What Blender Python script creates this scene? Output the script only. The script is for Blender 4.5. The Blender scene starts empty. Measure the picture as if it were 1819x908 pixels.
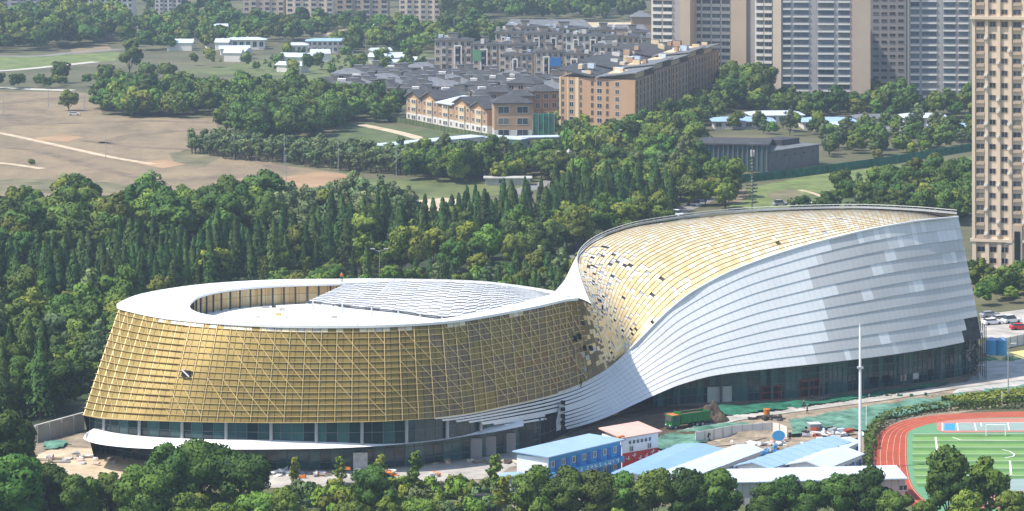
import bpy, bmesh, math, random
import numpy as np
from mathutils import Vector, Matrix

random.seed(7)
rng = np.random.default_rng(7)
SC = bpy.context.scene
COL = SC.collection

# ------------------------------------------------------------------ camera, sky, sun, exposure
H, F, CX, YH = 106.0, 5200.0, 909.5, -276.0      # camera height (m), focal length and horizon in photo pixels
cam = bpy.data.cameras.new('camera')
camo = bpy.data.objects.new('camera', cam)
COL.objects.link(camo)
camo.location = (0, 0, H)
camo.rotation_euler = (math.radians(90), 0, 0)
cam.sensor_width = 36.0
cam.lens = F * 36.0 / 1819.0
cam.shift_y = -(454.0 - YH) / 1819.0
cam.clip_start = 1.0
cam.clip_end = 20000.0
SC.camera = camo

SUN = Vector((-0.53, -0.19, 0.83)).normalized()   # towards the sun
world = bpy.data.worlds.new('World')
SC.world = world
world.use_nodes = True
nt = world.node_tree
bg = nt.nodes['Background']
sky = nt.nodes.new('ShaderNodeTexSky')
sky.sky_type = 'NISHITA'
sky.sun_disc = False
sky.sun_elevation = math.asin(SUN.z)
sky.sun_rotation = math.atan2(SUN.x, SUN.y)
sky.altitude = 400
sky.air_density = 1.2
sky.dust_density = 1.5
nt.links.new(sky.outputs['Color'], bg.inputs['Color'])
bg.inputs['Strength'].default_value = 0.15
sun = bpy.data.lights.new('sun', 'SUN')
sun.energy = 4.2
sun.angle = math.radians(0.5)
sun.color = (1.0, 0.94, 0.84)
suno = bpy.data.objects.new('sun', sun)
COL.objects.link(suno)
suno.rotation_euler = SUN.to_track_quat('Z', 'Y').to_euler()
suno.location = (-300, 200, 400)
SC.view_settings.view_transform = 'Standard'
SC.view_settings.look = 'None'
SC.view_settings.gamma = 1.0
SC.view_settings.use_curve_mapping = False
SC.view_settings.exposure = 0.55
SC.render.engine = 'CYCLES'
SC.cycles.use_denoising = True
SC.cycles.max_bounces = 6
SC.cycles.diffuse_bounces = 3
SC.cycles.glossy_bounces = 2
SC.cycles.transmission_bounces = 2
SC.cycles.volume_bounces = 0
SC.cycles.transparent_max_bounces = 4
SC.cycles.caustics_reflective = False
SC.cycles.caustics_refractive = False
SC.cycles.volume_step_rate = 1.0
SC.cycles.volume_max_steps = 64

# ------------------------------------------------------------------ helpers
def P(px, py, h=0.0):
    """photo pixel + height above ground -> world point"""
    Y = F * (H - h) / (py - YH)
    return Vector(((px - CX) * Y / F, Y, h))

def PD(px, py, Y):
    """photo pixel + depth -> world point"""
    return Vector(((px - CX) * Y / F, Y, H - Y * (py - YH) / F))

def px_of(v):
    return CX + v[0] * F / v[1], YH + (H - v[2]) * F / v[1]

def tag(o, label=None, cat=None, group=None, kind=None):
    if label: o['label'] = label
    if cat: o['category'] = cat
    if group: o['group'] = group
    if kind: o['kind'] = kind
    return o

def empty(name, loc=(0, 0, 0), rz=0.0, label=None, cat=None, group=None):
    o = bpy.data.objects.new(name, None)
    COL.objects.link(o)
    o.location = loc
    o.rotation_euler = (0, 0, rz)
    o.empty_display_size = 0.5
    return tag(o, label, cat, group)

def dup(o, parent=None):
    c = o.copy()
    COL.objects.link(c)
    if parent is not None: c.parent = parent
    for ch in o.children: dup(ch, c)
    return c

class MB:
    """collects faces; build() links them as ONE mesh object"""
    def __init__(s):
        s.v = []; s.f = []; s.m = []; s.mats = []
    def mi(s, m):
        if m not in s.mats: s.mats.append(m)
        return s.mats.index(m)
    def face(s, pts, m):
        n = len(s.v)
        s.v.extend([tuple(p) for p in pts])
        s.f.append(tuple(range(n, n + len(pts))))
        s.m.append(s.mi(m))
    def hexa(s, a, m, top=None):
        """8 points: 0-3 bottom ring ccw, 4-7 top ring"""
        n = len(s.v)
        s.v.extend([tuple(p) for p in a])
        k = s.mi(m)
        for q in ((3, 2, 1, 0), (4, 5, 6, 7), (0, 1, 5, 4), (1, 2, 6, 5), (2, 3, 7, 6), (3, 0, 4, 7)):
            s.f.append(tuple(n + i for i in q))
            s.m.append(k)
        if top is not None: s.m[-5] = s.mi(top)
    def box(s, x0, y0, z0, x1, y1, z1, m, top=None):
        s.hexa([(x0, y0, z0), (x1, y0, z0), (x1, y1, z0), (x0, y1, z0), (x0, y0, z1), (x1, y0, z1), (x1, y1, z1), (x0, y1, z1)], m, top)
    def bar(s, a, b, w, m, d=None):
        a = Vector(a); b = Vector(b)
        d = d or w
        t = (b - a)
        if t.length < 1e-6: return
        t.normalize()
        up = Vector((0, 0, 1)) if abs(t.z) < 0.9 else Vector((0, 1, 0))
        x = t.cross(up).normalized() * w / 2
        y = x.cross(t).normalized() * d / 2
        s.hexa([a - x - y, a + x - y, a + x + y, a - x + y, b - x - y, b + x - y, b + x + y, b - x + y], m)
    def tube(s, a, b, r0, r1, m, n=8):
        a = Vector(a); b = Vector(b)
        t = (b - a).normalized()
        up = Vector((0, 0, 1)) if abs(t.z) < 0.9 else Vector((0, 1, 0))
        x = t.cross(up).normalized(); y = x.cross(t)
        k = s.mi(m); base = len(s.v)
        for c, r in ((a, r0), (b, r1)):
            for i in range(n):
                g = 2 * math.pi * i / n
                s.v.append(tuple(c + x * (r * math.cos(g)) + y * (r * math.sin(g))))
        for i in range(n):
            j = (i + 1) % n
            s.f.append((base + i, base + j, base + n + j, base + n + i)); s.m.append(k)
        s.f.append(tuple(base + n + i for i in range(n))); s.m.append(k)
        s.f.append(tuple(base + n - 1 - i for i in range(n))); s.m.append(k)
    def strip(s, A, B, m, closed=False):
        n = len(A)
        for i in range(n - (0 if closed else 1)):
            j = (i + 1) % n
            s.face((A[i], A[j], B[j], B[i]), m)
    def mesh(s, name):
        me = bpy.data.meshes.new(name)
        me.from_pydata(s.v, [], s.f)
        for m in s.mats: me.materials.append(m)
        me.polygons.foreach_set('material_index', s.m)
        me.update()
        return me
    def build(s, name, parent=None, smooth=False, fix=False, loc=None):
        me = s.mesh(name)
        if fix:
            b = bmesh.new(); b.from_mesh(me)
            bmesh.ops.remove_doubles(b, verts=b.verts, dist=0.001)
            bmesh.ops.recalc_face_normals(b, faces=b.faces)
            b.to_mesh(me); b.free()
        if smooth: me.polygons.foreach_set('use_smooth', [True] * len(me.polygons))
        return link(name, me, parent, loc)

def link(name, me, parent=None, loc=None):
    o = bpy.data.objects.new(name, me)
    COL.objects.link(o)
    if parent is not None: o.parent = parent
    if loc is not None: o.location = loc
    return o

# ------------------------------------------------------------------ materials
def mat(name, col, rough=0.8, metal=0.0, var=0.18, scale=0.3, spec=0.3, col2=None, detail=4.0, rnd=0.0, coord='Object', stretch=None, bump=0.0, nr=0.62):
    m = bpy.data.materials.new(name)
    m.use_nodes = True
    t = m.node_tree; N = t.nodes; L = t.links
    b = N['Principled BSDF']
    b.inputs['Roughness'].default_value = rough
    b.inputs['Metallic'].default_value = metal
    b.inputs['Specular IOR Level'].default_value = spec
    tc = N.new('ShaderNodeTexCoord')
    nz = N.new('ShaderNodeTexNoise')
    nz.inputs['Scale'].default_value = scale
    nz.inputs['Detail'].default_value = detail
    nz.inputs['Roughness'].default_value = nr
    src = tc.outputs[coord]
    if stretch:
        mp = N.new('ShaderNodeMapping'); mp.inputs['Scale'].default_value = stretch
        L.new(src, mp.inputs['Vector']); src = mp.outputs['Vector']
    L.new(src, nz.inputs['Vector'])
    r = N.new('ShaderNodeValToRGB')
    c0 = [max(0, c * (1 - var)) for c in col]; c1 = [c * (1 + var) for c in (col2 or col)]
    r.color_ramp.elements[0].position = 0.32; r.color_ramp.elements[0].color = (*c0, 1)
    r.color_ramp.elements[1].position = 0.68; r.color_ramp.elements[1].color = (*c1, 1)
    L.new(nz.outputs['Fac'], r.inputs['Fac'])
    out = r.outputs['Color']
    if rnd:
        oi = N.new('ShaderNodeObjectInfo')
        mr = N.new('ShaderNodeMapRange')
        mr.inputs['To Min'].default_value = 1 - rnd; mr.inputs['To Max'].default_value = 1 + rnd
        L.new(oi.outputs['Random'], mr.inputs['Value'])
        hs = N.new('ShaderNodeHueSaturation')
        L.new(mr.outputs['Result'], hs.inputs['Value'])
        L.new(out, hs.inputs['Color']); out = hs.outputs['Color']
    L.new(out, b.inputs['Base Color'])
    if bump:
        bp = N.new('ShaderNodeBump'); bp.inputs['Strength'].default_value = bump; bp.inputs['Distance'].default_value = 0.3
        L.new(nz.outputs['Fac'], bp.inputs['Height']); L.new(bp.outputs['Normal'], b.inputs['Normal'])
    return m

def leafmat(name, dark, light, scale=0.55, val=0.22, hue=0.025, trans=0.10, stuff=False):
    m = bpy.data.materials.new(name)
    m.use_nodes = True
    t = m.node_tree; N = t.nodes; L = t.links
    b = N['Principled BSDF']
    b.inputs['Roughness'].default_value = 0.75
    b.inputs['Specular IOR Level'].default_value = 0.25
    tc = N.new('ShaderNodeTexCoord'); nz = N.new('ShaderNodeTexNoise')
    nz.inputs['Scale'].default_value = scale; nz.inputs['Detail'].default_value = 3
    L.new(tc.outputs['Object'], nz.inputs['Vector'])
    r = N.new('ShaderNodeValToRGB')
    r.color_ramp.elements[0].position = 0.3; r.color_ramp.elements[0].color = (*dark, 1)
    r.color_ramp.elements[1].position = 0.72; r.color_ramp.elements[1].color = (*light, 1)
    L.new(nz.outputs['Fac'], r.inputs['Fac'])
    if stuff:      # many trees in one mesh: the tint of each is stored on its faces
        oi = N.new('ShaderNodeAttribute'); oi.attribute_name = 'tint'; rnd_out = oi.outputs['Fac']
    else:
        oi = N.new('ShaderNodeObjectInfo'); rnd_out = oi.outputs['Random']
    mv = N.new('ShaderNodeMapRange'); mv.inputs['To Min'].default_value = 1 - val; mv.inputs['To Max'].default_value = 1 + val * 1.4
    L.new(rnd_out, mv.inputs['Value'])
    wn = N.new('ShaderNodeTexWhiteNoise'); wn.noise_dimensions = '1D'
    L.new(rnd_out, wn.inputs['W'])
    mh = N.new('ShaderNodeMapRange'); mh.inputs['To Min'].default_value = 0.5 - hue; mh.inputs['To Max'].default_value = 0.5 + hue
    L.new(wn.outputs['Value'], mh.inputs['Value'])
    hs = N.new('ShaderNodeHueSaturation')
    L.new(mv.outputs['Result'], hs.inputs['Value']); L.new(mh.outputs['Result'], hs.inputs['Hue'])
    L.new(r.outputs['Color'], hs.inputs['Color'])
    L.new(hs.outputs['Color'], b.inputs['Base Color'])
    tr = N.new('ShaderNodeBsdfTranslucent'); L.new(hs.outputs['Color'], tr.inputs['Color'])
    mx = N.new('ShaderNodeMixShader'); mx.inputs['Fac'].default_value = trans
    L.new(b.outputs['BSDF'], mx.inputs[1]); L.new(tr.outputs['BSDF'], mx.inputs[2])
    L.new(mx.outputs['Shader'], N['Material Output'].inputs['Surface'])
    return m

M = {}
M['ground'] = mat('ground_earth', (0.075, 0.085, 0.04), 0.95, col2=(0.13, 0.12, 0.065), scale=0.03, var=0.3, detail=13, nr=.76)
M['woodfloor'] = mat('wood_floor', (0.02, 0.035, 0.015), 0.95, col2=(0.045, 0.06, 0.025), scale=0.15, detail=6)  # kept dark: the shade in gaps between trees put into the floor colour
M['field'] = mat('dry_field', (0.165, 0.13, 0.085), 0.95, col2=(0.28, 0.212, 0.128), scale=0.05, var=0.16, detail=13, nr=.78, stretch=(1.0, .45, 1))
M['furrow_shadow'] = mat('field_furrow_shadow', (0.15, 0.115, 0.08), 0.95, col2=(0.22, 0.165, 0.11), scale=0.1, detail=10)
M['weeds'] = mat('weedy_patch', (0.12, 0.12, 0.06), 0.95, col2=(0.20, 0.17, 0.10), scale=0.1, detail=10)
M['orange_soil'] = mat('orange_soil', (0.33, 0.20, 0.11), 0.95, col2=(0.36, 0.24, 0.14), scale=0.05, detail=7)
M['pale_soil'] = mat('pale_soil', (0.46, 0.36, 0.24), 0.95, col2=(0.55, 0.45, 0.32), scale=0.2, detail=7)
M['dirt'] = mat('site_dirt', (0.17, 0.13, 0.09), 0.95, col2=(0.33, 0.27, 0.20), scale=0.25, detail=10, nr=.75, var=.3, bump=0.4)
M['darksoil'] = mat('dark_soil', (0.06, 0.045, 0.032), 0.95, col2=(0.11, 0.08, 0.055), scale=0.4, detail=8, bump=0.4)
M['grass'] = mat('meadow_grass', (0.06, 0.095, 0.03), 0.95, col2=(0.15, 0.165, 0.06), scale=0.06, detail=12, nr=.78, var=.3)
M['lawn'] = mat('bright_grass', (0.07, 0.12, 0.035), 0.95, col2=(0.18, 0.21, 0.07), scale=0.11, detail=12, nr=.78, var=.3)
M['crop'] = mat('crop_rows', (0.05, 0.085, 0.03), 0.95, col2=(0.11, 0.13, 0.05), scale=0.12, detail=12, nr=.78, var=.3)
M['road'] = mat('grey_road', (0.22, 0.21, 0.20), 0.9, var=0.15, scale=0.1, detail=6)
M['paleroad'] = mat('pale_road', (0.50, 0.47, 0.42), 0.9, var=0.1, scale=0.2)
M['concrete'] = mat('concrete', (0.36, 0.35, 0.33), 0.9, col2=(0.45, 0.44, 0.41), scale=0.25, detail=8)
M['paving'] = mat('site_paving', (0.33, 0.31, 0.28), 0.9, col2=(0.46, 0.43, 0.39), scale=0.18, detail=8)
M['netting'] = mat('green_netting', (0.04, 0.12, 0.085), 0.9, col2=(0.14, 0.28, 0.21), scale=0.35, var=0.2, detail=9, bump=0.6)
M['netdark'] = mat('dark_green_net', (0.01, 0.09, 0.05), 0.9, col2=(0.03, 0.16, 0.10), scale=0.4, var=0.2, detail=7, bump=0.5)
M['white'] = mat('white_panel', (0.80, 0.80, 0.80), 0.55, var=0.04, scale=0.15)
M['ringwhite'] = mat('roof_white', (0.82, 0.82, 0.80), 0.6, var=0.03, scale=0.08)
M['ring2'] = mat('roof_sheet', (0.74, 0.74, 0.72), 0.6, var=0.05, scale=0.3)
M['seam'] = mat('roof_seam', (0.45, 0.45, 0.45), 0.6, var=0.1)
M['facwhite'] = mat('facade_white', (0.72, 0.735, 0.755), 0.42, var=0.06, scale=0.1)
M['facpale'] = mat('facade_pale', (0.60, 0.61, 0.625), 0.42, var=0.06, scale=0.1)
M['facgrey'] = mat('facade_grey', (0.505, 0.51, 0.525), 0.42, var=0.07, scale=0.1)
M['under'] = mat('dark_underlay', (0.05, 0.05, 0.055), 0.8, var=0.4, scale=0.8)
M['steel'] = mat('grey_steel', (0.32, 0.33, 0.35), 0.5, var=0.1)
M['darksteel'] = mat('dark_steel', (0.045, 0.047, 0.05), 0.5, var=0.2)
M['primer'] = mat('primer_board', (0.50, 0.48, 0.46), 0.8, col2=(0.62, 0.60, 0.58), scale=1.2)
M['gold'] = mat('gold_panel', (0.79, 0.61, 0.33), 0.38, metal=0.25, var=0.06, scale=0.4, spec=0.5)
M['gold2'] = mat('gold_panel_pale', (0.78, 0.69, 0.51), 0.4, metal=0.2, var=0.06, scale=0.4, spec=0.5)
M['gold3'] = mat('gold_panel_deep', (0.76, 0.53, 0.245), 0.38, metal=0.25, var=0.06, scale=0.4, spec=0.5)
M['mesh1'] = mat('perforated_gold', (0.265, 0.188, 0.05), 0.5, metal=0.3, var=0.12, scale=0.25, spec=0.4)
M['mesh2'] = mat('perforated_gold_dark', (0.23, 0.16, 0.041), 0.5, metal=0.3, var=0.12, scale=0.25, spec=0.4)
M['mesh3'] = mat('dusty_gold', (0.225, 0.165, 0.09), 0.7, metal=0.1, var=0.2, scale=0.3)
M['mesh4'] = mat('rusty_gold', (0.26, 0.15, 0.065), 0.7, metal=0.1, var=0.2, scale=0.3)
M['fin'] = mat('gold_fin', (0.74, 0.56, 0.27), 0.45, metal=0.2, var=0.06, scale=0.5, spec=0.4)
M['glass'] = mat('dark_glass', (0.012, 0.036, 0.044), 0.12, var=0.3, scale=0.15, spec=0.6)
M['glass2'] = mat('teal_glass', (0.035, 0.105, 0.11), 0.15, var=0.3, scale=0.15, spec=0.6)
def panemat(name, dark, mid_, curtain):
    m = mat(name, dark, 0.15, var=0.4, scale=0.1, spec=0.5)
    t = m.node_tree; N = t.nodes; L = t.links
    oi = N.new('ShaderNodeObjectInfo'); r = N.new('ShaderNodeValToRGB'); r.color_ramp.interpolation = 'CONSTANT'
    e = r.color_ramp.elements; e[0].position = 0; e[0].color = (*dark, 1); e[1].position = .5; e[1].color = (*mid_, 1)
    for p_, c_ in ((.86, curtain), (.91, [x * .5 for x in dark]), (.96, [x * .55 for x in curtain])):
        k_ = e.new(p_); k_.color = (*c_, 1)
    L.new(oi.outputs['Random'], r.inputs['Fac'])
    b = N['Principled BSDF']; L.new(r.outputs['Color'], b.inputs['Base Color'])
    return m
M['pane'] = panemat('window_pane', (0.03, 0.042, 0.055), (0.06, 0.075, 0.09), (0.16, 0.16, 0.15))
M['paneb'] = panemat('balcony_glass', (0.09, 0.115, 0.15), (0.13, 0.155, 0.19), (0.25, 0.25, 0.24))
M['black'] = mat('recess_shade', (0.012, 0.012, 0.014), 0.9, var=0.2)  # flat black: the shade inside openings put into the colour
M['mullion'] = mat('mullion', (0.10, 0.13, 0.135), 0.5, var=0.1)
M['tower'] = mat('tower_beige', (0.66, 0.53, 0.40), 0.85, var=0.06, scale=0.1)
M['tower2'] = mat('tower_brown', (0.46, 0.36, 0.27), 0.85, var=0.06, scale=0.1)
M['towergrey'] = mat('tower_grey', (0.36, 0.335, 0.33), 0.85, var=0.08, scale=0.1)
M['towerwhite'] = mat('tower_white', (0.66, 0.63, 0.58), 0.8, var=0.05, scale=0.1)
M['orange'] = mat('orange_render', (0.42, 0.265, 0.16), 0.9, var=0.08, scale=0.12)
M['orange2'] = mat('brick_orange', (0.35, 0.21, 0.135), 0.9, var=0.08, scale=0.12)
M['cream'] = mat('cream_render', (0.60, 0.47, 0.30), 0.9, var=0.06, scale=0.12)
M['slate'] = mat('slate_roof', (0.058, 0.058, 0.06), 0.7, var=0.35, scale=0.5)
M['slate2'] = mat('grey_roof', (0.155, 0.16, 0.17), 0.6, var=0.22, scale=0.4)
M['greywall'] = mat('grey_wall', (0.46, 0.375, 0.295), 0.9, var=0.1, scale=0.15)
M['palewall'] = mat('pale_wall', (0.55, 0.53, 0.50), 0.9, var=0.06, scale=0.15)
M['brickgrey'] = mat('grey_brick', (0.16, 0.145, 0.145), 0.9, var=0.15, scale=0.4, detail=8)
M['blueroof'] = mat('pale_blue_roof', (0.30, 0.44, 0.60), 0.5, var=0.06, scale=0.3)
M['blueroof2'] = mat('sky_blue_roof', (0.23, 0.38, 0.60), 0.5, var=0.06, scale=0.3)
M['whiteroof'] = mat('white_sheet_roof', (0.52, 0.59, 0.68), 0.5, var=0.05, scale=0.3)
M['blue'] = mat('cobalt_blue', (0.03, 0.16, 0.45), 0.5, var=0.08)
M['skyblue'] = mat('sign_blue', (0.06, 0.30, 0.55), 0.5, var=0.08)
M['red'] = mat('banner_red', (0.50, 0.04, 0.04), 0.6, var=0.08)
M['pink'] = mat('pink_roof', (0.66, 0.42, 0.36), 0.7, var=0.08)
M['redtrack'] = mat('red_track', (0.36, 0.070, 0.034), 0.9, var=0.16, scale=0.2, detail=9, nr=.7)
M['pinktrack'] = mat('faded_track', (0.44, 0.19, 0.15), 0.9, var=0.08, scale=0.4)
M['turf1'] = mat('turf_light', (0.16, 0.29, 0.085), 0.95, var=0.14, scale=0.2, detail=9, nr=.7)
M['turf2'] = mat('turf_dark', (0.09, 0.195, 0.06), 0.95, var=0.14, scale=0.2, detail=9, nr=.7)
M['turf3'] = mat('turf_teal', (0.12, 0.28, 0.15), 0.95, var=0.06, scale=0.3)
M['court'] = mat('grey_court', (0.25, 0.33, 0.31), 0.9, var=0.06)
M['lane'] = mat('lane_paint', (0.56, 0.34, 0.28), 0.9, var=0.2, scale=0.4)
M['paint'] = mat('line_paint', (0.78, 0.78, 0.76), 0.8, var=0.04)
M['truckgreen'] = mat('truck_green', (0.015, 0.15, 0.035), 0.4, var=0.15)
M['rubber'] = mat('rubber', (0.02, 0.02, 0.02), 0.9, var=0.2)
M['orangepaint'] = mat('orange_paint', (0.55, 0.17, 0.03), 0.5, var=0.1)
M['yellow'] = mat('yellow_sheet', (0.62, 0.52, 0.22), 0.8, var=0.1)
M['skin'] = mat('skin', (0.42, 0.26, 0.18), 0.7, var=0.05)
M['cloth_dark'] = mat('dark_clothes', (0.02, 0.025, 0.035), 0.9, var=0.1)
M['cloth_white'] = mat('white_clothes', (0.6, 0.6, 0.58), 0.9, var=0.05)
M['bark'] = mat('bark', (0.09, 0.07, 0.05), 0.95, var=0.3, scale=1.5)
M['barkpale'] = mat('pale_bark', (0.22, 0.19, 0.16), 0.95, var=0.3, scale=1.5)
LEAVES = {
 'leafdark': ('dark_leaves', (0.026, 0.062, 0.011), (0.105, 0.172, 0.025), dict(val=.38, hue=.03)),
 'leafmid': ('mid_leaves', (0.052, 0.095, 0.013), (0.175, 0.228, 0.030), dict(val=.36, hue=.04)),
 'leafbright': ('bright_leaves', (0.088, 0.145, 0.015), (0.225, 0.285, 0.036), dict(hue=.035)),
 'leafyellow': ('yellow_leaves', (0.12, 0.13, 0.025), (0.25, 0.23, 0.055), {}),
 'leafgrey': ('grey_green_leaves', (0.065, 0.105, 0.038), (0.168, 0.212, 0.080), dict(hue=.035, val=.3)),
 'leafcon': ('conifer_leaves', (0.022, 0.062, 0.014), (0.088, 0.152, 0.032), dict(val=.40, hue=.03))}
for k_, (n_, d_, l_, kw_) in LEAVES.items():
    M[k_] = leafmat(n_, d_, l_, **kw_); M[k_ + '_many'] = leafmat(n_ + '_many', d_, l_, stuff=True, **kw_)
# ------------------------------------------------------------------ the arts centre
def spline(pts, n, par=None):
    """Hermite (Catmull-Rom) through points, n samples evenly spaced by chord length; returns (n,3) and the parameter"""
    p = np.array([tuple(q) for q in pts], float)
    if par is None:
        d = np.r_[0, np.cumsum(np.linalg.norm(np.diff(p, axis=0), axis=1))]
    else:
        d = np.array(par, float)
    m = np.zeros_like(p)
    m[1:-1] = (p[2:] - p[:-2]) / (d[2:] - d[:-2])[:, None]
    m[0] = (p[1] - p[0]) / (d[1] - d[0]); m[-1] = (p[-1] - p[-2]) / (d[-1] - d[-2])
    def ev(t):
        t = np.atleast_1d(t)
        i = np.clip(np.searchsorted(d, t, side='right') - 1, 0, len(d) - 2)
        h = (d[i + 1] - d[i])[:, None]
        s = ((t - d[i])[:, None]) / h
        return ((2 * s**3 - 3 * s**2 + 1) * p[i] + (s**3 - 2 * s**2 + s) * h * m[i] +
                (-2 * s**3 + 3 * s**2) * p[i + 1] + (s**3 - s**2) * h * m[i + 1])
    if n is None: return ev, d
    return ev(np.linspace(0, d[-1], n))

HR = 24.4
def R(px, py): return P(px, py, HR)
PAIRS = [  # top edge of the gold skin  -  its bottom edge
    (R(213, 545),            PD(148, 738, 503)),
    (R(240, 553),            PD(178, 743, 499.5)),
    (R(280, 561.5),          PD(225, 746, 496.5)),
    (R(330, 568),            PD(285, 748, 494.8)),
    (R(400, 574),            PD(370, 750, 493.2)),
    (R(500, 579),            PD(485, 751, 492.3)),
    (R(600, 580),            PD(595, 750, 492)),
    (R(700, 578),            PD(705, 747, 493)),
    (R(800, 571),            PD(815, 737, 498.5)),
    (R(900, 555),            PD(915, 717, 508.5)),
    (R(960, 543),            PD(970, 704, 518)),
    (R(1000, 534),           PD(1010, 692, 528.5)),
    (R(1022, 531),           PD(1040, 679, 537)),
    (PD(1040, 537, 528.0),   PD(1070, 662, 544)),
    (PD(1050, 543, 535.0),   PD(1095, 644, 548.5)),
    (PD(1038, 515, 548.0),   PD(1120, 620, 550)),
    (PD(1028, 482, 568.0),   PD(1150, 590, 551.5)),
    (PD(1028, 458, 585.0),   PD(1185, 555, 552.8)),
    (PD(1050, 435, 598.0),   PD(1220, 526, 554)),
    (PD(1090, 416, 610.0),   PD(1255, 505, 555.5)),
    (PD(1150, 400, 622.0),   PD(1300, 482, 557.2)),
    (PD(1300, 381, 632.0),   PD(1400, 446, 562)),
    (PD(1500, 373, 625.0),   PD(1530, 411.5, 569)),
    (PD(1620, 377, 605.0),   PD(1630, 393.5, 575.5)),
    (PD(1701, 384, 583.0),   PD(1702, 386, 582)),
]
TP = [a for a, b in PAIRS]; BP = [b for a, b in PAIRS]
mid = np.array([tuple((a + b) / 2) for a, b in PAIRS])
PAR = np.r_[0, np.cumsum(np.linalg.norm(np.diff(mid, axis=0), axis=1))]
evT, _ = spline(TP, None, PAR); evB, _ = spline(BP, None, PAR)
ULEN = PAR[-1]
def upair(i): return float(np.interp(i, np.arange(len(PAR)), PAR))
BULGE = [(0, .5), (10, .5), (12, .3), (14, .3), (16, 1.0), (18, 2.0), (21, 2.4), (23, .8), (24, 0)]
def skin(U, V):
    """grid of points (len(U), len(V), 3)"""
    U = np.asarray(U, float); V = np.asarray(V, float)
    t = evT(U)[:, None, :]; b = evB(U)[:, None, :]
    v = V[None, :, None]
    s = b + (t - b) * v
    pi = np.interp(U, PAR, np.arange(len(PAR)))
    bl = np.interp(pi, [a for a, _ in BULGE], [c for _, c in BULGE])
    up = np.clip((pi - 12) / 5, 0, 1)
    d = np.stack([np.zeros_like(up), -(1 - up), up], 1)
    d /= np.linalg.norm(d, axis=1)[:, None]
    return s + (bl[:, None] * d)[:, None, :] * (4 * v * (1 - v))
def skin_n(U, V):
    e = 0.2; ev = 0.01
    U = np.asarray(U, float); V = np.asarray(V, float)
    du = skin(np.clip(U + e, 0, ULEN), V) - skin(np.clip(U - e, 0, ULEN), V)
    dv = skin(U, np.clip(V + ev, 0, 1)) - skin(U, np.clip(V - ev, 0, 1))
    n = np.cross(du, dv)
    return n / (np.linalg.norm(n, axis=2, keepdims=True) + 1e-9)

centre = empty('arts_center', P(560, 790), 0, 'huge curving arts building wrapped in gold lattice and white bands beside the construction site', 'building')
CINV = Matrix.Translation(-Vector(centre.location))
def cpart(name, mb, label=None, smooth=False, fix=False, parent=None):
    o = mb.build(name, None, smooth, fix)
    o.data.transform(CINV)
    o.parent = parent or centre
    if label: o['label'] = label
    return o

U_DRUM = upair(12.6)
NV = 16
# underlay surface
mb = MB()
U = np.linspace(0, ULEN, 150); V = np.linspace(0, 1, NV + 1)
G = skin(U, V); NN = skin_n(U, V)
G0 = G - NN * 0.15
for i in range(len(U) - 1):
    for j in range(NV):
        mb.face((G0[i, j], G0[i + 1, j], G0[i + 1, j + 1], G0[i, j + 1]), M['under'])
cpart('backing', mb)
# gold panels, shingled row by row
U_ROOF = upair(13.2)
mb = MB()
blot = rng.random((80, 8))
for (u0, u1, step, nvp, roof) in ((0, U_ROOF, 1.35, NV, False), (U_ROOF, ULEN, 0.98, 25, True)):
    NU = int((u1 - u0) / step)
    U = np.linspace(u0, u1, NU + 1); VV = np.linspace(0, 1, nvp + 1)
    G = skin(U, VV); NN = skin_n(U, VV)
    pi_u = np.interp((U[1:] + U[:-1]) / 2, PAR, np.arange(len(PAR)))
    for i in range(NU):
        q = pi_u[i]
        for j in range(nvp):
            vv = (j + .5) / nvp
            A, B_, C_, D = G[i, j], G[i + 1, j], G[i + 1, j + 1], G[i, j + 1]
            n = (NN[i, j] + NN[i + 1, j + 1]); n = n / (np.linalg.norm(n) + 1e-9)
            pm = 0.0
            if 12 < q < 13.4: pm = 0.08
            if 13.4 <= q < 18.8: pm = 0.11 * (1 - abs(q - 15.6) / 3.8) + (0.24 if 0.5 < vv < 0.93 and q < 18 else 0.0)
            if 18.8 <= q < 22: pm = 0.012
            if 17.3 < q < 17.9 and 0.3 < vv < 0.97: pm = .4
            if rng.random() < pm:
                k = rng.random()
                if k < 0.17: continue
                m = M['primer'] if k < 0.72 else (M['facpale'] if k < .9 else M['steel'])
                off0 = off1 = 0.0; gu = 0.05; gv = 0.05
            else:
                gu, gv = (0.03, 0.05) if roof else (0.03, 0.04)
                off0, off1 = (0.11, 0.04) if roof else (0.12, 0.06)
                x = rng.random()
                if 12.3 < q < 14.6 and rng.random() < 1 - abs(q - 13.2) / 1.6:
                    m = (M['mesh3'] if x < .45 - (q - 12.3) * .2 else (M['fin'] if x < .8 else M['gold3']))
                elif roof:
                    g = np.clip((q - 19) / 4, 0, 1) * .5 + .35 * np.clip(vv - .5, 0, .5)  # paler share up and along the roof: glancing reflection put into the colour
                    m = M['gold2'] if x < .16 + g else (M['gold'] if x < .74 + g * .25 else M['gold3'])
                else:
                    x = x * 0.35 + blot[i // 4, j // 3] * 0.65
                    if q > 7.4:
                        m = M['mesh3'] if x < .52 else (M['mesh1'] if x < .68 else (M['mesh4'] if x < .84 else M['mesh3']))
                        if q < 9 and x > .6: m = M['mesh1']
                    else:
                        m = M['mesh1'] if x < .6 else M['mesh2']
                    if j == nvp - 1 and 2.2 < q < 9.5 and blot[i // 4, 7] < .75 and rng.random() < .8: m = M['gold2'] if rng.random() < .6 else M['primer']
            def pt(a, b):
                p0 = A + (B_ - A) * a; p1 = D + (C_ - D) * a
                return p0 + (p1 - p0) * b + n * (off0 + (off1 - off0) * b)
            mb.face((pt(gu, gv), pt(1 - gu, gv), pt(1 - gu, 1 - gv * .3), pt(gu, 1 - gv * .3)), m)
cpart('gold_panels', mb)
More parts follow.
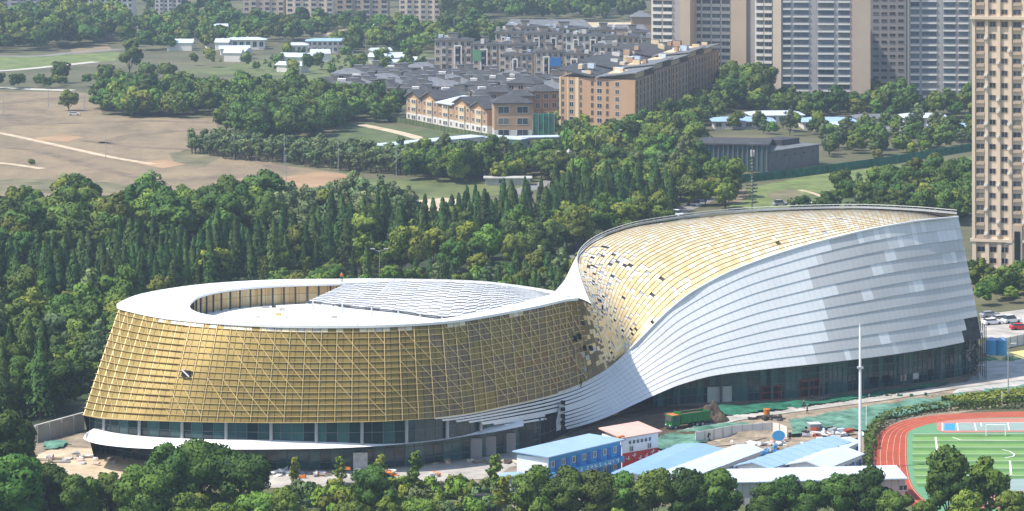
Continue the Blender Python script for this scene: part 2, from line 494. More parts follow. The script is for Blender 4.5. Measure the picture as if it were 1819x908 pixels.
# lattice over the drum: fins, uprights, diagonals
lat = MB()
e = 0.0
Uf = np.linspace(0, upair(12.4), 130)
Gf = skin(Uf, V); Nf = skin_n(Uf, V)
for j in range(NV + 1):
    for i in range(len(Uf) - 1):
        if pi := np.interp(Uf[i], PAR, np.arange(len(PAR))):
            if pi > 11.2 and rng.random() < .45: continue
        a, b = Gf[i, j], Gf[i + 1, j]; na, nb = Nf[i, j], Nf[i + 1, j]
        d = 0.42 if Uf[i] < upair(3) else 0.27; t = np.array([0, 0, .04])
        lat.hexa([a - t, a + na * d - t, b + nb * d - t, b - t, a + t, a + na * d + t, b + nb * d + t, b + t], M['fin'])
def onskin(u, v, off):
    p = skin([u], [v])[0, 0]; n = skin_n([u], [v])[0, 0]
    return p + n * off
nb = int(upair(12.0) / 2.7)
ub = np.linspace(0.2, upair(12.0), nb + 1)
for i, u in enumerate(ub):
    vo = .10 if u < upair(3.0) else .24
    for k in range(8):
        lat.bar(onskin(u, k / 8, vo), onskin(u, (k + 1) / 8, vo), 0.085, M['fin'])
for i in range(nb):
    q = np.interp(ub[i], PAR, np.arange(len(PAR)))
    for k in range(5):
        v1 = (k * 3 + 4) / NV; v0 = (k * 3 + 1) / NV
        if rng.random() < .25: continue
        lat.bar(onskin(ub[i], v1, .25), onskin(ub[i + 1], v0, .25), 0.09, M['fin'])
cpart('gold_lattice', lat)
# small dark openings in the skin
for (u, v) in ((upair(3.35), .47), (upair(11.55), .56), (upair(11.85), .57), (upair(12.1), .42), (upair(12.5), .40)):
    mb = MB(); w_ = .75 if u < upair(5) else .38
    a = [onskin(u + du, v + dv, .65) for du, dv in ((-w_, -.03), (w_, -.03), (w_, .03), (-w_, .03))]
    a2 = [onskin(u + du, v + dv, .3) for du, dv in ((-w_, -.03), (w_, -.03), (w_, .03), (-w_, .03))]
    mb.hexa(a2 + a, M['black'])
    a3 = [Vector(p) for p in a]
    c = (a3[0] + a3[2]) / 2
    if w_ > .5: mb.bar(a3[3], a3[1], .16, M['white'])
    cpart('vent', mb)

# ---- roof ring
RING = [((213, 545), (337, 546.5)), ((240, 553), (343, 553)), ((280, 561.5), (360, 559)), ((330, 568), (390, 564)), ((400, 574), (440, 570)),
        ((500, 579), (520, 575)), ((600, 580), (605, 576.5)), ((700, 578), (700, 574)), ((800, 571), (797, 566.5)), ((900, 555), (895, 547)),
        ((960, 543), (950, 533)), ((1000, 534), (975, 526)), ((1022, 531), (985, 523)), ((988, 521), (978, 521.2)), ((930, 511), (925, 512)), ((860, 502.5), (855, 504)),
        ((800, 499.5), (798, 501.5)), ((720, 498), (720, 500.5)), ((660, 497.5), (655, 502.5)), ((600, 498), (614, 505)), ((500, 499), (520, 507.5)),
        ((400, 504), (440, 512.5)), ((330, 511), (390, 519)), ((260, 523), (355, 528)), ((225, 535), (340, 539))]
def closed(pts, n):
    p = list(pts); k = 4
    ext = p[-k:] + p + p[:k + 1]
    ev, d = spline(ext, None)
    out = []
    for a in range(len(p)):
        i = a + k
        for s in range(n): out.append(Vector(ev(d[i] + (d[i + 1] - d[i]) * s / n)[0]))
    return out
outer = closed([R(*a) for a, b in RING], 6)
inner = closed([R(*b) for a, b in RING], 6)
mb = MB()
up = Vector((0, 0, .2)); dn = Vector((0, 0, -.22))
def ofs(loop, c, d):
    out = []
    for p in loop:
        v = Vector((p.x - c.x, p.y - c.y, 0)); v.normalize(); out.append(p + v * d)
    return out
cc = R(600, 540)
outer2 = ofs(outer, cc, 0.55)
for i_ in range(len(outer2)):
    j_ = (i_ + 1) % len(outer2)
    mb.face((outer2[i_] + up, outer2[j_] + up, inner[j_] + up, inner[i_] + up), M['ringwhite'] if rng.random() < .7 else M['ring2'])
mb.strip([p + dn for p in outer2], [p + up for p in outer2], M['ringwhite'], True)
mb.strip([p + up for p in inner], [p + dn * .8 for p in inner], M['white'], True)
mb.strip([p + dn for p in outer2], [p + dn for p in inner], M['under'], True)
ro = cpart('roof_ring', mb, fix=True)
mb = MB(); up2 = up + Vector((0, 0, .03))
for i_ in range(0, len(outer2), 2): mb.bar(outer2[i_] + up2, inner[i_] + up2, .10, M['seam'], .04)
for f_ in (.35, .7):
    for i_ in range(len(outer2)):
        j_ = (i_ + 1) % len(outer2)
        mb.bar(outer2[i_].lerp(inner[i_], f_) + up2, outer2[j_].lerp(inner[j_], f_) + up2, .08, M['seam'], .04)
cpart('roof_seam', mb, parent=ro)
# ---- rear gold wall of the drum
back_i = [i for i in range(len(outer)) if i >= 13 * 6] + [0]
mb = MB()
bk = [outer[i] for i in back_i]
low = []
for p in bk:
    v = Vector((p.x - cc.x, p.y - cc.y, 0)).normalized()
    low.append(Vector((p.x, p.y, 7.9)) + v * 5.0)
low[-1] = Vector(BP[0])
gnd = [Vector((p.x, p.y, 0)) - Vector((p.x - cc.x, p.y - cc.y, 0)).normalized() * 2 for p in low]
mb.strip(bk, low, M['mesh1']); mb.strip(low, gnd, M['glass'])
cpart('rear_wall', mb)
# ---- sunken roof terrace, its inner wall and posts
HF = HR - 3.5
infl = [Vector((p.x, p.y, HF)) for p in ofs(inner, cc, 1.5)]
mb = MB()
mb.face(infl, M['ringwhite'])
cpart('terrace_floor', mb)
ii = [i for i in range(len(inner)) if i >= 19 * 6] + list(range(0, 3))
wall = [inner[i] for i in ii]
wtop = ofs(wall, cc, 1.6); 
mb = MB(); mp = MB()
for a, b in zip(wtop[:-1], wtop[1:]):
    n = max(1, round((b - a).length / 1.6))
    for k in range(n):
        p = a.lerp(b, k / n + .02); q = a.lerp(b, (k + 1) / n - .02)
        for z0, z1 in ((HF, HF + 1.7), (HF + 1.76, HR + .1)):
            mm = M['gold'] if rng.random() < .5 else M['gold3']
            mb.face((Vector((p.x, p.y, z0)), Vector((q.x, q.y, z0)), Vector((q.x, q.y, z1)), Vector((p.x, p.y, z1))), mm)
cpart('inner_wall', mb)
ev, d = spline(wall, None)
np_ = 21
for k in range(np_):
    p = Vector(ev(d[-1] * (k + .3) / np_)[0])
    v = (p - cc); v.z = 0; v.normalize(); p = p + v * .3
    mb = MB(); mb.box(p.x - .16, p.y - .16, HF, p.x + .16, p.y + .16, HR - .1, M['darksteel'])
    cpart('post', mb)
mb = MB()
for k in range(34):
    px = random.uniform(450, 760); py = random.uniform(545, 566)
    p = P(px, py, HF)
    if px < 560 and random.random() < .4: continue
    s = random.uniform(.3, .8)
    mb.box(p.x - s, p.y - .3, HF, p.x + s, p.y + .3, HF + random.uniform(.2, .6), random.choice([M['primer'], M['steel'], M['pink'], M['darksteel'], M['yellow']]))
cpart('terrace_clutter', mb)
# ---- louvred dome
DT = [PD(614, 504.5, 543), PD(665, 501, 544), PD(720, 499, 545), PD(800, 500, 543.5), PD(860, 503, 541), PD(930, 511.5, 537), PD(984, 521.5, 533)]
DB = [PD(543, 537, 533), PD(620, 545.5, 527), PD(700, 553.5, 520), PD(800, 565, 506), PD(880, 550.5, 514.5), PD(940, 535.5, 522.5), PD(985, 524, 530)]
nu, nv = 40, 13
tt = spline(DT, nu + 1); bb = spline(DB, nu + 1)
def dome(i, v, o=0):
    p = bb[i] + (tt[i] - bb[i]) * v
    return p + np.array([0, 0, .55 * 4 * v * (1 - v) * math.sin(math.pi * min(1, (nu - i) / nu * 1.2)) + o])
mb = MB()
for i in range(nu):
    for j in range(nv):
        mb.face((dome(i, j / nv, -.06), dome(i + 1, j / nv, -.06), dome(i + 1, (j + 1) / nv, -.06), dome(i, (j + 1) / nv, -.06)), M['facgrey'] if j % 2 else M['steel'])
cpart('dome_deck', mb)
mb = MB()
for i in range(nu):
    sh = 0.5 if (i // 2) % 2 else 0.0
    for j in range(nv):
        v0 = (j + sh * .8) / nv; v1 = v0 + .56 / nv
        if v1 > 1: continue
        w = 0.04
        a, b, c, d2 = dome(i, v0, .08), dome(i + 1, v0, .08), dome(i + 1, v1, .05), dome(i, v1, .05)
        mb.face((a + (b - a) * w, b - (b - a) * w, c - (c - d2) * w, d2 + (c - d2) * w), M['facwhite'] if rng.random() < .8 else M['facpale'])
cpart('louvre_panels', mb)
mb = MB()
for i in range(0, 24):
    a, b = dome(i, 0, .2), dome(i + 1, 0, .2)
    mb.bar(a, b, .14, M['darksteel'])
    if i % 4 == 1: mb.box(a[0] - .16, a[1] - .16, a[2] - 1.2, a[0] + .16, a[1] + .16, a[2] + .2, M['facpale'])
cpart('dome_edge', mb)
mb = MB()
dsk = [Vector(dome(i, 0, -.2)) for i in range(25)]
mb.strip([Vector((p.x, p.y, HF)) for p in dsk], dsk, M['facpale'])
cpart('dome_skirt', mb)
# ---- white flare joining ring and right-hand roof
OUT = [PD(985, 521.5, 532.5), PD(1003, 500, 552), PD(1014, 478, 569), PD(1023, 460, 582), PD(1040, 441, 596), PD(1066, 424.5, 607)]
INN = [PD(1050, 543, 534.8), PD(1038, 515, 547.8), PD(1028, 482, 567.8), PD(1028, 458, 584.8), PD(1050, 435, 597.8), PD(1078, 420.5, 606.8)]
a = spline([R(1000, 533.5)] + [PD(985, 521.5, 532.5)], 4)
oo = spline(OUT, 30); nn = spline(INN, 30)
mb = MB()
lift = np.array([0, 0, .3])
for i in range(29): mb.face((oo[i] + lift, nn[i] + lift, nn[i + 1] + lift, oo[i + 1] + lift), M['ringwhite'])
dpt = np.array([1.5, 3.5, -9.])
for i in range(29): mb.face((oo[i] + lift, oo[i + 1] + lift, oo[i + 1] + dpt, oo[i] + dpt), M['ringwhite'])
edge = spline([R(985, 522), R(1010, 529.5), PD(1022, 531, 525.9), PD(1040, 537, 528), PD(1050, 543, 534.8)], 12)
hub = PD(985, 521.5, 532.5)
for i in range(11): mb.face((edge[i] + lift, edge[i + 1] + lift, hub + Vector((0, 0, .3))), M['ringwhite'])
cpart('roof_flare', mb)
# ---- rim along the back of the right-hand roof
rim = [evT(t)[0] for t in np.linspace(upair(16.5), ULEN, 70)]
mb = MB()
for i in range(69):
    a, b = rim[i] + np.array([0, .9, .25]), rim[i + 1] + np.array([0, .9, .25])
    z = np.array([0, 0, .38])
    mb.hexa([a, b, b + [0, .5, 0], a + [0, .5, 0], a + z, b + z, b + z + [0, .5, 0], a + z + [0, .5, 0]], M['steel'])
    mb.bar(a + z * 2.2, b + z * 2.2, .10, M['facpale'])
    mb.bar(a + z, a + z * 2.2, .09, M['steel'])
cpart('roof_rim', mb)

# ---- white banded facade
FP = [  # upper edge (shared with the gold) - lower edge
    (760, 743, 495.0, 790, 790, 499.0), (815, 737, 498.3, 850, 783, 503.0), (900, 720, 506.8, 930, 776, 512.0), (970, 704, 517.8, 1000, 766, 525),
    (1010, 692, 528.3, 1050, 752, 532.0), (1040, 679, 536.8, 1090, 736, 539.0), (1070, 662, 544.8, 1122, 721, 542.0), (1120, 620, 553.3, 1175, 697, 545.8), (1150, 590, 554.8, 1210, 683, 548.5),
    (1200, 540, 557.7, 1270, 667, 550.5), (1300, 482, 561.8, 1370, 655, 553.5), (1400, 446, 565.8, 1460, 645.5, 557.0), (1500, 418, 570.0, 1560, 633.5, 563.0),
    (1600, 398, 575.3, 1650, 620, 570.0), (1703, 385.5, 582.0, 1744, 601.5, 578.0)]
bs_ = evB(np.linspace(0, ULEN, 1500)); bpx = np.array([px_of(p)[0] for p in bs_])
FB = [Vector(bs_[np.argmin(abs(bpx - a))]) if a > 940 else PD(a, b, c) for a, b, c, *_ in FP]; FL = [PD(d, e_, f_) for *_, d, e_, f_ in FP]
fm = np.array([tuple((a + b) / 2) for a, b in zip(FB, FL)])
FPAR = np.r_[0, np.cumsum(np.linalg.norm(np.diff(fm, axis=0), axis=1))]
evFB, _ = spline(FB, None, FPAR); evFL, _ = spline(FL, None, FPAR)
FLEN = FPAR[-1]
NBAND = 11
def fac(u, v):
    """v: 0 top .. 1 bottom"""
    a = evFB(u)[0]; b = evFL(u)[0]
    return a + (b - a) * v
def fac_n(u):
    u0, u1 = max(0, u - .3), min(FLEN, u + .3)
    du = fac(u1, .5) - fac(u0, .5); dv = fac(u, 0) - fac(u, 1)
    n = np.cross(du, dv); return n / np.linalg.norm(n)
NFU = int(FLEN / 1.25)
us = np.linspace(0, FLEN, NFU + 1)
nrm = [fac_n(u) for u in us]
pxs = [px_of(fac(u, .5))[0] for u in us]
start_px = [772, 785, 806, 824, 850, 872, 892, 1000, 1000, 1000, 1000]
bands = [MB() for _ in range(NBAND + 6)]     # the last six: the loose ends left of the gap
for k in range(NBAND):
    i = 0
    cur = M['facwhite']; left = 0
    for i in range(NFU):
        v0, v1 = k / NBAND, (k + 1) / NBAND
        qx = px_of(fac(us[i], (v0 + v1) / 2))[0]
        if k != 4: v1 -= (1 / NBAND) * .42 * float(np.clip((1075 - qx) / 90, 0, 1))
        if qx < start_px[k]: continue
        if k >= 5 and 966 < qx < 996 : continue
        if k >= NBAND - 2 and i >= NFU - (3 if k == NBAND - 2 else 4): continue
        if left <= 0:
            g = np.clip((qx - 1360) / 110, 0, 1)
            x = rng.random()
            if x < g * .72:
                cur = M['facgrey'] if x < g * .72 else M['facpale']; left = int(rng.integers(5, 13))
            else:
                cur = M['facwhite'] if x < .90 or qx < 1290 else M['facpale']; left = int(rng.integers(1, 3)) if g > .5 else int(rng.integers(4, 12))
            if k < 2 and qx > 1500: cur = M['facpale'] if rng.random() < .6 else M['facwhite']; left = 1
        left -= 1
        kb = k if k < 5 or qx > 981 else NBAND + k - 5
        o1 = 0.10 + .04 * float(np.clip((qx - 1150) / 250, 0, 1)); o0 = 0.02; gp = .007
        a = fac(us[i], v0) + nrm[i] * o0; b = fac(us[i + 1], v0) + nrm[i + 1] * o0
        c = fac(us[i + 1], v1) + nrm[i + 1] * o1; d = fac(us[i], v1) + nrm[i] * o1
        A = a + (b - a) * gp; B_ = b - (b - a) * gp; C_ = c - (c - d) * gp; D = d + (c - d) * gp
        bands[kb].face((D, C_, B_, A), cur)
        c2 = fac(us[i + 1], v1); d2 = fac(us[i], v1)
        bands[kb].face((d2, c2, C_, D), M['brickgrey'])  # lip darkened: shadow line under each band put into its colour
for k in range(len(bands)):
    if bands[k].f: cpart('facade_band', bands[k])
mb = MB()
i0 = next(i for i in range(NFU) if pxs[i] > 985)
for i in range(i0, NFU):
    for k in range(4):
        mb.face((fac(us[i], (k + 1) / 4) - nrm[i] * .12, fac(us[i + 1], (k + 1) / 4) - nrm[i + 1] * .12, fac(us[i + 1], k / 4) - nrm[i + 1] * .12, fac(us[i], k / 4) - nrm[i] * .12), M['under'])
# soffit and end
i1 = next(i for i in range(NFU) if pxs[i] > 1100)
for i in range(i1, NFU):
    a, b = fac(us[i], 1), fac(us[i + 1], 1)
    mb.face((a, b, b + [0, 14, .3], a + [0, 14, .3]), M['under'])
for i in range(i0 - 22, i0):
    if i < 0: continue
    mb.face((fac(us[i], .82) - nrm[i] * 1.2, fac(us[i + 1], .82) - nrm[i + 1] * 1.2, fac(us[i + 1], .02) - nrm[i + 1] * 1.2, fac(us[i], .02) - nrm[i] * 1.2), M['glass'])
cpart('facade_backing', mb)
mt_ = MB()
ce_ = evB(np.linspace(upair(10.5), ULEN, 150))
for i in range(149): mt_.bar(Vector(ce_[i]) + Vector((0, -.12, .1)), Vector(ce_[i + 1]) + Vector((0, -.12, .1)), .42, M['facwhite'], .3)
cpart('edge_trim', mt_)
# a loose panel beside the gap in the bands
mb = MB()
q = PD(993, 742, 522)
mb.hexa([q + Vector((-.9, 0, -2.6)), q + Vector((.3, .3, -2.2)), q + Vector((.3, .9, -2.2)), q + Vector((-.9, .6, -2.6)), q + Vector((.1, 0, 2.2)), q + Vector((.9, .3, 2.6)), q + Vector((.9, .9, 2.6)), q + Vector((.1, .6, 2.2))], M['facpale'])
for z in (-1.2, 0, 1.2, 2.4): mb.box(q.x + .3, q.y - .3, q.z + z, q.x + 1.1, q.y + .4, q.z + z + .6, M['black'])
cpart('loose_panel', mb)
# ---- end and rear walls of the right-hand hall
mb = MB()
end = [Vector(fac(FLEN, k / 8)) for k in range(9)]
endb = [p + Vector((-5, 14, -5 * (1 - k / 8))) for k, p in enumerate(end)]
mb.strip(end, endb, M['facgrey'])
rearT = [Vector(evT(t)[0]) for t in np.linspace(upair(14.5), ULEN, 40)]
rearB = [Vector((p.x + (3 if i > 8 else 0), p.y + 4, 0)) for i, p in enumerate(rearT)]
mb.strip(rearT, rearB, M['facpale'])
cpart('rear_hall_wall', mb)
mb = MB()
e0 = end[-1]
for k in range(26):
    x = e0.x - 2.6 + random.uniform(-.2, 2.6); y = e0.y + random.uniform(.5, 8)
    z = e0.z + random.uniform(-7, 2.5)
    mb.bar((x, y, max(z, .1)), (x + random.uniform(-1, 1), y + random.uniform(-2, 2), max(.1, z + random.uniform(-2, 2))), random.uniform(.12, .5), random.choice([M['darksteel'], M['steel'], M['under'], M['facgrey']]))
for k in range(4):
    for xx in (0.0, 1.6): mb.bar((e0.x - .6 + xx, e0.y + 1 + k * 2.2, 0.0), (e0.x - .6 + xx, e0.y + 1 + k * 2.2, e0.z + 2.2), .16, M['darksteel'])
    mb.bar((e0.x - .6, e0.y + 1, 1.8 + k * 2), (e0.x - .6, e0.y + 8, 1.8 + k * 2), .12, M['steel'])
cpart('exposed_frame', mb)

# ---- glass walls
GB = [(165, 795), (190, 806), (230, 815), (320, 827), (430, 833), (600, 834), (700, 830), (800, 819), (900, 804), (960, 791)]
def wallstrip(name, pxl, z0, z1, m, step, mm, fr=.13, rows=(), label=None, n=None, lean=0):
    pts = [P(*p) for p in pxl]
    ev, d = spline(pts, None)
    n = n or int(d[-1] / step)
    pp = [Vector(ev(d[-1] * i / n)[0]) for i in range(n + 1)]
    zf = z1 if callable(z1) else (lambda p: z1)
    zb = z0 if callable(z0) else (lambda p: z0)
    b = MB()
    for i in range(n):
        a, c = pp[i], pp[i + 1]
        mi = m if not isinstance(m, list) else m[0] if rng.random() < .5 else m[1]
        b.face((Vector((a.x, a.y, zb(a))), Vector((c.x, c.y, zb(c))), Vector((c.x, c.y, zf(c))), Vector((a.x, a.y, zf(a)))), mi)
    o = cpart(name, b, label)
    b = MB()
    for i in range(n + 1):
        a = pp[i]
        b.box(a.x - fr / 2, a.y - .14, zb(a), a.x + fr / 2, a.y + .05, zf(a), mm)
    for z in rows:
        for i in range(n):
            a, c = pp[i].copy(), pp[i + 1].copy()
            a.z = c.z = z; a.y -= .06; c.y -= .06
            b.bar(a, c, fr, mm)
    s = cpart('glazing_bars', b, parent=o)
    return o, pp
wallstrip('ground_floor_glazing', GB, 0.0, 4.75, [M['glass'], M['glass2']], 1.8, M['mullion'], .12, (1.2, 3.2))
# upper glass band, set back under the gold skin
ug = []
for i in range(0, 10):
    b = Vector(BP[i]); 
    n = skin_n([PAR[i]], [0.02])[0, 0]
    ug.append((b, Vector((n[0], n[1], 0)).normalized()))
ugp = [b - n * 1.3 for b, n in ug]
ev, d = spline(ugp, None)
n = int(d[-1] / 1.9)
pp = [Vector(ev(d[-1] * i / n)[0]) for i in range(n + 1)]
mb = MB()
for i in range(n):
    a, c = pp[i], pp[i + 1]
    mb.face((Vector((a.x, a.y, 4.9)), Vector((c.x, c.y, 4.9)), Vector((c.x, c.y, c.z + .4)), Vector((a.x, a.y, a.z + .4))), M['glass'] if rng.random() < .5 else M['glass2'])
ugo = cpart('upper_glazing', mb)
mb = MB()
for i in range(n + 1):
    a = pp[i]; mb.box(a.x - .06, a.y - .12, 4.9, a.x + .06, a.y + .04, a.z + .3, M['mullion'])
for i in range(n): mb.bar(pp[i] + Vector((0, -.05, 6.9 - pp[i].z)), pp[i + 1] + Vector((0, -.05, 6.9 - pp[i + 1].z)), .1, M['mullion'])
cpart('glazing_bars', mb, parent=ugo)
for i in range(2, n, 4):
    a = pp[i]; mb = MB(); mb.tube((a.x + .3, a.y - .45, 4.9), (a.x + .3, a.y - .45, a.z), .28, .28, M['steel'])
    cpart('column', mb)
mb = MB()
mb.strip([Vector(b) for b, _ in ug], [b - n_ * 3 for b, n_ in ug], M['steel'])
cpart('skin_soffit', mb)
# ledge
LT = [(152, 771, 6.0), (165, 765, 6), (200, 773, 6), (260, 779, 5.9), (330, 782, 5.8), (430, 782, 5.7), (500, 781.5, 5.6), (600, 780, 5.6), (700, 775.5, 5.6), (780, 768, 5.6), (840, 758, 5.7), (880, 750, 5.8), (930, 742, 5.8)]
LB = [(147, 779, 5.3), (162, 786, 5.0), (195, 792, 4.8), (250, 796.5, 4.7), (330, 798, 4.7), (430, 798.5, 4.7), (500, 798, 4.7), (600, 796, 4.7), (700, 790.5, 4.7), (780, 782.5, 4.7), (840, 773, 4.8), (880, 767, 4.9), (930, 757, 5.1)]
t = spline([P(*a) for a in LT], 90); b = spline([P(*a) for a in LB], 90)
mb = MB()
bi = b + np.array([.0, 5.0, .1]); ti = t + np.array([0, 3.5, -.3])
mb.strip(list(b), list(t), M['ringwhite']); mb.strip(list(bi), list(b), M['facpale']); mb.strip(list(t), list(ti), M['ringwhite'])
cpart('canopy_ledge', mb, smooth=False)
# entrance under the sweep, its shade put into a black wall, and the tall curtain wall
mb = MB()
ent = spline([P(955, 792), P(985, 783), P(1030, 764), P(1090, 744), P(1130, 732), P(1170, 723)], 22)
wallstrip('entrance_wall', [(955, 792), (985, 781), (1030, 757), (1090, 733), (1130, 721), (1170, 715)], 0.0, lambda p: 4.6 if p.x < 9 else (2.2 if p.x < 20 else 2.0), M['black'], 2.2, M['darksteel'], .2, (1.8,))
CW = [(1160, 725), (1200, 719), (1268, 714), (1350, 711), (1440, 705), (1500, 696), (1600, 684), (1700, 669), (1733, 661)]
cw, cwp = wallstrip('curtain_wall', CW, 0.0, lambda p: 2.2 + 5.6 * min(1, max(0, (px_of(p)[0] - 1165) / 110)), [M['glass'], M['glass2']], 1.25, M['mullion'], .10, (1.5, 3.0, 4.5, 6.0))
rr = MB()
for (a, b, z0, z1, mm) in ((1352, 1386, 0.1, 2.6, M['black']), (1419, 1453, .1, 3.3, M['black']), (1256, 1298, .1, 2.9, M['palewall']), (1545, 1558, 1.0, 2.2, M['black']), (1567, 1580, 1.0, 2.2, M['black']), (1598, 1608, .8, 2.0, M['pink']), (1620, 1630, .8, 2.0, M['primer']), (1646, 1656, 1, 2.2, M['black']), (1270, 1282, .6, 1.6, M['skyblue'])):
    def base(px):
        py = np.interp(px, [c[0] for c in CW], [c[1] for c in CW]); return P(px, py)
    A, B_ = base(a), base(b)
    n = Vector((B_.y - A.y, -(B_.x - A.x), 0)).normalized()
    A = A + n * .2; B_ = B_ + n * .2
    mb = MB()
    o = n * .12
    mb.hexa([A + Vector((0, 0, z0)) + o, B_ + Vector((0, 0, z0)) + o, B_ + Vector((0, 0, z0)), A + Vector((0, 0, z0)), A + Vector((0, 0, z1)) + o, B_ + Vector((0, 0, z1)) + o, B_ + Vector((0, 0, z1)), A + Vector((0, 0, z1))], mm)
    if z1 > 2.55:
        fm_ = M['redtrack'] if b > 1340 else M['palewall']
        for zz in (z0, z1 * .55, z1): mb.bar(A + n * .2 + Vector((0, 0, zz)), B_ + n * .2 + Vector((0, 0, zz)), .16, fm_)
        for f in (0, .5, 1): mb.bar(A.lerp(B_, f) + n * .2 + Vector((0, 0, z0)), A.lerp(B_, f) + n * .2 + Vector((0, 0, z1)), .16, fm_)
    cpart('wall_opening', mb)
for f in (0.09, .2, .33, .47, .6, .73, .86):
    p = cwp[int(f * (len(cwp) - 1))]
    mb = MB(); mb.tube((p.x - .2, p.y - 1.2, 0), (p.x - .2, p.y - 1.2, 7.2 if f > .15 else 4.0), .25, .25, M['mullion']); cpart('column', mb)
for i, (a, b) in enumerate(((845, 812), (870, 808), (905, 802), (935, 797))):
    p = P(a, b + 1); mb = MB(); mb.box(p.x - 1.1, p.y - .5, 0, p.x + 1.1, p.y - .3, 3.4, M['towergrey'] if i < 3 else M['darksteel']); cpart('entrance_panel', mb)
for a, b, mm in ((640, 838, M['primer']),):
    p = P(a, b); mb = MB(); mb.box(p.x - 1.2, p.y, 0, p.x + 1.2, p.y + .3, 3.2, mm); cpart('entrance_panel', mb)

FOOT = [P(*p) for p in ((120, 800), (230, 835), (430, 850), (620, 850), (800, 830), (960, 800), (1120, 740), (1300, 720), (1450, 710), (1600, 690), (1745, 665))]
FOOT += [Vector((98, 625, 0)), Vector((88, 650, 0)), Vector((30, 650, 0)), Vector((5, 560, 0)), Vector((-20, 562, 0)), Vector((-70, 560, 0)), Vector((-92, 530, 0))]
# ------------------------------------------------------------------ ground and its surfaces
def inside(poly, x, y):
    c = False; n = len(poly)
    for i in range(n):
        a, b = poly[i], poly[i - 1]
        if (a[1] > y) != (b[1] > y) and x < (b[0] - a[0]) * (y - a[1]) / (b[1] - a[1]) + a[0]: c = not c
    return c
def sheet(name, pxl, z, m, kind='structure', world_pts=None, label=None, cat=None):
    pts = world_pts or [P(*p) for p in pxl]
    me = bpy.data.meshes.new(name)
    b = bmesh.new()
    vs = [b.verts.new((p[0], p[1], z)) for p in pts]
    f = b.faces.new(vs)
    bmesh.ops.triangulate(b, faces=[f])
    bmesh.ops.recalc_face_normals(b, faces=b.faces)
    for f in b.faces:
        if f.normal.z < 0: f.normal_flip()
    b.to_mesh(me); b.free()
    me.materials.append(m)
    o = link(name, me)
    return tag(o, label, cat, None, kind)
def ribbon(name, pxl, width, z, m, kind='structure'):
    pts = [P(*p) for p in pxl]
    p = spline(pts, max(2, len(pts) * 6)) if len(pts) > 2 else np.array([tuple(q) for q in pts])
    L = []; Rr = []
    for i in range(len(p)):
        t = p[min(i + 1, len(p) - 1)] - p[max(i - 1, 0)]
        n = np.array([-t[1], t[0], 0]); n = n / np.linalg.norm(n) * width / 2
        a = p[i] + n; b = p[i] - n; a[2] = b[2] = z
        L.append(a); Rr.append(b)
    mb = MB(); mb.strip(Rr, L, m)
    return tag(mb.build(name), None, None, None, kind)
me = bpy.data.meshes.new('ground')
me.from_pydata([(-9000, -500, 0), (9000, -500, 0), (9000, 14000, 0), (-9000, 14000, 0)], [], [(0, 1, 2, 3)])
me.materials.append(M['ground'])
tag(link('ground', me), kind='structure')
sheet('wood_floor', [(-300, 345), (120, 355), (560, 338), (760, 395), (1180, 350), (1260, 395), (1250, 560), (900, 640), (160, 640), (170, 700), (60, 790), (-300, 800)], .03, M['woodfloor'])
sheet('field', [(-400, 164), (130, 163), (178, 168), (182, 205), (385, 210), (385, 240), (320, 270), (640, 312), (600, 325), (560, 332), (120, 350), (-400, 345)], .03, M['field'])
sheet('bare_soil', [(480, 318), (560, 306), (640, 312), (628, 322), (540, 336), (470, 336)], .07, M['orange_soil'])
sheet('meadow', [(470, 340), (640, 318), (760, 318), (960, 318), (1000, 330), (900, 345), (800, 360), (700, 372), (560, 372), (480, 365)], .06, M['grass'])
sheet('soil_patch', [(738, 372), (745, 356), (790, 352), (838, 357), (800, 366), (780, 378)], .10, M['pale_soil'])
sheet('crop_field', [(560, 262), (620, 222), (720, 226), (860, 240), (700, 262), (620, 275)], .07, M['crop'])
sheet('verge', [(-300, 104), (60, 100), (215, 93), (205, 108), (60, 122), (-300, 132)], .05, M['lawn'])
ribbon('road', [(-200, 97), (60, 100), (130, 94), (215, 88)], 7, .08, M['road'])
ribbon('path', [(-200, 131), (0, 126), (85, 119), (170, 110)], 6, .08, M['paleroad'])
ribbon('track_road', [(-300, 152), (0, 156), (60, 159), (130, 161)], 7, .08, M['paleroad'])
ribbon('footpath', [(-200, 205), (0, 237), (90, 256), (200, 280), (272, 292)], 3.2, .08, M['pale_soil'])
ribbon('farm_path', [(-200, 275), (0, 290), (75, 300)], 3.2, .08, M['pale_soil'])
ribbon('lane', [(640, 222), (700, 234), (745, 246), (775, 254)], 5, .10, M['pale_soil'])
sheet('far_field', [(570, 62), (640, 44), (830, 36), (880, 36), (850, 48), (700, 58), (640, 70)], .06, M['pale_soil'])
sheet('far_meadow', [(300, 130), (520, 100), (760, 92), (770, 150), (560, 150), (420, 135)], .05, M['grass'])
sheet('far_lot', [(125, 88), (190, 78), (200, 90), (130, 98)], .06, M['field'])
sheet('far_bare_field', [(940, 52), (1000, 40), (1130, 40), (1130, 52)], .06, M['pale_soil'])
sheet('park_lawn', [(1290, 372), (1330, 335), (1420, 315), (1580, 295), (1760, 275), (1760, 330), (1650, 345), (1560, 350), (1500, 372), (1420, 385)], .06, M['lawn'])
sheet('weedy_patch', [(1420, 350), (1500, 335), (1580, 325), (1600, 340), (1500, 365)], .075, M['crop'])
sheet('weedy_patch', [(1560, 305), (1650, 292), (1720, 285), (1735, 300), (1620, 312)], .075, M['crop'])
sheet('weedy_patch', [(1360, 345), (1410, 335), (1430, 350), (1380, 362)], .075, M['weeds'])
sheet('bare_bank', [(1285, 350), (1320, 336), (1340, 345), (1310, 362)], .10, M['field'])
ribbon('park_path', [(1420, 338), (1445, 344), (1460, 352), (1440, 362)], 1.8, .10, M['pale_soil'])
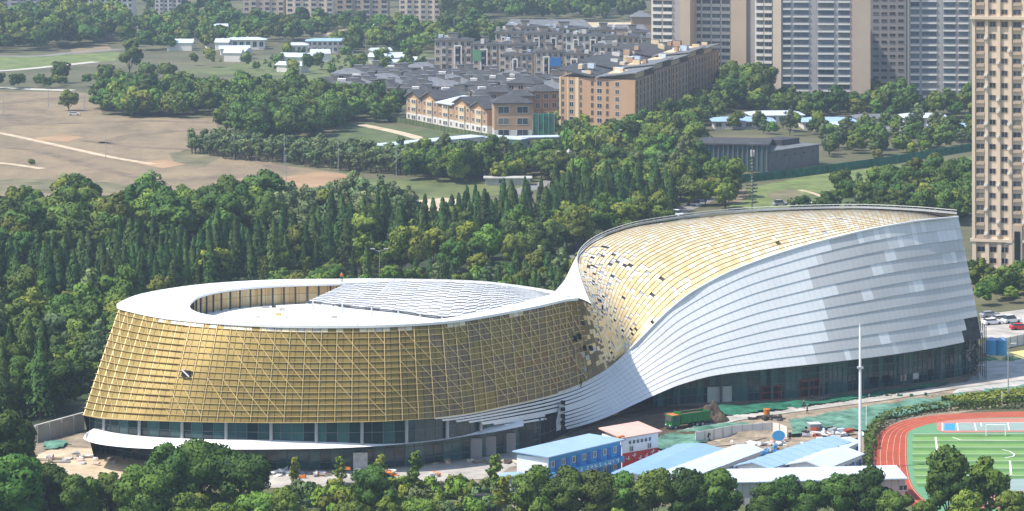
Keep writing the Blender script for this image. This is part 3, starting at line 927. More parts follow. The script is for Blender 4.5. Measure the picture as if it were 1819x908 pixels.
ribbon('park_road', [(1160, 395), (1215, 372), (1260, 352)], 6, .09, M['road'])
ribbon('estate_road', [(905, 345), (985, 322), (1060, 296), (1120, 270)], 7, .09, M['road'])
sheet('square', [(640, 322), (900, 318), (960, 324), (880, 332), (800, 332)], .08, M['grass'])
ribbon('street', [(560, 500), (740, 494), (900, 490), (1000, 470), (1080, 440)], 9, .09, M['road'])
for q_, w_ in (([(380, 252), (420, 262), (470, 290), (520, 306)], 5), ([(185, 255), (240, 240), (330, 232), (385, 230)], 6), ([(-60, 255), (60, 268), (180, 300), (300, 330)], 4), ([(0, 185), (60, 178), (140, 172)], 8), ([(200, 330), (330, 318), (470, 312)], 7), ([(-40, 225), (100, 220), (260, 215), (380, 218)], 5), ([(150, 250), (260, 262), (400, 268)], 4)):
    ribbon('field_track', q_, w_, .075, M['furrow_shadow'])
sheet('field', [(-60, 205), (0, 202), (70, 206), (95, 212), (40, 222), (-60, 224)], .076, M['furrow_shadow'])  # dark patch: a shadow falling in from the left, put into the colour
sheet('field', [(60, 246), (110, 240), (150, 244), (120, 252), (80, 252)], .076, M['orange_soil'])
sheet('field', [(240, 290), (290, 284), (330, 292), (290, 300)], .076, M['orange_soil'])
sheet('field', [(-60, 325), (40, 318), (160, 322), (260, 330), (200, 342), (-60, 345)], .076, M['weeds'])
sheet('field', [(300, 272), (350, 268), (390, 280), (360, 296), (310, 290)], .074, M['weeds'])
# building site
sheet('site_ground', [(20, 800), (70, 770), (150, 770), (480, 830), (800, 800), (1000, 750), (1180, 700), (1400, 690), (1740, 640), (1900, 625), (1900, 700), (1560, 760), (1540, 860), (900, 905), (640, 862), (300, 870), (60, 850)], .05, M['dirt'])
sheet('forecourt', [(400, 838), (620, 838), (760, 828), (860, 814), (960, 794), (1060, 762), (1090, 768), (1000, 806), (905, 832), (880, 850), (700, 862), (480, 868)], .10, M['paving'])
sheet('pale_yard', [(60, 812), (100, 795), (230, 800), (300, 850), (310, 880), (240, 880), (120, 860)], .10, M['pale_soil'])
sheet('yard', [(1690, 700), (1740, 662), (1748, 640), (1900, 618), (1900, 680), (1800, 688)], .10, M['concrete'])
sheet('sand_strip', [(1755, 632), (1900, 612), (1900, 632), (1770, 642)], .14, M['yellow'])
sheet('car_park', [(1740, 600), (1742, 560), (1900, 540), (1900, 606)], .08, M['paving'])
sheet('soil_slope', [(1000, 775), (1060, 748), (1110, 735), (1165, 722), (1270, 722), (1300, 745), (1180, 775), (1080, 790)], .11, M['darksoil'])  # dark soil; the shade under the sweep is in its colour too
def net(name, pxl, z, m, amp=.35, label=None):
    """a netting sheet laid over uneven soil: folds in real relief"""
    poly = [P(*p) for p in pxl]
    xs = [p.x for p in poly]; ys = [p.y for p in poly]
    b = bmesh.new()
    st = 0.8
    nx = int((max(xs) - min(xs)) / st) + 2; ny = int((max(ys) - min(ys)) / st) + 2
    g = {}
    r = random.Random(int(pxl[0][0] * 7 + pxl[1][1]))
    ph = [r.uniform(0, 6) for _ in range(6)]
    for i in range(nx):
        for j in range(ny):
            x = min(xs) + i * st; y = min(ys) + j * st
            if inside([(p.x, p.y) for p in poly], x, y):
                h = amp * (.5 + .25 * math.sin(x * .8 + ph[0] + math.sin(y * .5)) + .25 * math.sin(y * .7 + ph[1] + x * .2)) + r.uniform(0, .16)
                g[i, j] = b.verts.new((x, y, z + h))
    for (i, j) in list(g):
        q = [(i, j), (i + 1, j), (i + 1, j + 1), (i, j + 1)]
        if all(k in g for k in q): b.faces.new([g[k] for k in q])
    me = bpy.data.meshes.new(name); b.to_mesh(me); b.free(); me.materials.append(m)
    return tag(link(name, me), label, 'netting', 'netting laid over the site soil')
net('dust_net', [(1255, 738), (1265, 722), (1350, 719), (1440, 713), (1500, 704), (1600, 692), (1690, 678), (1690, 686), (1500, 716), (1380, 733), (1290, 742)], .08, M['netdark'], .5, 'dark green netting strip laid along the foot of the glass curtain wall')
net('dust_net', [(1165, 806), (1150, 784), (1230, 762), (1330, 752), (1345, 757), (1262, 785), (1235, 800)], .12, M['netting'], .6, 'green netting over the soil below the green dump truck')
net('dust_net', [(1400, 765), (1400, 748), (1470, 737), (1550, 722), (1680, 705), (1850, 680), (1850, 706), (1700, 724), (1560, 752), (1545, 772), (1470, 762)], .08, M['netting'], .5, 'long teal netting between pale path and dark track hedge')
net('dust_net', [(1395, 778), (1402, 768), (1425, 762), (1436, 768), (1425, 778)], .12, M['netting'], .9, 'small crumpled bright green net heap beside the round blue sign')
net('dust_net', [(75, 800), (70, 790), (110, 782), (130, 790), (110, 800)], .1, M['netting'], .4, 'teal netting beside the concrete ramp wall left of the gold building')
ribbon('site_path', [(1230, 768), (1285, 748), (1400, 730), (1500, 717), (1600, 703), (1700, 687), (1850, 668)], 4.2, .16, M['paving'])
sheet('pale_earth', [(1240, 780), (1300, 760), (1380, 752), (1395, 758), (1340, 770), (1300, 790)], .14, M['pale_soil'])
sheet('earth_bank', [(1255, 796), (1300, 775), (1385, 760), (1395, 770), (1320, 790)], .18, M['dirt'])
# running track and pitch
OUTL = [(1572, 905), (1560, 870), (1553, 840), (1550, 812), (1553, 790), (1562, 770), (1585, 755), (1620, 745), (1670, 738), (1740, 734), (1819, 732), (1930, 734), (2040, 744)]
INL = [(1660, 905), (1626, 872), (1615, 845), (1611, 815), (1611, 792), (1612, 772), (1622, 764), (1645, 756), (1685, 748.5), (1745, 744), (1819, 742.5), (1920, 744.5), (2030, 754)]
oo_ = spline([P(*p) for p in OUTL], 90); ii_ = spline([P(*p) for p in INL], 90)
mb = MB()
z_ = np.array([0, 0, .12])
mb.strip(list(oo_ + z_), list(ii_ + z_), M['redtrack'])
tag(mb.build('running_track'), kind='structure')
mb = MB()
for k in range(6):
    f = .04 + .92 * k / 5
    c = oo_ + (ii_ - oo_) * f
    L_ = []; R_ = []
    for i in range(90):
        w = (ii_[i] - oo_[i]); w = w / np.linalg.norm(w) * .045
        L_.append(c[i] - w + [0, 0, .125]); R_.append(c[i] + w + [0, 0, .125])
    mb.strip(L_, R_, M['lane'])
tag(mb.build('track_marking'), kind='structure')
inn = [Vector(p) for p in ii_]
sheet('pitch', None, .11, M['turf3'], world_pts=inn + [P(2030, 905), P(1800, 960), P(1690, 930)])
mb = MB()
y0 = P(1700, 772).y; y1 = P(1700, 866).y
ns = 15
for k in range(ns):
    ya = y0 + (y1 - y0) * k / ns; yb = y0 + (y1 - y0) * (k + 1) / ns
    xl = 1e9
    pts = [p for p in inn[:60] if yb - 1.2 <= p.y <= ya + 1.2]
    xl = max([p.x for p in pts] or [72]) + .7
    mm = M['turf1'] if k % 2 else M['turf2']
    mb.face([(xl, yb, .13), (125, yb, .13), (125, ya, .13), (xl, ya, .13)], mm)
    if k % 1 == 0:
        mb.face([(xl + .1, ya - .14, .135), (125, ya - .14, .135), (125, ya, .135), (xl + .1, ya, .135)], M['turf1'] if k % 2 else M['paint'])
tag(mb.build('striped_turf'), kind='structure')
mb = MB()
def pline(a, b, w=.12, z=.15):
    A, B_ = P(*a), P(*b); t = (B_ - A).normalized(); n = Vector((-t.y, t.x, 0)) * w
    q = [A + n, A - n, B_ - n, B_ + n]
    mb.face([(p.x, p.y, z) for p in q], M['paint'])
pline((1662, 778), (1669, 840), .16)
pline((1692, 778), (1706, 783)); pline((1706, 783), (1850, 784), .08)
arc = [(1780, 800), (1793, 803), (1802, 808), (1800, 812), (1785, 815)]
for a, b in zip(arc[:-1], arc[1:]): pline(a, b)
pline((1794, 820), (1796, 845), .16)
tag(mb.build('pitch_marking'), kind='structure')
sheet('faded_apron', [(1664, 766), (1664, 752), (1690, 747.5), (1745, 745), (1819, 744), (1930, 746), (1935, 768), (1680, 770)], .15, M['pinktrack'])
sheet('court', [(1674, 766.5), (1675, 753.5), (1819, 752), (1930, 753), (1935, 766)], .16, M['court'])
mb = MB()
for a, b in (((1674, 753), (1674, 767)), ((1700, 753), (1702, 767)), ((1731, 752.5), (1734, 767)), ((1742, 752.5), (1744, 760)), ((1790, 752), (1793, 766)), ((1700, 753), (1850, 752))): pline(a, b, .1, .18)
tag(mb.build('court_marking'), kind='structure')
sheet('blue_court', [(1677, 766), (1678, 754), (1696, 753.6), (1697, 766)], .17, M['skyblue'])
sheet('lower_court', [(1735, 874), (1728, 856), (1900, 848), (1900, 874)], .16, M['court'])
sheet('lower_apron', [(1690, 905), (1730, 876), (1900, 872), (1900, 905)], .16, M['pinktrack'])
# ------------------------------------------------------------------ buildings
WCACHE = {}
def win_mesh(w, h, frame, pane, fr=.12):
    k = ('w', w, h, frame.name, pane.name, fr)
    if k not in WCACHE:
        mb = MB()
        mb.face([(0, -.02, 0), (w, -.02, 0), (w, -.02, h), (0, -.02, h)], pane)
        for a in ((0, 0, w, fr), (0, h - fr, w, h), (0, fr, fr, h - fr), (w - fr, fr, w, h - fr), (w / 2 - fr / 3, fr, w / 2 + fr / 3, h - fr)):
            mb.box(a[0], -.10, a[1], a[2], -.03, a[3], frame)
        WCACHE[k] = mb.mesh('window')
    return WCACHE[k]
def bal_mesh(w, h, d, m, m2):
    k = ('b', w, h, d, m.name, m2.name)
    if k not in WCACHE:
        mb = MB()
        mb.box(0, -d, -.15, w, -.03, .12, m)
        mb.box(0, -d, .12, w, -d + .12, h, m2)
        mb.box(0, -d + .12, .12, .12, -.03, h, m2); mb.box(w - .12, -d + .12, .12, w, -.03, h, m2)
        WCACHE[k] = mb.mesh('balcony')
    return WCACHE[k]
def place_parts(name, root, items, limit=100):
    """items: (mesh, x, y, z, rz) in root space, largest in the photo first; past the limit ONE stuff part"""
    for me, x, y, z, rz in items[:limit]:
        o = link(name, me, root, (x, y, z)); o.rotation_euler = (0, 0, rz)
    rest = items[limit:]
    if rest:
        b = bmesh.new(); mats = []
        for me, x, y, z, rz in rest:
            tmp = bmesh.new(); tmp.from_mesh(me)
            idx = []
            for m in me.materials:
                if m not in mats: mats.append(m)
                idx.append(mats.index(m))
            for f in tmp.faces: f.material_index = idx[f.material_index]
            tmp.transform(Matrix.Translation((x, y, z)) @ Matrix.Rotation(rz, 4, 'Z'))
            t2 = bpy.data.meshes.new('tmp'); tmp.to_mesh(t2); tmp.free()
            b.from_mesh(t2); bpy.data.meshes.remove(t2)
        me = bpy.data.meshes.new(name); b.to_mesh(me); b.free()
        for m in mats: me.materials.append(m)
        o = link(name, me, root); o['kind'] = 'stuff'
def root_at(name, a, b, label, cat, group=None):
    """Empty at front corner a, local x towards b, local y away from the camera side"""
    return empty(name, (a[0], a[1], 0), math.atan2(b[1] - a[1], b[0] - a[0]), label, cat, group)

# ---- high-rise towers
def tower(px0, px1, basey, h, depth, label, wallm, cols, floor=3.0, group=None, turn=0.0, base=0, name='apartment_tower'):
    """cols: list of (x0, x1, kind) in fractions of the front; kind w = window, b = balcony strip, p = pier, d = dark recess"""
    a = P(px0, basey); b = P(px1, basey)
    if turn:
        L = (b - a).length
        b = a + Vector((math.cos(turn), math.sin(turn), 0)) * L / max(.3, math.cos(turn))
    r = root_at(name, a, b, label, 'tower', group)
    W = (b - a).length
    mb = MB(); mb.box(0, 0, 0, W, depth, h, wallm); mb.box(.5, .5, h, W - .5, depth - .5, h + 1.2, wallm)
    mb.build('wall', r)
    nf = int((h - base) / floor)
    wins = []; bals = []; piers = MB(); rec = MB()
    for k in range(nf):
        z = base + k * floor
        for x0, x1, kind in cols:
            x = x0 * W; w = (x1 - x0) * W
            if kind == 'w': wins.append((win_mesh(round(w, 2), 1.5, M['towerwhite'] if wallm is not M['tower'] else M['tower2'], M['pane']), x, 0, z + .95, 0))
            if kind == 's': wins.append((win_mesh(round(w, 2), 1.3, M['tower2'], M['pane'], .08), x, 0, z + 1.0, 0))
            if kind == 'b':
                wins.append((win_mesh(round(w, 2), 1.75, M['towerwhite'], M['paneb'], .1), x, 0, z + 1.05, 0))
                bals.append((bal_mesh(round(w, 2), .85, .9, M['towerwhite'], M['towerwhite']), x, 0, z + .1, 0))
            if kind == 'g':
                wins.append((win_mesh(round(w, 2), 1.9, M['towergrey'], M['paneb'], .1), x, 0, z + .95, 0))
                bals.append((bal_mesh(round(w, 2), .5, .7, M['towerwhite'], M['towerwhite']), x, 0, z + .1, 0))
    for x0, x1, kind in cols:
        if kind == 'p': piers.box(x0 * W, -1.1, 0, x1 * W, -.004, h + .6, M['tower'])
        if kind == 'q': piers.box(x0 * W, -1.3, 0, x1 * W, -.004, h + .6, M['tower2'])
        if kind == 'd': rec.box(x0 * W, -.06, 0, x1 * W, -.004, h, M['towergrey'])
    place_parts('window', r, wins); place_parts('balcony', r, bals)
    if piers.f: piers.build('pier', r)
    if rec.f: rec.build('recess', r)
    mb = MB(); mb.box(-.6, -1.6, h + 1.2, W + .6, depth + .4, h + 1.6, M['towergrey']); mb.build('roof', r)
    return r, W
B4 = lambda s, e, n, k, g=.12: [(s + (e - s) * (i + g / 2) / n, s + (e - s) * (i + 1 - g / 2) / n, k) for i in range(n)]
tower(1157, 1226, 160, 92, 16, 'white balconied tower at the far left of the high-rise row', M['tower'], B4(.02, .55, 2, 'b') + [(.56, .74, 'd')] + B4(.58, .73, 1, 's') + [(.75, 1, 'q')], turn=-.3)
tower(1227, 1339, 158, 95, 18, 'white balconied tower with broad plain beige pier, second in the row', M['tower'], B4(.02, .62, 4, 'b') + [(.63, .87, 'q'), (.88, 1, 'd')] + B4(.89, .98, 1, 's'), turn=-.3)
tower(1341, 1373, 176, 90, 16, 'narrow white balconied tower wedged before the large glazed tower', M['tower'], B4(.04, .96, 2, 'b'), turn=-.3)
tower(1373, 1544, 188, 93, 20, 'large tower of bluish glazed balconies between two beige end piers', M['towergrey'], [(0, .085, 'p'), (.815, 1, 'q')] + B4(.095, .19, 1, 'g') + B4(.2, .38, 1, 'g') + [(.385, .445, 'd')] + B4(.45, .64, 1, 'g') + B4(.66, .80, 1, 'g'), turn=-.1)
tower(1545, 1611, 170, 90, 16, 'dark shaded tower block in the gap between two glazed towers', M['towergrey'], B4(.05, .95, 4, 's', .3))
tower(1612, 1722, 186, 93, 18, 'bluish glazed balcony tower just left of the tan near tower', M['towergrey'], [(0, .03, 'p')] + B4(.04, .2, 1, 'g') + B4(.21, .48, 1, 'g') + [(.48, .55, 'd')] + B4(.56, .78, 1, 'g') + B4(.80, .98, 1, 'g'), turn=-.1)
# near tan tower
a = P(1727, 491); turn = math.radians(-14)
r = empty('apartment_tower', a, turn, 'tan tower with small dark windows, nearest one at the right edge', 'tower')
W = 22.0; hT = 99.0
mb = MB(); mb.box(0, 0, 0, W, 16, hT, M['tower']); mb.build('wall', r)
mb = MB()
for x in (0, 3.15, 6.1, 8.9, 12.3, 15.2, 18, 21): mb.box(x, -.55, 9.5, x + .75, -.004, hT + .5, M['tower'])
for x in (0, 3.15, 6.1, 8.9, 15.2, 18, 21): mb.box(x + .05, -.75, 0, x + 1.0, -.004, 8.6, M['tower'])
mb.build('pier', r)
mb = MB(); mb.box(-.4, -1.0, 8.7, W + .4, -.004, 9.4, M['tower']); mb.box(-.5, -1.2, 63.2, W + .5, -.004, 64.0, M['tower']); mb.box(-.5, -1.2, hT, W + .5, 16.5, hT + 1, M['tower2']); mb.build('cornice', r)
wins = []
wl = win_mesh(2.0, 1.35, M['tower2'], M['pane'], .08); ws = win_mesh(1.6, 1.35, M['tower2'], M['pane'], .08)
for k in range(3):
    for x, me in ((1.2, wl), (4.3, ws), (7.1, ws)): wins.append((me, x, 0, .6 + k * 2.75, 0))
for k in range(29):
    z = 10.3 + k * 3.0
    for x, me in ((1.0, wl), (4.15, ws), (7.05, ws), (9.9, wl), (13.2, ws), (16.1, ws), (18.9, wl)): wins.append((me, x, 0, z, 0))
place_parts('window', r, wins)
mb = MB()
for k in range(29):
    z = 10.3 + k * 3.0
    for x in (1.0, 9.9): mb.box(x, -.5, z - .75, x + 2.0, -.004, z - .15, M['tower2'])
mb.build('window_apron', r)
for k in range(34):
    mb = MB(); x = random.choice((3.2, 6.15, 12.4, 15.25, 8.85)); zz = 10.3 + random.randrange(20) * 3.0
    mb.box(x - .3, -1.0, zz, x + .45, -.6, zz + .6, M['towerwhite']); mb.build('air_conditioner', r)
mb = MB(); mb.box(9.8, -1.0, 3.0, 12.2, -.02, 13, M['tower2']); mb.box(10.3, -1.1, 4, 11.7, -1.0, 11.5, M['pane']); mb.build('stair_window', r)

# ---- orange apartment blocks (stepped, lean-to roofs)
def gwall(mb, W, D, h, m): mb.box(0, 0, 0, W, D, h, m)
A0, A1 = P(994, 226), P(1128, 234); A2 = P(1278, 168)
ax = (A1 - A0).normalized(); ay = (A2 - A1)
LEN = ay.length; ayn = ay.normalized()
names = ['orange apartment block at the near end of the stepped row', 'second orange apartment block from the near end of the stepped row', 'middle orange apartment block of the stepped row with lean-to roof', 'fourth orange apartment block of the stepped row, before the last', 'orange apartment block at the far end of the stepped row, beside the towers']
for k in range(5):
    o = A0 + ayn * (LEN * k / 5)
    r = empty('apartment_block', o, 0, names[k], 'apartment block', 'orange apartment blocks in a stepped row')
    Wv = A1 - A0; Dv = ayn * (LEN / 5 - 1.2)
    h0 = 19.0 + (k % 2) * .8
    z = lambda v, q: Vector((v.x, v.y, q))
    m = M['orange'] if k % 2 == 0 else M['orange2']
    mb = MB()
    mb.hexa([z(Vector(), 0), z(Wv, 0), z(Wv + Dv, 0), z(Dv, 0), z(Vector(), h0), z(Wv, h0), z(Wv + Dv, h0), z(Dv, h0)], m)
    mb.hexa([z(Wv * 1.02, 0) + ax, z(Wv * 1.1, 0), z(Wv * 1.1 + Dv, 0), z(Wv * 1.02 + Dv, 0), z(Wv * 1.02, 3.0) + ax, z(Wv * 1.1, 3.0), z(Wv * 1.1 + Dv, 3.0), z(Wv * 1.02 + Dv, 3.0)], M['greywall'])
    mb.build('wall', r)
    mb = MB()
    e = ax * .9
    lo, hi = h0 + .05, h0 + 2.6
    # two lean-to roof leaves falling towards the middle
    for f0, f1, za, zb in ((0, .46, hi, lo + .3), (.48, 1, lo + .3, hi)):
        p, q = Wv * f0, Wv * f1
        e0 = -e if f0 == 0 else Vector(); e1 = e if f1 == 1 else Vector()
        mb.hexa([z(p + e0 - ayn, za), z(q + e1 - ayn, zb), z(q + e1 + Dv + ayn * .4, zb), z(p + e0 + Dv + ayn * .4, za),
                 z(p + e0 - ayn, za + .35), z(q + e1 - ayn, zb + .35), z(q + e1 + Dv + ayn * .4, zb + .35), z(p + e0 + Dv + ayn * .4, za + .35)], M['slate2'] if f0 else M['slate'])
    mb.hexa([z(Wv * .6 + Dv * .2, h0), z(Wv * .95 + Dv * .2, h0), z(Wv * .95 + Dv * .7, h0), z(Wv * .6 + Dv * .7, h0), z(Wv * .6 + Dv * .2, h0 + 1.8), z(Wv * .95 + Dv * .2, h0 + 1.8), z(Wv * .95 + Dv * .7, h0 + 1.8), z(Wv * .6 + Dv * .7, h0 + 1.8)], M['cream'])
    for q_ in range(7):
        f0, g0 = random.uniform(.05, .85), random.uniform(.05, .85); sx, sy, sz_ = random.uniform(1.5, 4), random.uniform(1.5, 4), random.uniform(1.0, 2.4)
        c_ = Wv * f0 + Dv * g0; zb = h0 + (1.2 if .25 < f0 < .7 else 2.2)
        mb.hexa([z(c_, zb), z(c_ + ax * sx, zb), z(c_ + ax * sx + ayn * sy, zb), z(c_ + ayn * sy, zb), z(c_, zb + sz_), z(c_ + ax * sx, zb + sz_), z(c_ + ax * sx + ayn * sy, zb + sz_), z(c_ + ayn * sy, zb + sz_)], random.choice([M['cream'], M['orange'], M['palewall'], M['whiteroof']]), random.choice([M['slate'], M['slate2'], M['whiteroof']]))
    mb.build('roof', r)
    items = []
    W_ = Wv.length; ang = math.atan2(Wv.y, Wv.x)
    if k == 0:
        for fx, w in ((.03, 1.0), (.13, 2.0), (.27, 1.0), (.42, 1.2), (.50, 2.2), (.62, 1.2), (.74, 1.8)):
            for fl in range(6):
                p = ax * (W_ * fx)
                items.append((win_mesh(w, 1.9, M['palewall'] if w > 1.7 else M['orange2'], M['pane']), p.x, p.y, 2.4 + fl * 2.75, ang))
        mb = MB()
        for f0, f1 in ((0, .02), (.11, .125), (.215, .26)): 
            p, q = Wv * f0, Wv * f1; n = Vector((ax.y, -ax.x, 0)) * .25
            mb.hexa([z(p + n, 0), z(q + n, 0), z(q, 0), z(p, 0), z(p + n, h0), z(q + n, h0), z(q, h0), z(p, h0)], M['cream'])
        mb.build('pilaster', r)
    mb = MB()
    angd = math.atan2(Dv.y, Dv.x)
    nb_ = 5
    for q in range(nb_):
        p = Wv + Dv * ((q + .2) / nb_)
        for fl in range(6): items.append((win_mesh(2.6, 2.2, M['darksteel'], M['pane']), p.x, p.y, 2.5 + fl * 2.75, angd))
        n = Vector((ayn.y, -ayn.x, 0)) * .22
        for g_ in (.02, .66):
            p = Wv + Dv * ((q + g_) / nb_); q2 = p + ayn * (1.5 if g_ < .5 else .9)
            mb.hexa([z(p + n, 1), z(q2 + n, 1), z(q2, 1), z(p, 1), z(p + n, h0), z(q2 + n, h0), z(q2, h0), z(p, h0)], m if g_ < .5 else M['tower2'])
    mb.build('wall_rib', r)
    place_parts('window', r, items)

# ---- generic mid-rise with hip or flat roof
def midrise(px0, px1, basey, h, depth, label, wallm, roofm, floors, bays, group, turn=0.0, frames=(), cover=None, name='apartment_block', cat='apartment block', pend=True):
    a = P(px0, basey); b = P(px1, basey); L = (b - a).length
    d = Vector((math.cos(turn), math.sin(turn), 0)); b = a + d * L
    r = root_at(name, a, b, label, cat, group)
    mb = MB(); mb.box(0, 0, 0, L, depth, h, wallm); mb.build('wall', r)
    mb = MB(); e = .9
    mb.hexa([(-e, -e, h), (L + e, -e, h), (L + e, depth + e, h), (-e, depth + e, h), (L * .18, depth * .4, h + 1.1), (L * .82, depth * .4, h + 1.1), (L * .82, depth * .6, h + 1.1), (L * .18, depth * .6, h + 1.1)], roofm)
    for q_ in range(5 if pend else 0):
        x0_ = random.uniform(0, L - 2.5); y0_ = random.uniform(0, depth - 3)
        mb.box(x0_, y0_, h, x0_ + random.uniform(1, 2.5), y0_ + random.uniform(1, 2.5), h + random.uniform(1.2, 2.6), random.choice([M['towerwhite'], M['whiteroof'], wallm, M['towergrey']]))
    if pend:
        mb.box(L * .35, depth * .25, h + .6, L * .6, depth * .7, h + 2.9, wallm); mb.box(L * .33, depth * .2, h + 2.9, L * .62, depth * .75, h + 3.2, roofm)
    mb.build('roof', r)
    items = []; bl = []
    fh = h / floors
    for k in range(floors):
        for q in range(bays):
            w = L / bays
            items.append((win_mesh(round(w * .62, 2), round(fh * .58, 2), M['palewall'], M['pane']), q * w + w * .19, 0, k * fh + fh * .25, 0))
            if q % 2: bl.append((bal_mesh(round(w * .8, 2), .9, 1.0, M['palewall'], M['towergrey']), q * w + w * .1, 0, k * fh + .1, 0))
        items.append((win_mesh(1.4, round(fh * .5, 2), M['palewall'], M['pane']), 0, depth * .62, k * fh + fh * .25, -math.pi / 2))
    place_parts('window', r, items); place_parts('balcony', r, bl)
    for f0, f1 in frames:
        mb = MB(); x0, x1 = f0 * L, f1 * L; t = .55; hh = h * .88
        mb.box(x0, -1.4, 0, x0 + t, -.02, hh, M['towerwhite']); mb.box(x1 - t, -1.4, 0, x1, -.02, hh, M['towerwhite']); mb.box(x0 + t, -1.4, hh - t, x1 - t, -.02, hh, M['towerwhite'])
        mb.box(x0 + t, -.5, 0, x1 - t, -.02, hh - t, M['pane'])
        mb.build('stair_frame', r)
    if cover:
        mb = MB(); mb.box(cover[0] * L, -1.6, h * cover[1], cover[2] * L, -1.45, h * cover[3], cover[4]); mb.build('scaffold_sheet', r)
    return r
G_ = 'grey mid-rise flats behind the villas'
g, s_ = M['greywall'], M['slate']
rowsM = [
 (905, 962, 100, 13, 'grey flats with hipped roof far behind, in front of the great hall', g, 4, 6, (), None),
 (968, 1040, 103, 13, 'long grey flats under the eave of the great hall roof', g, 4, 7, (), None),
 (1045, 1100, 106, 13, 'grey flats beside the red brick turret far behind', g, 4, 5, (), None),
 (1098, 1150, 110, 13, 'grey flats nearest the white towers at the back', g, 4, 5, (), None),
 (880, 930, 116, 14, 'grey flats with a white rooftop box', g, 4, 5, (), None),
 (935, 1000, 118, 14, 'wide grey flats in the second rank below the hall', g, 4, 6, (), None),
 (1005, 1070, 121, 14, 'pale grey flats in the middle of the second rank', M['palewall'], 4, 6, (), None),
 (1075, 1135, 124, 14, 'grey flats in the second rank near the orange row', g, 4, 6, (), None),
 (1140, 1190, 128, 14, 'grey flats tucked behind the far orange blocks', g, 4, 5, (), None),
 (772, 838, 140, 15.5, 'grey flats at the left end with one white stair frame', g, 5, 6, ((.53, .74),), None),
 (840, 884, 143, 14.5, 'grey flats with a green sheet hung over the balconies', g, 5, 4, ((.30, .60),), (.0, .55, .34, .85, M['turf3'])),
 (886, 950, 146, 15, 'tan grey flats with a broad blank left wall', M['greywall'], 5, 5, (), None),
 (896, 946, 154, 12.5, 'cream end-walled flats standing in front of the tan grey flats', g, 4, 5, ((.28, .48),), None),
 (952, 1002, 156, 14, 'grey flats with blue sheets on the balconies and white stair frame', g, 5, 5, ((.25, .48),), (.5, .6, .9, .85, M['blue'])),
 (1004, 1052, 158, 13.5, 'grey flats with white stair frame right of the blue sheeted ones', g, 5, 4, ((.2, .46),), None),
 (1054, 1110, 150, 15, 'pale fronted flats rising behind the nearest orange block', M['palewall'], 5, 5, (), None),
]
for (a, b, y, h, lab, wm, fl, bays, fr, cov) in rowsM:
    midrise(a, b, y, h * 1.12, 12, lab, wm, s_, fl, bays, G_, math.radians(random.uniform(-4, 3)), fr or ((.2, .36), (.66, .82))[:random.choice((1, 2))], cov)
# great hall with hipped roof, its wing and a brick turret
def hall(px0, px1, basey, h, depth, rh, label, name='great_hall', inset=.12):
    a = P(px0, basey); b = P(px1, basey); L = (b - a).length
    r = root_at(name, a, b, label, 'hall')
    mb = MB(); mb.box(0, 0, 0, L, depth, h, M['orange2']); mb.build('wall', r)
    mb = MB(); e = 2
    mb.hexa([(-e, -e, h), (L + e, -e, h), (L + e, depth + e, h), (-e, depth + e, h), (L * inset * .6, depth * .5, h + rh), (L * (1 - inset), depth * .5, h + rh), (L * (1 - inset), depth * .52, h + rh), (L * inset * .6, depth * .52, h + rh)], M['slate2'])
    mb.build('roof', r)
    items = [(win_mesh(3.0, 1.6, M['palewall'], M['pane']), 1.5 + i * 4.0, 0, h - 3.2, 0) for i in range(int(L / 4) - 1)]
    place_parts('window', r, items)
hall(895, 1058, 86, 6.5, 34, 7.5, 'very long low hall with pale grey hipped roof behind the flats')
hall(1060, 1156, 88, 6, 30, 6.0, 'grey roofed wing of the long hall, beside the white tower')
a = P(1122, 62); mb = MB(); mb.box(a.x, a.y, 0, a.x + 10, a.y + 10, 9, M['orange2'])
t = empty('brick_turret', a, 0, 'small red brick turret with a pyramid roof beyond the long hall', 'turret')
mb = MB(); mb.box(0, 0, 0, 11, 10, 10, M['orange2']); mb.build('wall', t)
mb = MB(); mb.hexa([(-1, -1, 10), (12, -1, 10), (12, 11, 10), (-1, 11, 10), (5, 4.5, 13), (6, 4.5, 13), (6, 5.5, 13), (5, 5.5, 13)], M['slate2']); mb.build('roof', t)

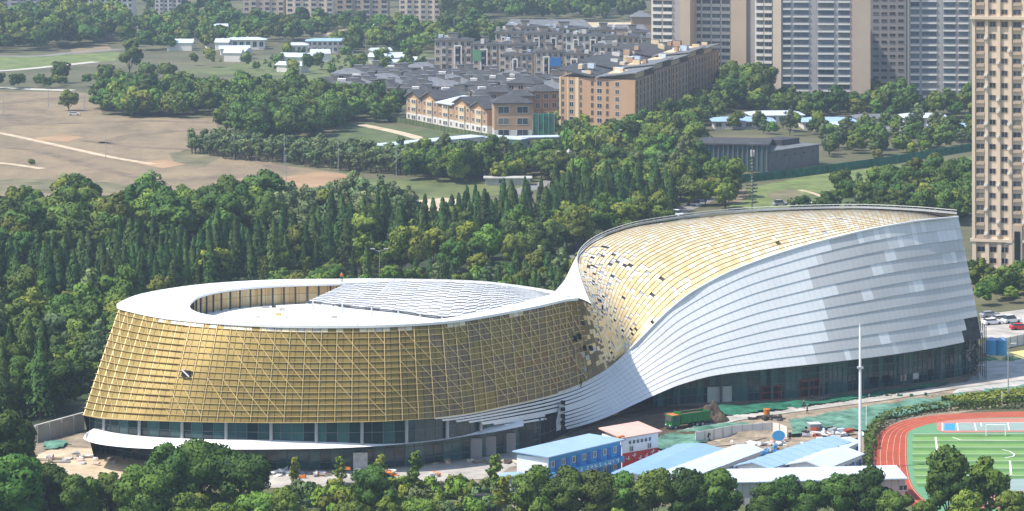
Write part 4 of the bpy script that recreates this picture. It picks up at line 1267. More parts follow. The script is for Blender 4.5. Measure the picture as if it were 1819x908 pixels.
# ---- townhouses
T0, T1 = P(722, 214), P(866, 240)
tx = (T1 - T0).normalized(); tn = Vector((-tx.y, tx.x, 0))
TL = (T1 - T0).length
lab = ['white based gabled townhouse at the far left end of the terrace', 'gabled townhouse second along the orange and white terrace', 'low roofed townhouse in the middle of the orange and white terrace', 'gabled townhouse with tall orange front, fourth along the terrace', 'gabled townhouse at the near end of the terrace beside the grey gap']
for k in range(5):
    o = T0 + tx * (TL * k / 5)
    r = empty('townhouse', o, math.atan2(tx.y, tx.x), lab[k], 'house', 'orange and white terrace of townhouses')
    w = TL / 5 - .25; d = 11; h = 9.2 + (k % 2) * .6
    mb = MB(); mb.box(0, 0, 0, w, d, 3.3, M['towerwhite']); mb.box(.003, .003, 3.303, w - .003, d, h, M['orange'])
    mb.box(w * .33, -.5, 3.2, w * .7, -.003, h - .4, M['cream'])
    mb.box(w * .33, -.5, 0, w * .7, -.003, 3.19, M['towerwhite']); mb.build('wall', r)
    mb = MB()
    pk = h + 2.4
    if k != 2:
        mb.hexa([(-.2, -1, h - .1), (w * .5, -1, pk), (w * .5, d + .6, pk), (-.2, d + .6, h - .1), (-.2, -1, h + .3), (w * .5, -1, pk + .4), (w * .5, d + .6, pk + .4), (-.2, d + .6, h + .3)], M['slate2'])
        mb.hexa([(w * .5 + .01, -1, pk), (w + .1, -1, h - .1), (w + .1, d + .6, h - .1), (w * .5 + .01, d + .6, pk), (w * .5 + .01, -1, pk + .4), (w + .1, -1, h + .3), (w + .1, d + .6, h + .3), (w * .5 + .01, d + .6, pk + .4)], M['slate'])
        mb.face([(0, -.01, h), (w, -.01, h), (w * .5, -.01, pk)], M['orange'])
    else:
        mb.hexa([(-.1, -1, h - .4), (w + .1, -1, h - .4), (w + .1, d, h + 1.6), (-.1, d, h + 1.6), (-.1, -1, h), (w + .1, -1, h), (w + .1, d, h + 2), (-.1, d, h + 2)], M['whiteroof'])
    mb.build('roof', r)
    it = []
    for fl in range(3):
        for f in (.10, .42, .56, .78): it.append((win_mesh(round(w * .12, 2), 1.6, M['towerwhite'], M['pane']), w * f, -.51 if .33 < f < .7 else 0, 1.0 + fl * 3.0, 0))
    place_parts('window', r, it)
def house(px0, px1, basey, h, depth, label, turn, wallm, basem, group=None, name='townhouse', fl=3, bays=3, cat='house', roofm=None):
    a = P(px0, basey); L = (P(px1, basey) - a).length / max(.4, math.cos(turn))
    r = empty(name, a, turn, label, cat, group)
    mb = MB(); mb.box(0, 0, 0, L, depth, 3.0, basem); mb.box(.003, .003, 3.003, L - .003, depth - .003, h, wallm); mb.build('wall', r)
    mb = MB()
    mb.hexa([(-.7, -.8, h), (L + .7, -.8, h), (L + .7, depth + .7, h), (-.7, depth + .7, h), (-.7, -.8, h + .3), (L + .7, -.8, h + .3), (L * .6, depth * .6, h + 2.4), (L * .3, depth * .6, h + 2.4)], roofm or M['slate']); mb.build('roof', r)
    it = []
    fh = h / fl
    for k in range(fl):
        for q in range(bays): it.append((win_mesh(round(L / bays * .6, 2), round(fh * .6, 2), M['towerwhite'], M['pane']), L * (q + .2) / bays, 0, k * fh + .7, 0))
        for q in range(2): it.append((win_mesh(1.3, round(fh * .5, 2), M['towerwhite'], M['pane']), 0, depth * (.45 + .4 * q), k * fh + .8, -math.pi / 2))
    place_parts('window', r, it)
    return r
house(878, 945, 246, 12.5, 14, 'orange and white end house with wide balconies by the green netted tree', math.radians(4), M['orange'], M['towerwhite'], bays=2)
house(868, 905, 208, 9.5, 11, 'brick coloured house with dormer behind the terrace', math.radians(-8), M['orange2'], M['orange2'], bays=2)
house(906, 948, 214, 9, 11, 'low brick house left of the nearest orange block', math.radians(6), M['orange2'], M['orange2'], bays=2)
house(948, 992, 212, 10.5, 12, 'red brown house touching the nearest orange block', math.radians(10), M['orange2'], M['orange2'], bays=3)
house(900, 950, 190, 9.5, 11, 'orange house with pitched roof behind the brick houses', math.radians(-20), M['orange'], M['orange'], bays=3)
a = P(945, 250)
mb = MB(); mb.box(a.x + .3, a.y + 1, 0, a.x + 8, a.y + 2, 9.5, M['netdark'])
for k in range(5): mb.box(a.x + .3 + k * 1.9, a.y + .8, 0, a.x + .45 + k * 1.9, a.y + .99, 9.8, M['steel'])
tag(mb.build('netted_scaffold'), 'dark green netted scaffold beside the end townhouse', 'scaffold')

# ---- villas with dark hipped roofs
def villa_proto(rm, wm, k):
    r = empty('villa')
    mb = MB(); mb.box(0, 0, 0, 10, 9, 6.2, wm); mb.build('wall', r)
    mb = MB()
    mb.hexa([(-1.2, -1.2, 6.2), (11.2, -1.2, 6.2), (11.2, 10.2, 6.2), (-1.2, 10.2, 6.2), (3.5, 4.3, 7.6 + .4 * k), (6.5, 4.3, 7.6 + .4 * k), (6.5, 4.7, 7.6 + .4 * k), (3.5, 4.7, 7.6 + .4 * k)], rm)
    mb.box(-1.25, -1.25, 5.98, 11.25, 10.25, 6.17, M['palewall'])
    if k == 1: mb.box(1, -2.8, 0, 5, -.01, 3.2, wm); mb.box(.6, -3.2, 3.2, 5.4, -.3, 3.5, rm)
    if k == 2: mb.box(1.0, 1.2, 6.2, 4.2, 4.5, 8.2, M['towerwhite'])
    mb.box(6.8, 5.5, 7.0, 9.5, 8.5, 8.9, M['greywall']); mb.box(6.4, 5.1, 8.9, 9.9, 8.9, 9.15, M['slate2'])
    mb.build('roof', r)
    for x in (.8, 4.0, 7.2):
        for z in (.8, 3.7): link('window', win_mesh(2.0, 1.7, M['towerwhite'], M['pane']), r, (x, 0, z))
    return r
vps = [villa_proto(M['slate'], M['palewall'], 0), villa_proto(M['slate2'], M['greywall'], 1), villa_proto(M['slate'], M['greywall'], 2)]; used_v = set()
va = [P(*p) for p in ((528, 172), (600, 150), (700, 142), (800, 146), (905, 158), (985, 168), (985, 200), (860, 200), (720, 190), (690, 186), (560, 186))]
poly = [(p.x, p.y) for p in va]
ys = [p.y for p in va]; xs = [p.x for p in va]
y = min(ys)
vi = 0
while y < max(ys):
    x = min(xs) + random.uniform(0, 8)
    while x < max(xs):
        if inside(poly, x, y):
            kv = random.randrange(3); o = dup(vps[kv]) if kv in used_v else vps[kv]; used_v.add(kv)
            o.location = (x, y + random.uniform(-2, 2), 0); o.rotation_euler = (0, 0, math.radians(random.choice((0, 0, 90, -8, 6)) * .12))
            s = random.uniform(.85, 1.12); o.scale = (s, s, random.uniform(.85, 1.1))
            qx = px_of((x, y, 0))[0]
            dl = 'left' if qx < 690 else ('middle' if qx < 830 else 'right')
            rk = 'near' if y < (min(ys) + max(ys)) / 2 else 'far'
            tag(o, f'dark grey hip roofed villa in the {rk} ranks of the villa estate, {dl} part', 'villa', f'dark roofed villas, {rk} ranks, {dl} part')
        x += random.uniform(12.5, 15.5)
    y += 15.5
# ---- far apartment blocks
for (a, b, y, h, lab, wm) in ((432, 505, 40, 50, 'far beige high-rise pair above the wood at the top edge', M['tower2']), (508, 592, 42, 50, 'far tan high-rise with white stripes at the top edge', M['tower']),
                              (596, 690, 36, 50, 'far grey brown high-rise half hidden by the wood', M['tower2']), (709, 782, 36, 50, 'far tan block standing nearest before the far wood', M['tower']),
                              (785, 850, 24, 40, 'far grey block right of the nearest tan far block', M['towergrey']), (0, 100, 26, 40, 'far hazy grey block at the top left corner', M['towergrey']),
                              (275, 322, 28, 40, 'far pale blue block in the haze at the top', M['palewall'])):
    midrise(a, b, y, h, 18, lab, wm, M['towergrey'], 16, 6, 'far high-rise blocks at the top edge', 0, (), None, pend=False)
for (a, b, y, h, lab, wm) in ((158, 236, 34, 13, 'far long white low block in the haze', M['towerwhite']), (1050, 1105, 16, 14, 'far white block among trees at the top', M['towerwhite'])):
    midrise(a, b, y, h, 18, lab, wm, M['slate2'], 4, 8, None, 0, (), None, pend=False)

# ---- sheds
def shed(name, pts, h, rise, wallm, roofm, label, cat, group=None, bays=0, doorm=None, doubles=False, band=None, over=.5, ribs=0, storeys=1, sidem=None):
    """pts: front-left, front-right, back-right eave points (photo pixel at eave height) -> gable shed, ridge running front to back of pts[1]->pts[2]"""
    e0, e1, e2 = [P(*p, h) for p in pts]
    w = (e1 - e0); L = (e2 - e1)
    wn = w.normalized(); n = Vector((-wn.y, wn.x, 0))
    if L.dot(n) < 0: n = -n
    Ln = L.normalized()
    r = empty(name, (e0.x, e0.y, 0), 0, label, cat, group)
    z = lambda v, q: Vector((v.x, v.y, q))
    O = Vector()
    mb = MB()
    mb.hexa([z(O, 0), z(w, 0), z(w + L, 0), z(L, 0), z(O, h), z(w, h), z(w + L, h), z(L, h)], wallm)
    if rise > 0 and not doubles:
        for q in (O - Ln * .0, L): 
            mb.face((z(q, h), z(w + q, h), z(w / 2 + q, h + rise)), wallm)
    mb.build('wall', r)
    mb = MB()
    a = -wn * over - Ln * over; 
    if doubles:   # lean-to: one slope, high side at the back (e0 side)
        p = [O - wn * over - Ln * over, w + wn * over - Ln * over, w + L + wn * over + Ln * over, L - wn * over + Ln * over]
        hs = (h + rise, h + .02, h + .02, h + rise)
        mb.hexa([z(q, s) for q, s in zip(p, hs)] + [z(q, s + .18) for q, s in zip(p, hs)], roofm)
    else:
        for sgn in (0, 1):
            c0 = (O - wn * over) if sgn == 0 else w / 2 + wn * .002
            c1 = (w / 2) if sgn == 0 else w + wn * over
            h0_, h1_ = (h - .05, h + rise) if sgn == 0 else (h + rise, h - .05)
            p = [c0 - Ln * over, c1 - Ln * over, c1 + L + Ln * over, c0 + L + Ln * over]
            hs = (h0_, h1_, h1_, h0_)
            mb.hexa([z(q, s + .03) for q, s in zip(p, hs)] + [z(q, s + .2) for q, s in zip(p, hs)], roofm)
            for k in range(ribs):
                f = (k + .5) / ribs
                mb.bar(z(p[0].lerp(p[3], f), hs[0] + .24), z(p[1].lerp(p[2], f), hs[1] + .24), .12, roofm)
    mb.build('roof', r)
    if sidem:
        nn = Vector((Ln.y, -Ln.x, 0)) * .05
        p0, p1 = w + Ln * .3, w + L - Ln * .05
        mb = MB(); mb.hexa([z(p0 + nn, .1), z(p1 + nn, .1), z(p1, .1), z(p0, .1), z(p0 + nn, h - .1), z(p1 + nn, h - .1), z(p1, h - .1), z(p0, h - .1)], sidem); mb.build('side_panel', r)
    ang = math.atan2(L.y, L.x)
    it = []; dr = []
    for s in range(storeys):
        for k in range(bays):
            p = w + L * ((k + .25) / bays)
            nn = Vector((Ln.y, -Ln.x, 0)) * (.08 if sidem else .02)
            sw = L.length / bays
            hz = h / storeys
            it.append((win_mesh(round(sw * .34, 2), round(hz * .36, 2), M['towerwhite'], M['pane']), p.x + nn.x, p.y + nn.y, s * hz + hz * .40, ang))
            if doorm:
                p2 = w + L * ((k + .68) / bays)
                key = ('d', doorm.name, round(hz, 1))
                if key not in WCACHE:
                    m2 = MB(); m2.box(0, -.08, 0, .9, -.01, hz * .72, doorm); WCACHE[key] = m2.mesh('door')
                dr.append((WCACHE[key], p2.x + nn.x * (1 if sidem else 1), p2.y + nn.y, s * hz + .12, ang))
    place_parts('window', r, it); place_parts('door', r, dr)
    if band:
        nn = Vector((Ln.y, -Ln.x, 0)) * .9
        mb = MB()
        q0, q1 = w, w + L
        mb.hexa([z(q0 + nn, h * .42), z(q1 + nn, h * .42), z(q1, h * .42), z(q0, h * .42), z(q0 + nn, h * .58), z(q1 + nn, h * .58), z(q1, h * .58), z(q0, h * .58)], band)
        o = mb.build('gallery_banner', r)
        mb = MB()
        nn2 = nn * 1.03
        for k in range(15):
            p = q0.lerp(q1, (k + .6) / 16)
            for t in range(4):
                dx = Ln * random.uniform(-.28, .28); dz = random.uniform(-.26, .26)
                if t % 2: mb.bar(z(p + nn2 + dx - Ln * .25, h * .5 + dz), z(p + nn2 + dx + Ln * .25, h * .5 + dz), .09, M['white'])
                else: mb.bar(z(p + nn2 + dx, h * .5 - .3), z(p + nn2 + dx, h * .5 + .3), .09, M['white'])
        mb.build('banner_lettering', o)
    return r
# tiny low houses over the far meadows
hp_ = None
for k in range(22):
    px, py = random.choice(((random.uniform(300, 560), random.uniform(70, 128)), (random.uniform(560, 760), random.uniform(96, 128)), (random.uniform(240, 420), random.uniform(56, 92))))
    a = P(px, py)
    if hp_ is None:
        hp_ = r = empty('farm_house'); mb = MB(); mb.box(0, 0, 0, 9, 7, 3.4, M['towerwhite']); mb.build('wall', r)
        mb = MB(); mb.hexa([(-.6, -.6, 3.4), (9.6, -.6, 3.4), (9.6, 7.6, 3.4), (-.6, 7.6, 3.4), (-.6, 3.4, 5), (9.6, 3.4, 5), (9.6, 3.6, 5), (-.6, 3.6, 5)], M['whiteroof']); mb.build('roof', r)
    else: r = dup(hp_)
    r.location = a; r.rotation_euler = (0, 0, random.uniform(-.5, .5)); r.scale = (random.uniform(.6, 1.8), random.uniform(.7, 1.2), random.uniform(.8, 1.3))
    tag(r, 'tiny pale farm house scattered among the far trees and meadows', 'house', 'tiny pale houses over the far meadows')
# distant sheds
shed('shed', [(563, 149), (563.5, 150), (650, 132)], 3.5, .4, M['skyblue'], M['skyblue'], 'bright blue low shed among the fields beyond the villas', 'shed')
midrise(545, 628, 94, 6, 10, 'long white low building with pale blue end beyond the meadow', M['towerwhite'], M['blueroof'], 2, 9, None, math.radians(3), pend=False, name='low_building', cat='building')
midrise(508, 545, 98, 5, 8, 'small white block left of the long white low building', M['towerwhite'], M['whiteroof'], 1, 4, None, 0, pend=False, name='low_building', cat='building')
midrise(375, 422, 66, 6, 10, 'white roofed shed in the far trees, upper of two', M['towerwhite'], M['whiteroof'], 1, 5, None, 0, pend=False, name='low_building', cat='shed')
midrise(400, 470, 88, 5, 9, 'white roofed shed in the far trees, lower of two', M['towerwhite'], M['whiteroof'], 1, 6, None, 0, pend=False, name='low_building', cat='shed')
midrise(165, 195, 66, 5, 8, 'small grey house in a clearing of the far wood', M['greywall'], M['slate2'], 1, 3, None, 0, pend=False, name='low_building', cat='house')
# long low white building in the mid-distance
def longlow(pa, pb, h, d, label, wallm, roofm, bays, name='low_building'):
    a, b = P(*pa), P(*pb)
    r = root_at(name, a, b, label, 'building'); L = (b - a).length
    mb = MB(); mb.box(0, 0, 0, L, d, h, wallm); mb.build('wall', r)
    mb = MB(); mb.box(-.6, -.6, h, L + .6, d + .6, h + .35, roofm); mb.build('roof', r)
    place_parts('window', r, [(win_mesh(1.5, 1.2, M['slate2'], M['pane']), L * (k + .3) / bays, 0, h * .35, 0) for k in range(bays)])
longlow((688, 279), (860, 262), 3.6, 7, 'long white low building with a row of windows behind the young trees', M['towerwhite'], M['whiteroof'], 16)
longlow((862, 262), (925, 266), 3.4, 7, 'pale turquoise low building joining the long white one', M['court'], M['whiteroof'], 5)
longlow((930, 264), (1100, 260), 3.6, 5, 'long low pale roofed shelter below the orange blocks', M['towergrey'], M['whiteroof'], 10, 'shelter')
longlow((1015, 276), (1045, 275), 4, 5, 'small white hut below the long shelter', M['towerwhite'], M['whiteroof'], 2, 'hut')
longlow((862, 330), (942, 330), 2.2, 4, 'grey low wall block on the meadow edge', M['concrete'], M['concrete'], 1, 'hut')
# prefab sheds below the towers
G2 = 'pale blue prefab sheds below the towers'
for (a, b, y, h, lab, rf, wm) in ((1268, 1375, 229, 2.8, 'pale blue roofed prefab shed at the left end below the towers', M['blueroof'], M['towerwhite']), (1335, 1428, 219, 3.0, 'grey blue roofed prefab shed behind the left one', M['whiteroof'], M['towerwhite']),
        (1428, 1525, 230, 2.8, 'wide sky blue roofed prefab shed in the middle', M['blueroof'], M['towerwhite']), (1466, 1503, 241, 3.2, 'small white prefab shed in front of the wide blue roof', M['whiteroof'], M['towerwhite']),
        (1526, 1590, 228, 3.6, 'cream walled prefab shed right of the wide blue roof', M['slate2'], M['paleroad']), (1606, 1682, 226, 3.6, 'white prefab with a row of windows near the tan tower', M['whiteroof'], M['towerwhite']),
        (1655, 1735, 241, 2.8, 'pale blue roofed prefab shed touching the tan tower', M['blueroof'], M['towerwhite']), (1578, 1626, 246, 2.6, 'low grey prefab shed half hidden by bushes', M['slate2'], M['greywall'])):
    midrise(a, b, y, h, 13, lab, wm, rf, 1, 6, G2, math.radians(random.uniform(-3, 5)), pend=False, name='prefab_shed', cat='shed')
# grey museum building with a tall glazed hall
r = empty('museum', P(1242, 304), 0, 'grey brick building with a dark glazed hall on the lawn behind the arts centre', 'building')
pa, pb, pc, pd = P(1242, 304), P(1362, 306), P(1455, 292), P(1345, 290)
o = Vector(pa)
z = lambda v, q: Vector((v.x - o.x, v.y - o.y, q))
w = pb - pa; d = Vector((-w.y, w.x, 0)).normalized() * 20 + w.normalized() * 0
mb = MB(); mb.hexa([z(pa, 0), z(pb, 0), z(pb + d, 0), z(pa + d, 0), z(pa, 8.6), z(pb, 8.6), z(pb + d, 8.6), z(pa + d, 8.6)], M['glass2']); mb.build('glazed_hall', r)
mb = MB()
for k in range(15):
    p = pa.lerp(pb, k / 14); mb.box(p.x - o.x - .22, p.y - o.y - .35, 0, p.x - o.x + .22, p.y - o.y - .02, 8.6, M['brickgrey'])
mb.build('glazing_bars', r)
w2 = pc - pb; d2 = Vector((-w2.y, w2.x, 0)).normalized() * 16
p1 = pb + w2 * .03
mb = MB(); mb.hexa([z(p1, 0), z(pc, 0), z(pc + d2, 0), z(p1 + d2, 0), z(p1, 6.4), z(pc, 6.4), z(pc + d2, 6.4), z(p1 + d2, 6.4)], M['brickgrey']); mb.build('brick_wing', r)
mb = MB(); wn = w.normalized() * .8; dn = d.normalized() * .8
mb.hexa([z(pa - wn - dn, 8.6), z(pb + wn - dn, 8.6), z(pb + wn + d, 8.6), z(pa - wn + d, 8.6), z(pa - wn - dn, 9.1), z(pb + wn - dn, 9.1), z(pb + wn + d, 9.1), z(pa - wn + d, 9.1)], M['slate'])
q = Vector((0, 0, 0))
wn2 = w2.normalized() * .5; dn2 = d2.normalized() * .5
mb.hexa([z(p1 + wn2 - dn2, 6.4), z(pc + wn2 - dn2, 6.4), z(pc + wn2 + d2, 6.4), z(p1 + wn2 + d2, 6.4), z(p1 + wn2 - dn2, 6.75), z(pc + wn2 - dn2, 6.75), z(pc + wn2 + d2, 6.75), z(p1 + wn2 + d2, 6.75)], M['slate2'])
e = p1 + w2 * .55 + d2 * .4
mb.hexa([z(e, 6.8), z(e + w2 * .35, 6.8), z(e + w2 * .35 + d2 * .5, 6.8), z(e + d2 * .5, 6.8), z(e, 8.6), z(e + w2 * .35, 8.6), z(e + w2 * .35 + d2 * .5, 8.6), z(e + d2 * .5, 8.6)], M['slate'])
mb.build('roof', r)
ang = math.atan2(w2.y, w2.x)
place_parts('window', r, [(win_mesh(1.3, .7, M['brickgrey'], M['pane']), *(z(p1 + w2 * f, 0))[:2], 4.3, ang) for f in (.12, .3, .48, .66, .84)])
def hoarding(pl, h, m, label, name='hoarding', step=3.0, t=.12, post=None, group=None):
    pts = [P(*p) for p in pl]
    o = pts[0]
    r = empty(name, o, 0, label, 'fence', group)
    mb = MB(); mp = MB()
    for a, b in zip(pts[:-1], pts[1:]):
        a = a - o; b = b - o; n = Vector((-(b - a).y, (b - a).x, 0)).normalized() * t
        mb.hexa([a, b, b + n, a + n] + [p + Vector((0, 0, h)) for p in (a, b, b + n, a + n)], m)
        k = max(1, int((b - a).length / step))
        for i in range(k): mp.bar(a.lerp(b, i / k) - n * .6, a.lerp(b, i / k) - n * .6 + Vector((0, 0, h + .15)), .12, post or m)
    mb.build('fence_panel', r); mp.build('fence_post', r)
hoarding([(1305, 326), (1420, 314), (1580, 292), (1740, 266)], 2.6, M['netdark'], 'dark green hoarding running along the top of the park lawn')
hoarding([(690, 216), (722, 220), (790, 234), (880, 250)], 2.0, M['crop'], 'olive green fence hedge in front of the townhouse terrace', 'screen_fence')
hoarding([(1236, 788), (1300, 776), (1372, 770), (1398, 778)], 2.0, M['towerwhite'], 'white sheet hoarding behind the blue roofed prefabs', step=2.0, post=M['steel'])
hoarding([(64, 788), (150, 764)], 3.2, M['concrete'], 'concrete ramp wall at the left end of the gold building', 'retaining_wall', t=.5)
hoarding([(1745, 628), (1819, 612), (1900, 600)], 2.2, M['towerwhite'], 'white fence behind the blue tanks at the right edge', step=2.5, post=M['steel'])

# ---- site prefabs in the foreground
shed('site_office', [(918, 808), (973, 813), (1102, 783)], 5.9, .5, M['white'], M['blueroof'], 'two storey white and blue site office with lettered gallery banner', 'site office', None, bays=7, doorm=M['blue'], doubles=True, band=M['skyblue'], storeys=2, sidem=M['skyblue'])
# red and white hut
e0, e1 = P(1105, 779, 5.5), P(1169, 768, 5.5)
r = root_at('site_hut', e0, e1, 'white site hut with pink roof and red banner wall', 'hut')
L = (e1 - e0).length
mb = MB(); mb.box(0, 0, 0, L, 5.2, 5.5, M['white']); mb.build('wall', r)
mb = MB(); mb.hexa([(-.4, -.5, 5.52), (L + .5, -.5, 5.52), (L + .5, 5.6, 6.3), (-.4, 5.6, 6.3), (-.4, -.5, 5.72), (L + .5, -.5, 5.72), (L + .5, 5.6, 6.5), (-.4, 5.6, 6.5)], M['pink']); mb.build('roof', r)
mb = MB(); mb.box(.02, -.09, .2, L - .02, -.01, 2.9, M['red']); bn = mb.build('banner', r)
mb = MB()
for k in range(5):
    x = L * (.15 + .17 * k); zz = 2.0 + .35 * math.sin(k * 2)
    mb.bar((x - .4, -.13, zz), (x + .4, -.13, zz + random.uniform(-.3, .3)), .12, M['white']); mb.bar((x, -.13, zz - .3), (x + .2, -.13, zz + .4), .12, M['white'])
mb.build('banner_motif', bn)
mb = MB()
for k in range(6):
    x = L * (.22 + .11 * k)
    for t in range(3): mb.bar((x - .25, -.06, 4.4 + t * .2), (x + .25, -.06, 4.4 + t * .2), .07, M['darksteel'])
    mb.bar((x, -.06, 4.3), (x, -.06, 4.9), .07, M['darksteel']); mb.bar((x - .22, -.06, 4.32), (x - .22, -.06, 4.8), .06, M['darksteel'])
mb.build('wall_lettering', r)
place_parts('window', r, [(win_mesh(.9, 1.0, M['towerwhite'], M['pane']), L * f, 0, 2.98, 0) for f in (.2, .7)])
mb = MB(); mb.hexa([(-1.2, -.3, 5.0), (.5, -.4, 5.2), (.5, .3, 5.2), (-1.2, .4, 5.0), (-1.0, -.2, 5.9), (.3, -.3, 6.0), (.3, .3, 6.0), (-1.0, .3, 5.9)], M['orangepaint']); mb.build('awning', r)
shed('prefab_shed', [(1088, 843), (1166, 851), (1280, 799)], 2.7, .55, M['towerwhite'], M['blueroof2'], 'sky blue roofed prefab beside the red and white hut', 'shed', bays=6, ribs=0)
shed('prefab_shed', [(1172, 843), (1216, 852), (1352, 801)], 3.0, .6, M['towerwhite'], M['whiteroof'], 'white sheet roofed prefab with dark side right of the sky blue roof', 'shed', bays=8, doorm=M['blue'], ribs=9)
shed('prefab_shed', [(1311, 828), (1366, 833), (1505, 787)], 2.9, .8, M['white'], M['blueroof'], 'white gabled prefab with long pale blue roof and translucent strips', 'shed', bays=9, doorm=M['blue'], ribs=9)
shed('prefab_shed', [(1402, 826), (1466, 833), (1529, 808)], 2.9, .9, M['white'], M['whiteroof'], 'short white gabled prefab by the tall flagpole', 'shed', bays=5, doorm=M['blue'], ribs=5)
shed('prefab_shed', [(1466, 792), (1500, 797), (1524, 786)], 2.6, .5, M['white'], M['whiteroof'], 'small white prefab with blue door bands behind the gabled pair', 'shed', bays=2, doorm=M['blue'])
# long low hall with a flat sheet roof in front of the prefabs
a, b = P(1306, 858, 3.6), P(1608, 851, 3.6)
r = root_at('long_shed', a, b, 'long pale grey shed with flat white roof behind the foreground trees', 'shed')
L = (b - a).length
mb = MB(); mb.box(0, 0, 0, L, 7, 3.6, M['palewall']); 
mb.build('wall', r)
mb = MB(); mb.hexa([(-.3, -.4, 3.62), (L + .3, -.4, 3.62), (L + .3, 7.3, 4.1), (-.3, 7.3, 4.1), (-.3, -.4, 3.8), (L + .3, -.4, 3.8), (L + .3, 7.3, 4.3), (-.3, 7.3, 4.3)], M['whiteroof'])
for k in range(18): mb.bar((L * (k + .5) / 18, -.4, 3.84), (L * (k + .5) / 18, 7.3, 4.34), .08, M['whiteroof'])
mb.build('roof', r)
mb = MB()
for k in range(24): mb.box(L * k / 24, -.07, 0, L * k / 24 + .07, -.004, 3.6, M['towergrey'])
mb.build('wall_seam', r)
place_parts('window', r, [(win_mesh(1.5, 1.0, M['towerwhite'], M['pane']), L * f, 0, 1.7, 0) for f in (.12, .42, .58, .96)])
shed('site_cabin', [(884, 849), (934, 853), (946, 846)], 3.0, .3, M['white'], M['blueroof'], 'small white cabin with pale blue roof by the young poplars', 'cabin', bays=1, doorm=M['towergrey'])
a = P(842, 906)
r = empty('switch_cabinet', a, 0, 'dark green cabinet with a white sign at the bottom edge', 'cabinet')
mb = MB(); mb.box(0, 0, 0, 2.9, 1.2, 2.2, M['netdark']); mb.box(-.1, -.1, 2.2, 3.0, 1.3, 2.35, M['darksteel']); mb.build('body', r)
mb = MB(); mb.box(.3, -.06, .5, 1.5, -.01, 1.7, M['white']); mb.build('sign_plate', r)

# ---- small site objects
def pole(px, py, h, label, r0=.14, m=None, arm=0, double=False, name='lamp_post', cat='lamp post', group=None):
    a = P(px, py); r = empty(name, a, 0, label, cat, group)
    mb = MB(); mb.tube((0, 0, 0), (0, 0, h), r0, r0 * .6, m or M['steel']); mb.build('pole', r)
    for s in ((1, -1) if double else (1,)):
        if arm:
            mb = MB(); mb.bar((0, 0, h - .3), (arm * s, 0, h + .35), .12, m or M['steel']); mb.build('arm', r)
            mb = MB(); mb.box(arm * s - .55, -.18, h + .3, arm * s + .55, .18, h + .5, M['palewall']); mb.build('lamp_head', r)
    return r
fp = pole(1528, 835, 24.5, 'tall white flagpole in front of the banded facade', .30, M['white'], 0, name='flagpole', cat='flagpole')
mb = MB(); mb.tube((0, 0, 24.5), (0, 0, 24.9), .28, .1, M['steel']); mb.build('finial', fp)
mb = MB(); mb.box(-.5, -.5, 17.2, .5, .5, 17.5, M['steel']); mb.build('collar', fp)
pole(1791, 712, 10.5, 'thin dark lamp post at the right edge of the site', .13, M['steel'], 1.0)
pole(1780, 726, 3.2, 'short white post above the red running track', .1, M['white'], name='post', cat='post')
pole(1539, 760, 4.0, 'short white post between flagpole and running track', .1, M['white'], name='post', cat='post')
pole(204, 512, 9, 'double armed street lamp among trees left of the roof ring', .1, M['steel'], 1.6, True)
pole(674, 512, 9, 'double armed street lamp behind the middle of the roof ring', .1, M['steel'], 1.6, True)
pole(983, 322, 9, 'curved arm street lamp on the estate road', .1, M['steel'], 1.6)
pole(1096, 280, 9, 'street lamp standing at the right end of the long shelter', .1, M['steel'], 1.2)
pole(1058, 285, 8, 'street lamp below the small white hut', .1, M['steel'], 1.2)
pole(1785, 500, 9, 'thin street lamp in front of the tan tower', .1, M['steel'], 1.0)
for (x, y, h, l) in ((416, 283, 11, 'grey utility pole rising from the left of the young tree belt'), (505, 296, 11, 'grey utility pole second along the young tree belt'), (601, 306, 11, 'grey utility pole third along the young tree belt'),
                     (704, 312, 10, 'grey utility pole at the right end of the young tree belt'), (188, 283, 9, 'utility pole alone in the brown field'), (86, 190, 8, 'thin pole left of the lone field tree'),
                     (150, 198, 8, 'thin pole right of the lone field tree'), (6, 206, 9, 'thin pole at the left edge of the field'), (497, 152, 9, 'pole standing left of the blue shed'), (511, 150, 9, 'pole standing close to the blue shed'),
                     (134, 68, 12, 'tall pole before the far wood at upper left'), (30, 55, 12, 'tall pole in the far wood near the left edge'), (650, 100, 12, 'pole right of the long white low building'), (508, 345, 12, 'pair pole over the meadow edge'), (1022, 330, 10, 'grey pole right of the curved street lamp')):
    pole(x, y, h, l, .12, M['steel'], name='utility_pole', cat='pole', group=None)
# round blue sign board
a = P(1383, 800); r = empty('sign_board', a, 0, 'round blue sign board on two posts behind the prefab roofs', 'sign')
mb = MB()
k = [(1.15 * math.cos(i * math.pi / 10), 1.15 * math.sin(i * math.pi / 10)) for i in range(20)]
mb.face([(x, -.08, 2.6 + y * .8) for x, y in k], M['skyblue']); mb.face([(x, .08, 2.6 + y * .8) for x, y in reversed(k)], M['skyblue'])
for i in range(20):
    j = (i + 1) % 20; mb.face([(k[i][0], -.08, 2.6 + k[i][1] * .8), (k[i][0], .08, 2.6 + k[i][1] * .8), (k[j][0], .08, 2.6 + k[j][1] * .8), (k[j][0], -.08, 2.6 + k[j][1] * .8)], M['white'])
mb.build('board', r)
mb = MB(); mb.box(-.7, .09, 0, -.55, .2, 2.6, M['steel']); mb.build('post', r)
mb = MB(); mb.box(.55, .09, 0, .7, .2, 2.6, M['steel']); mb.build('post', r)
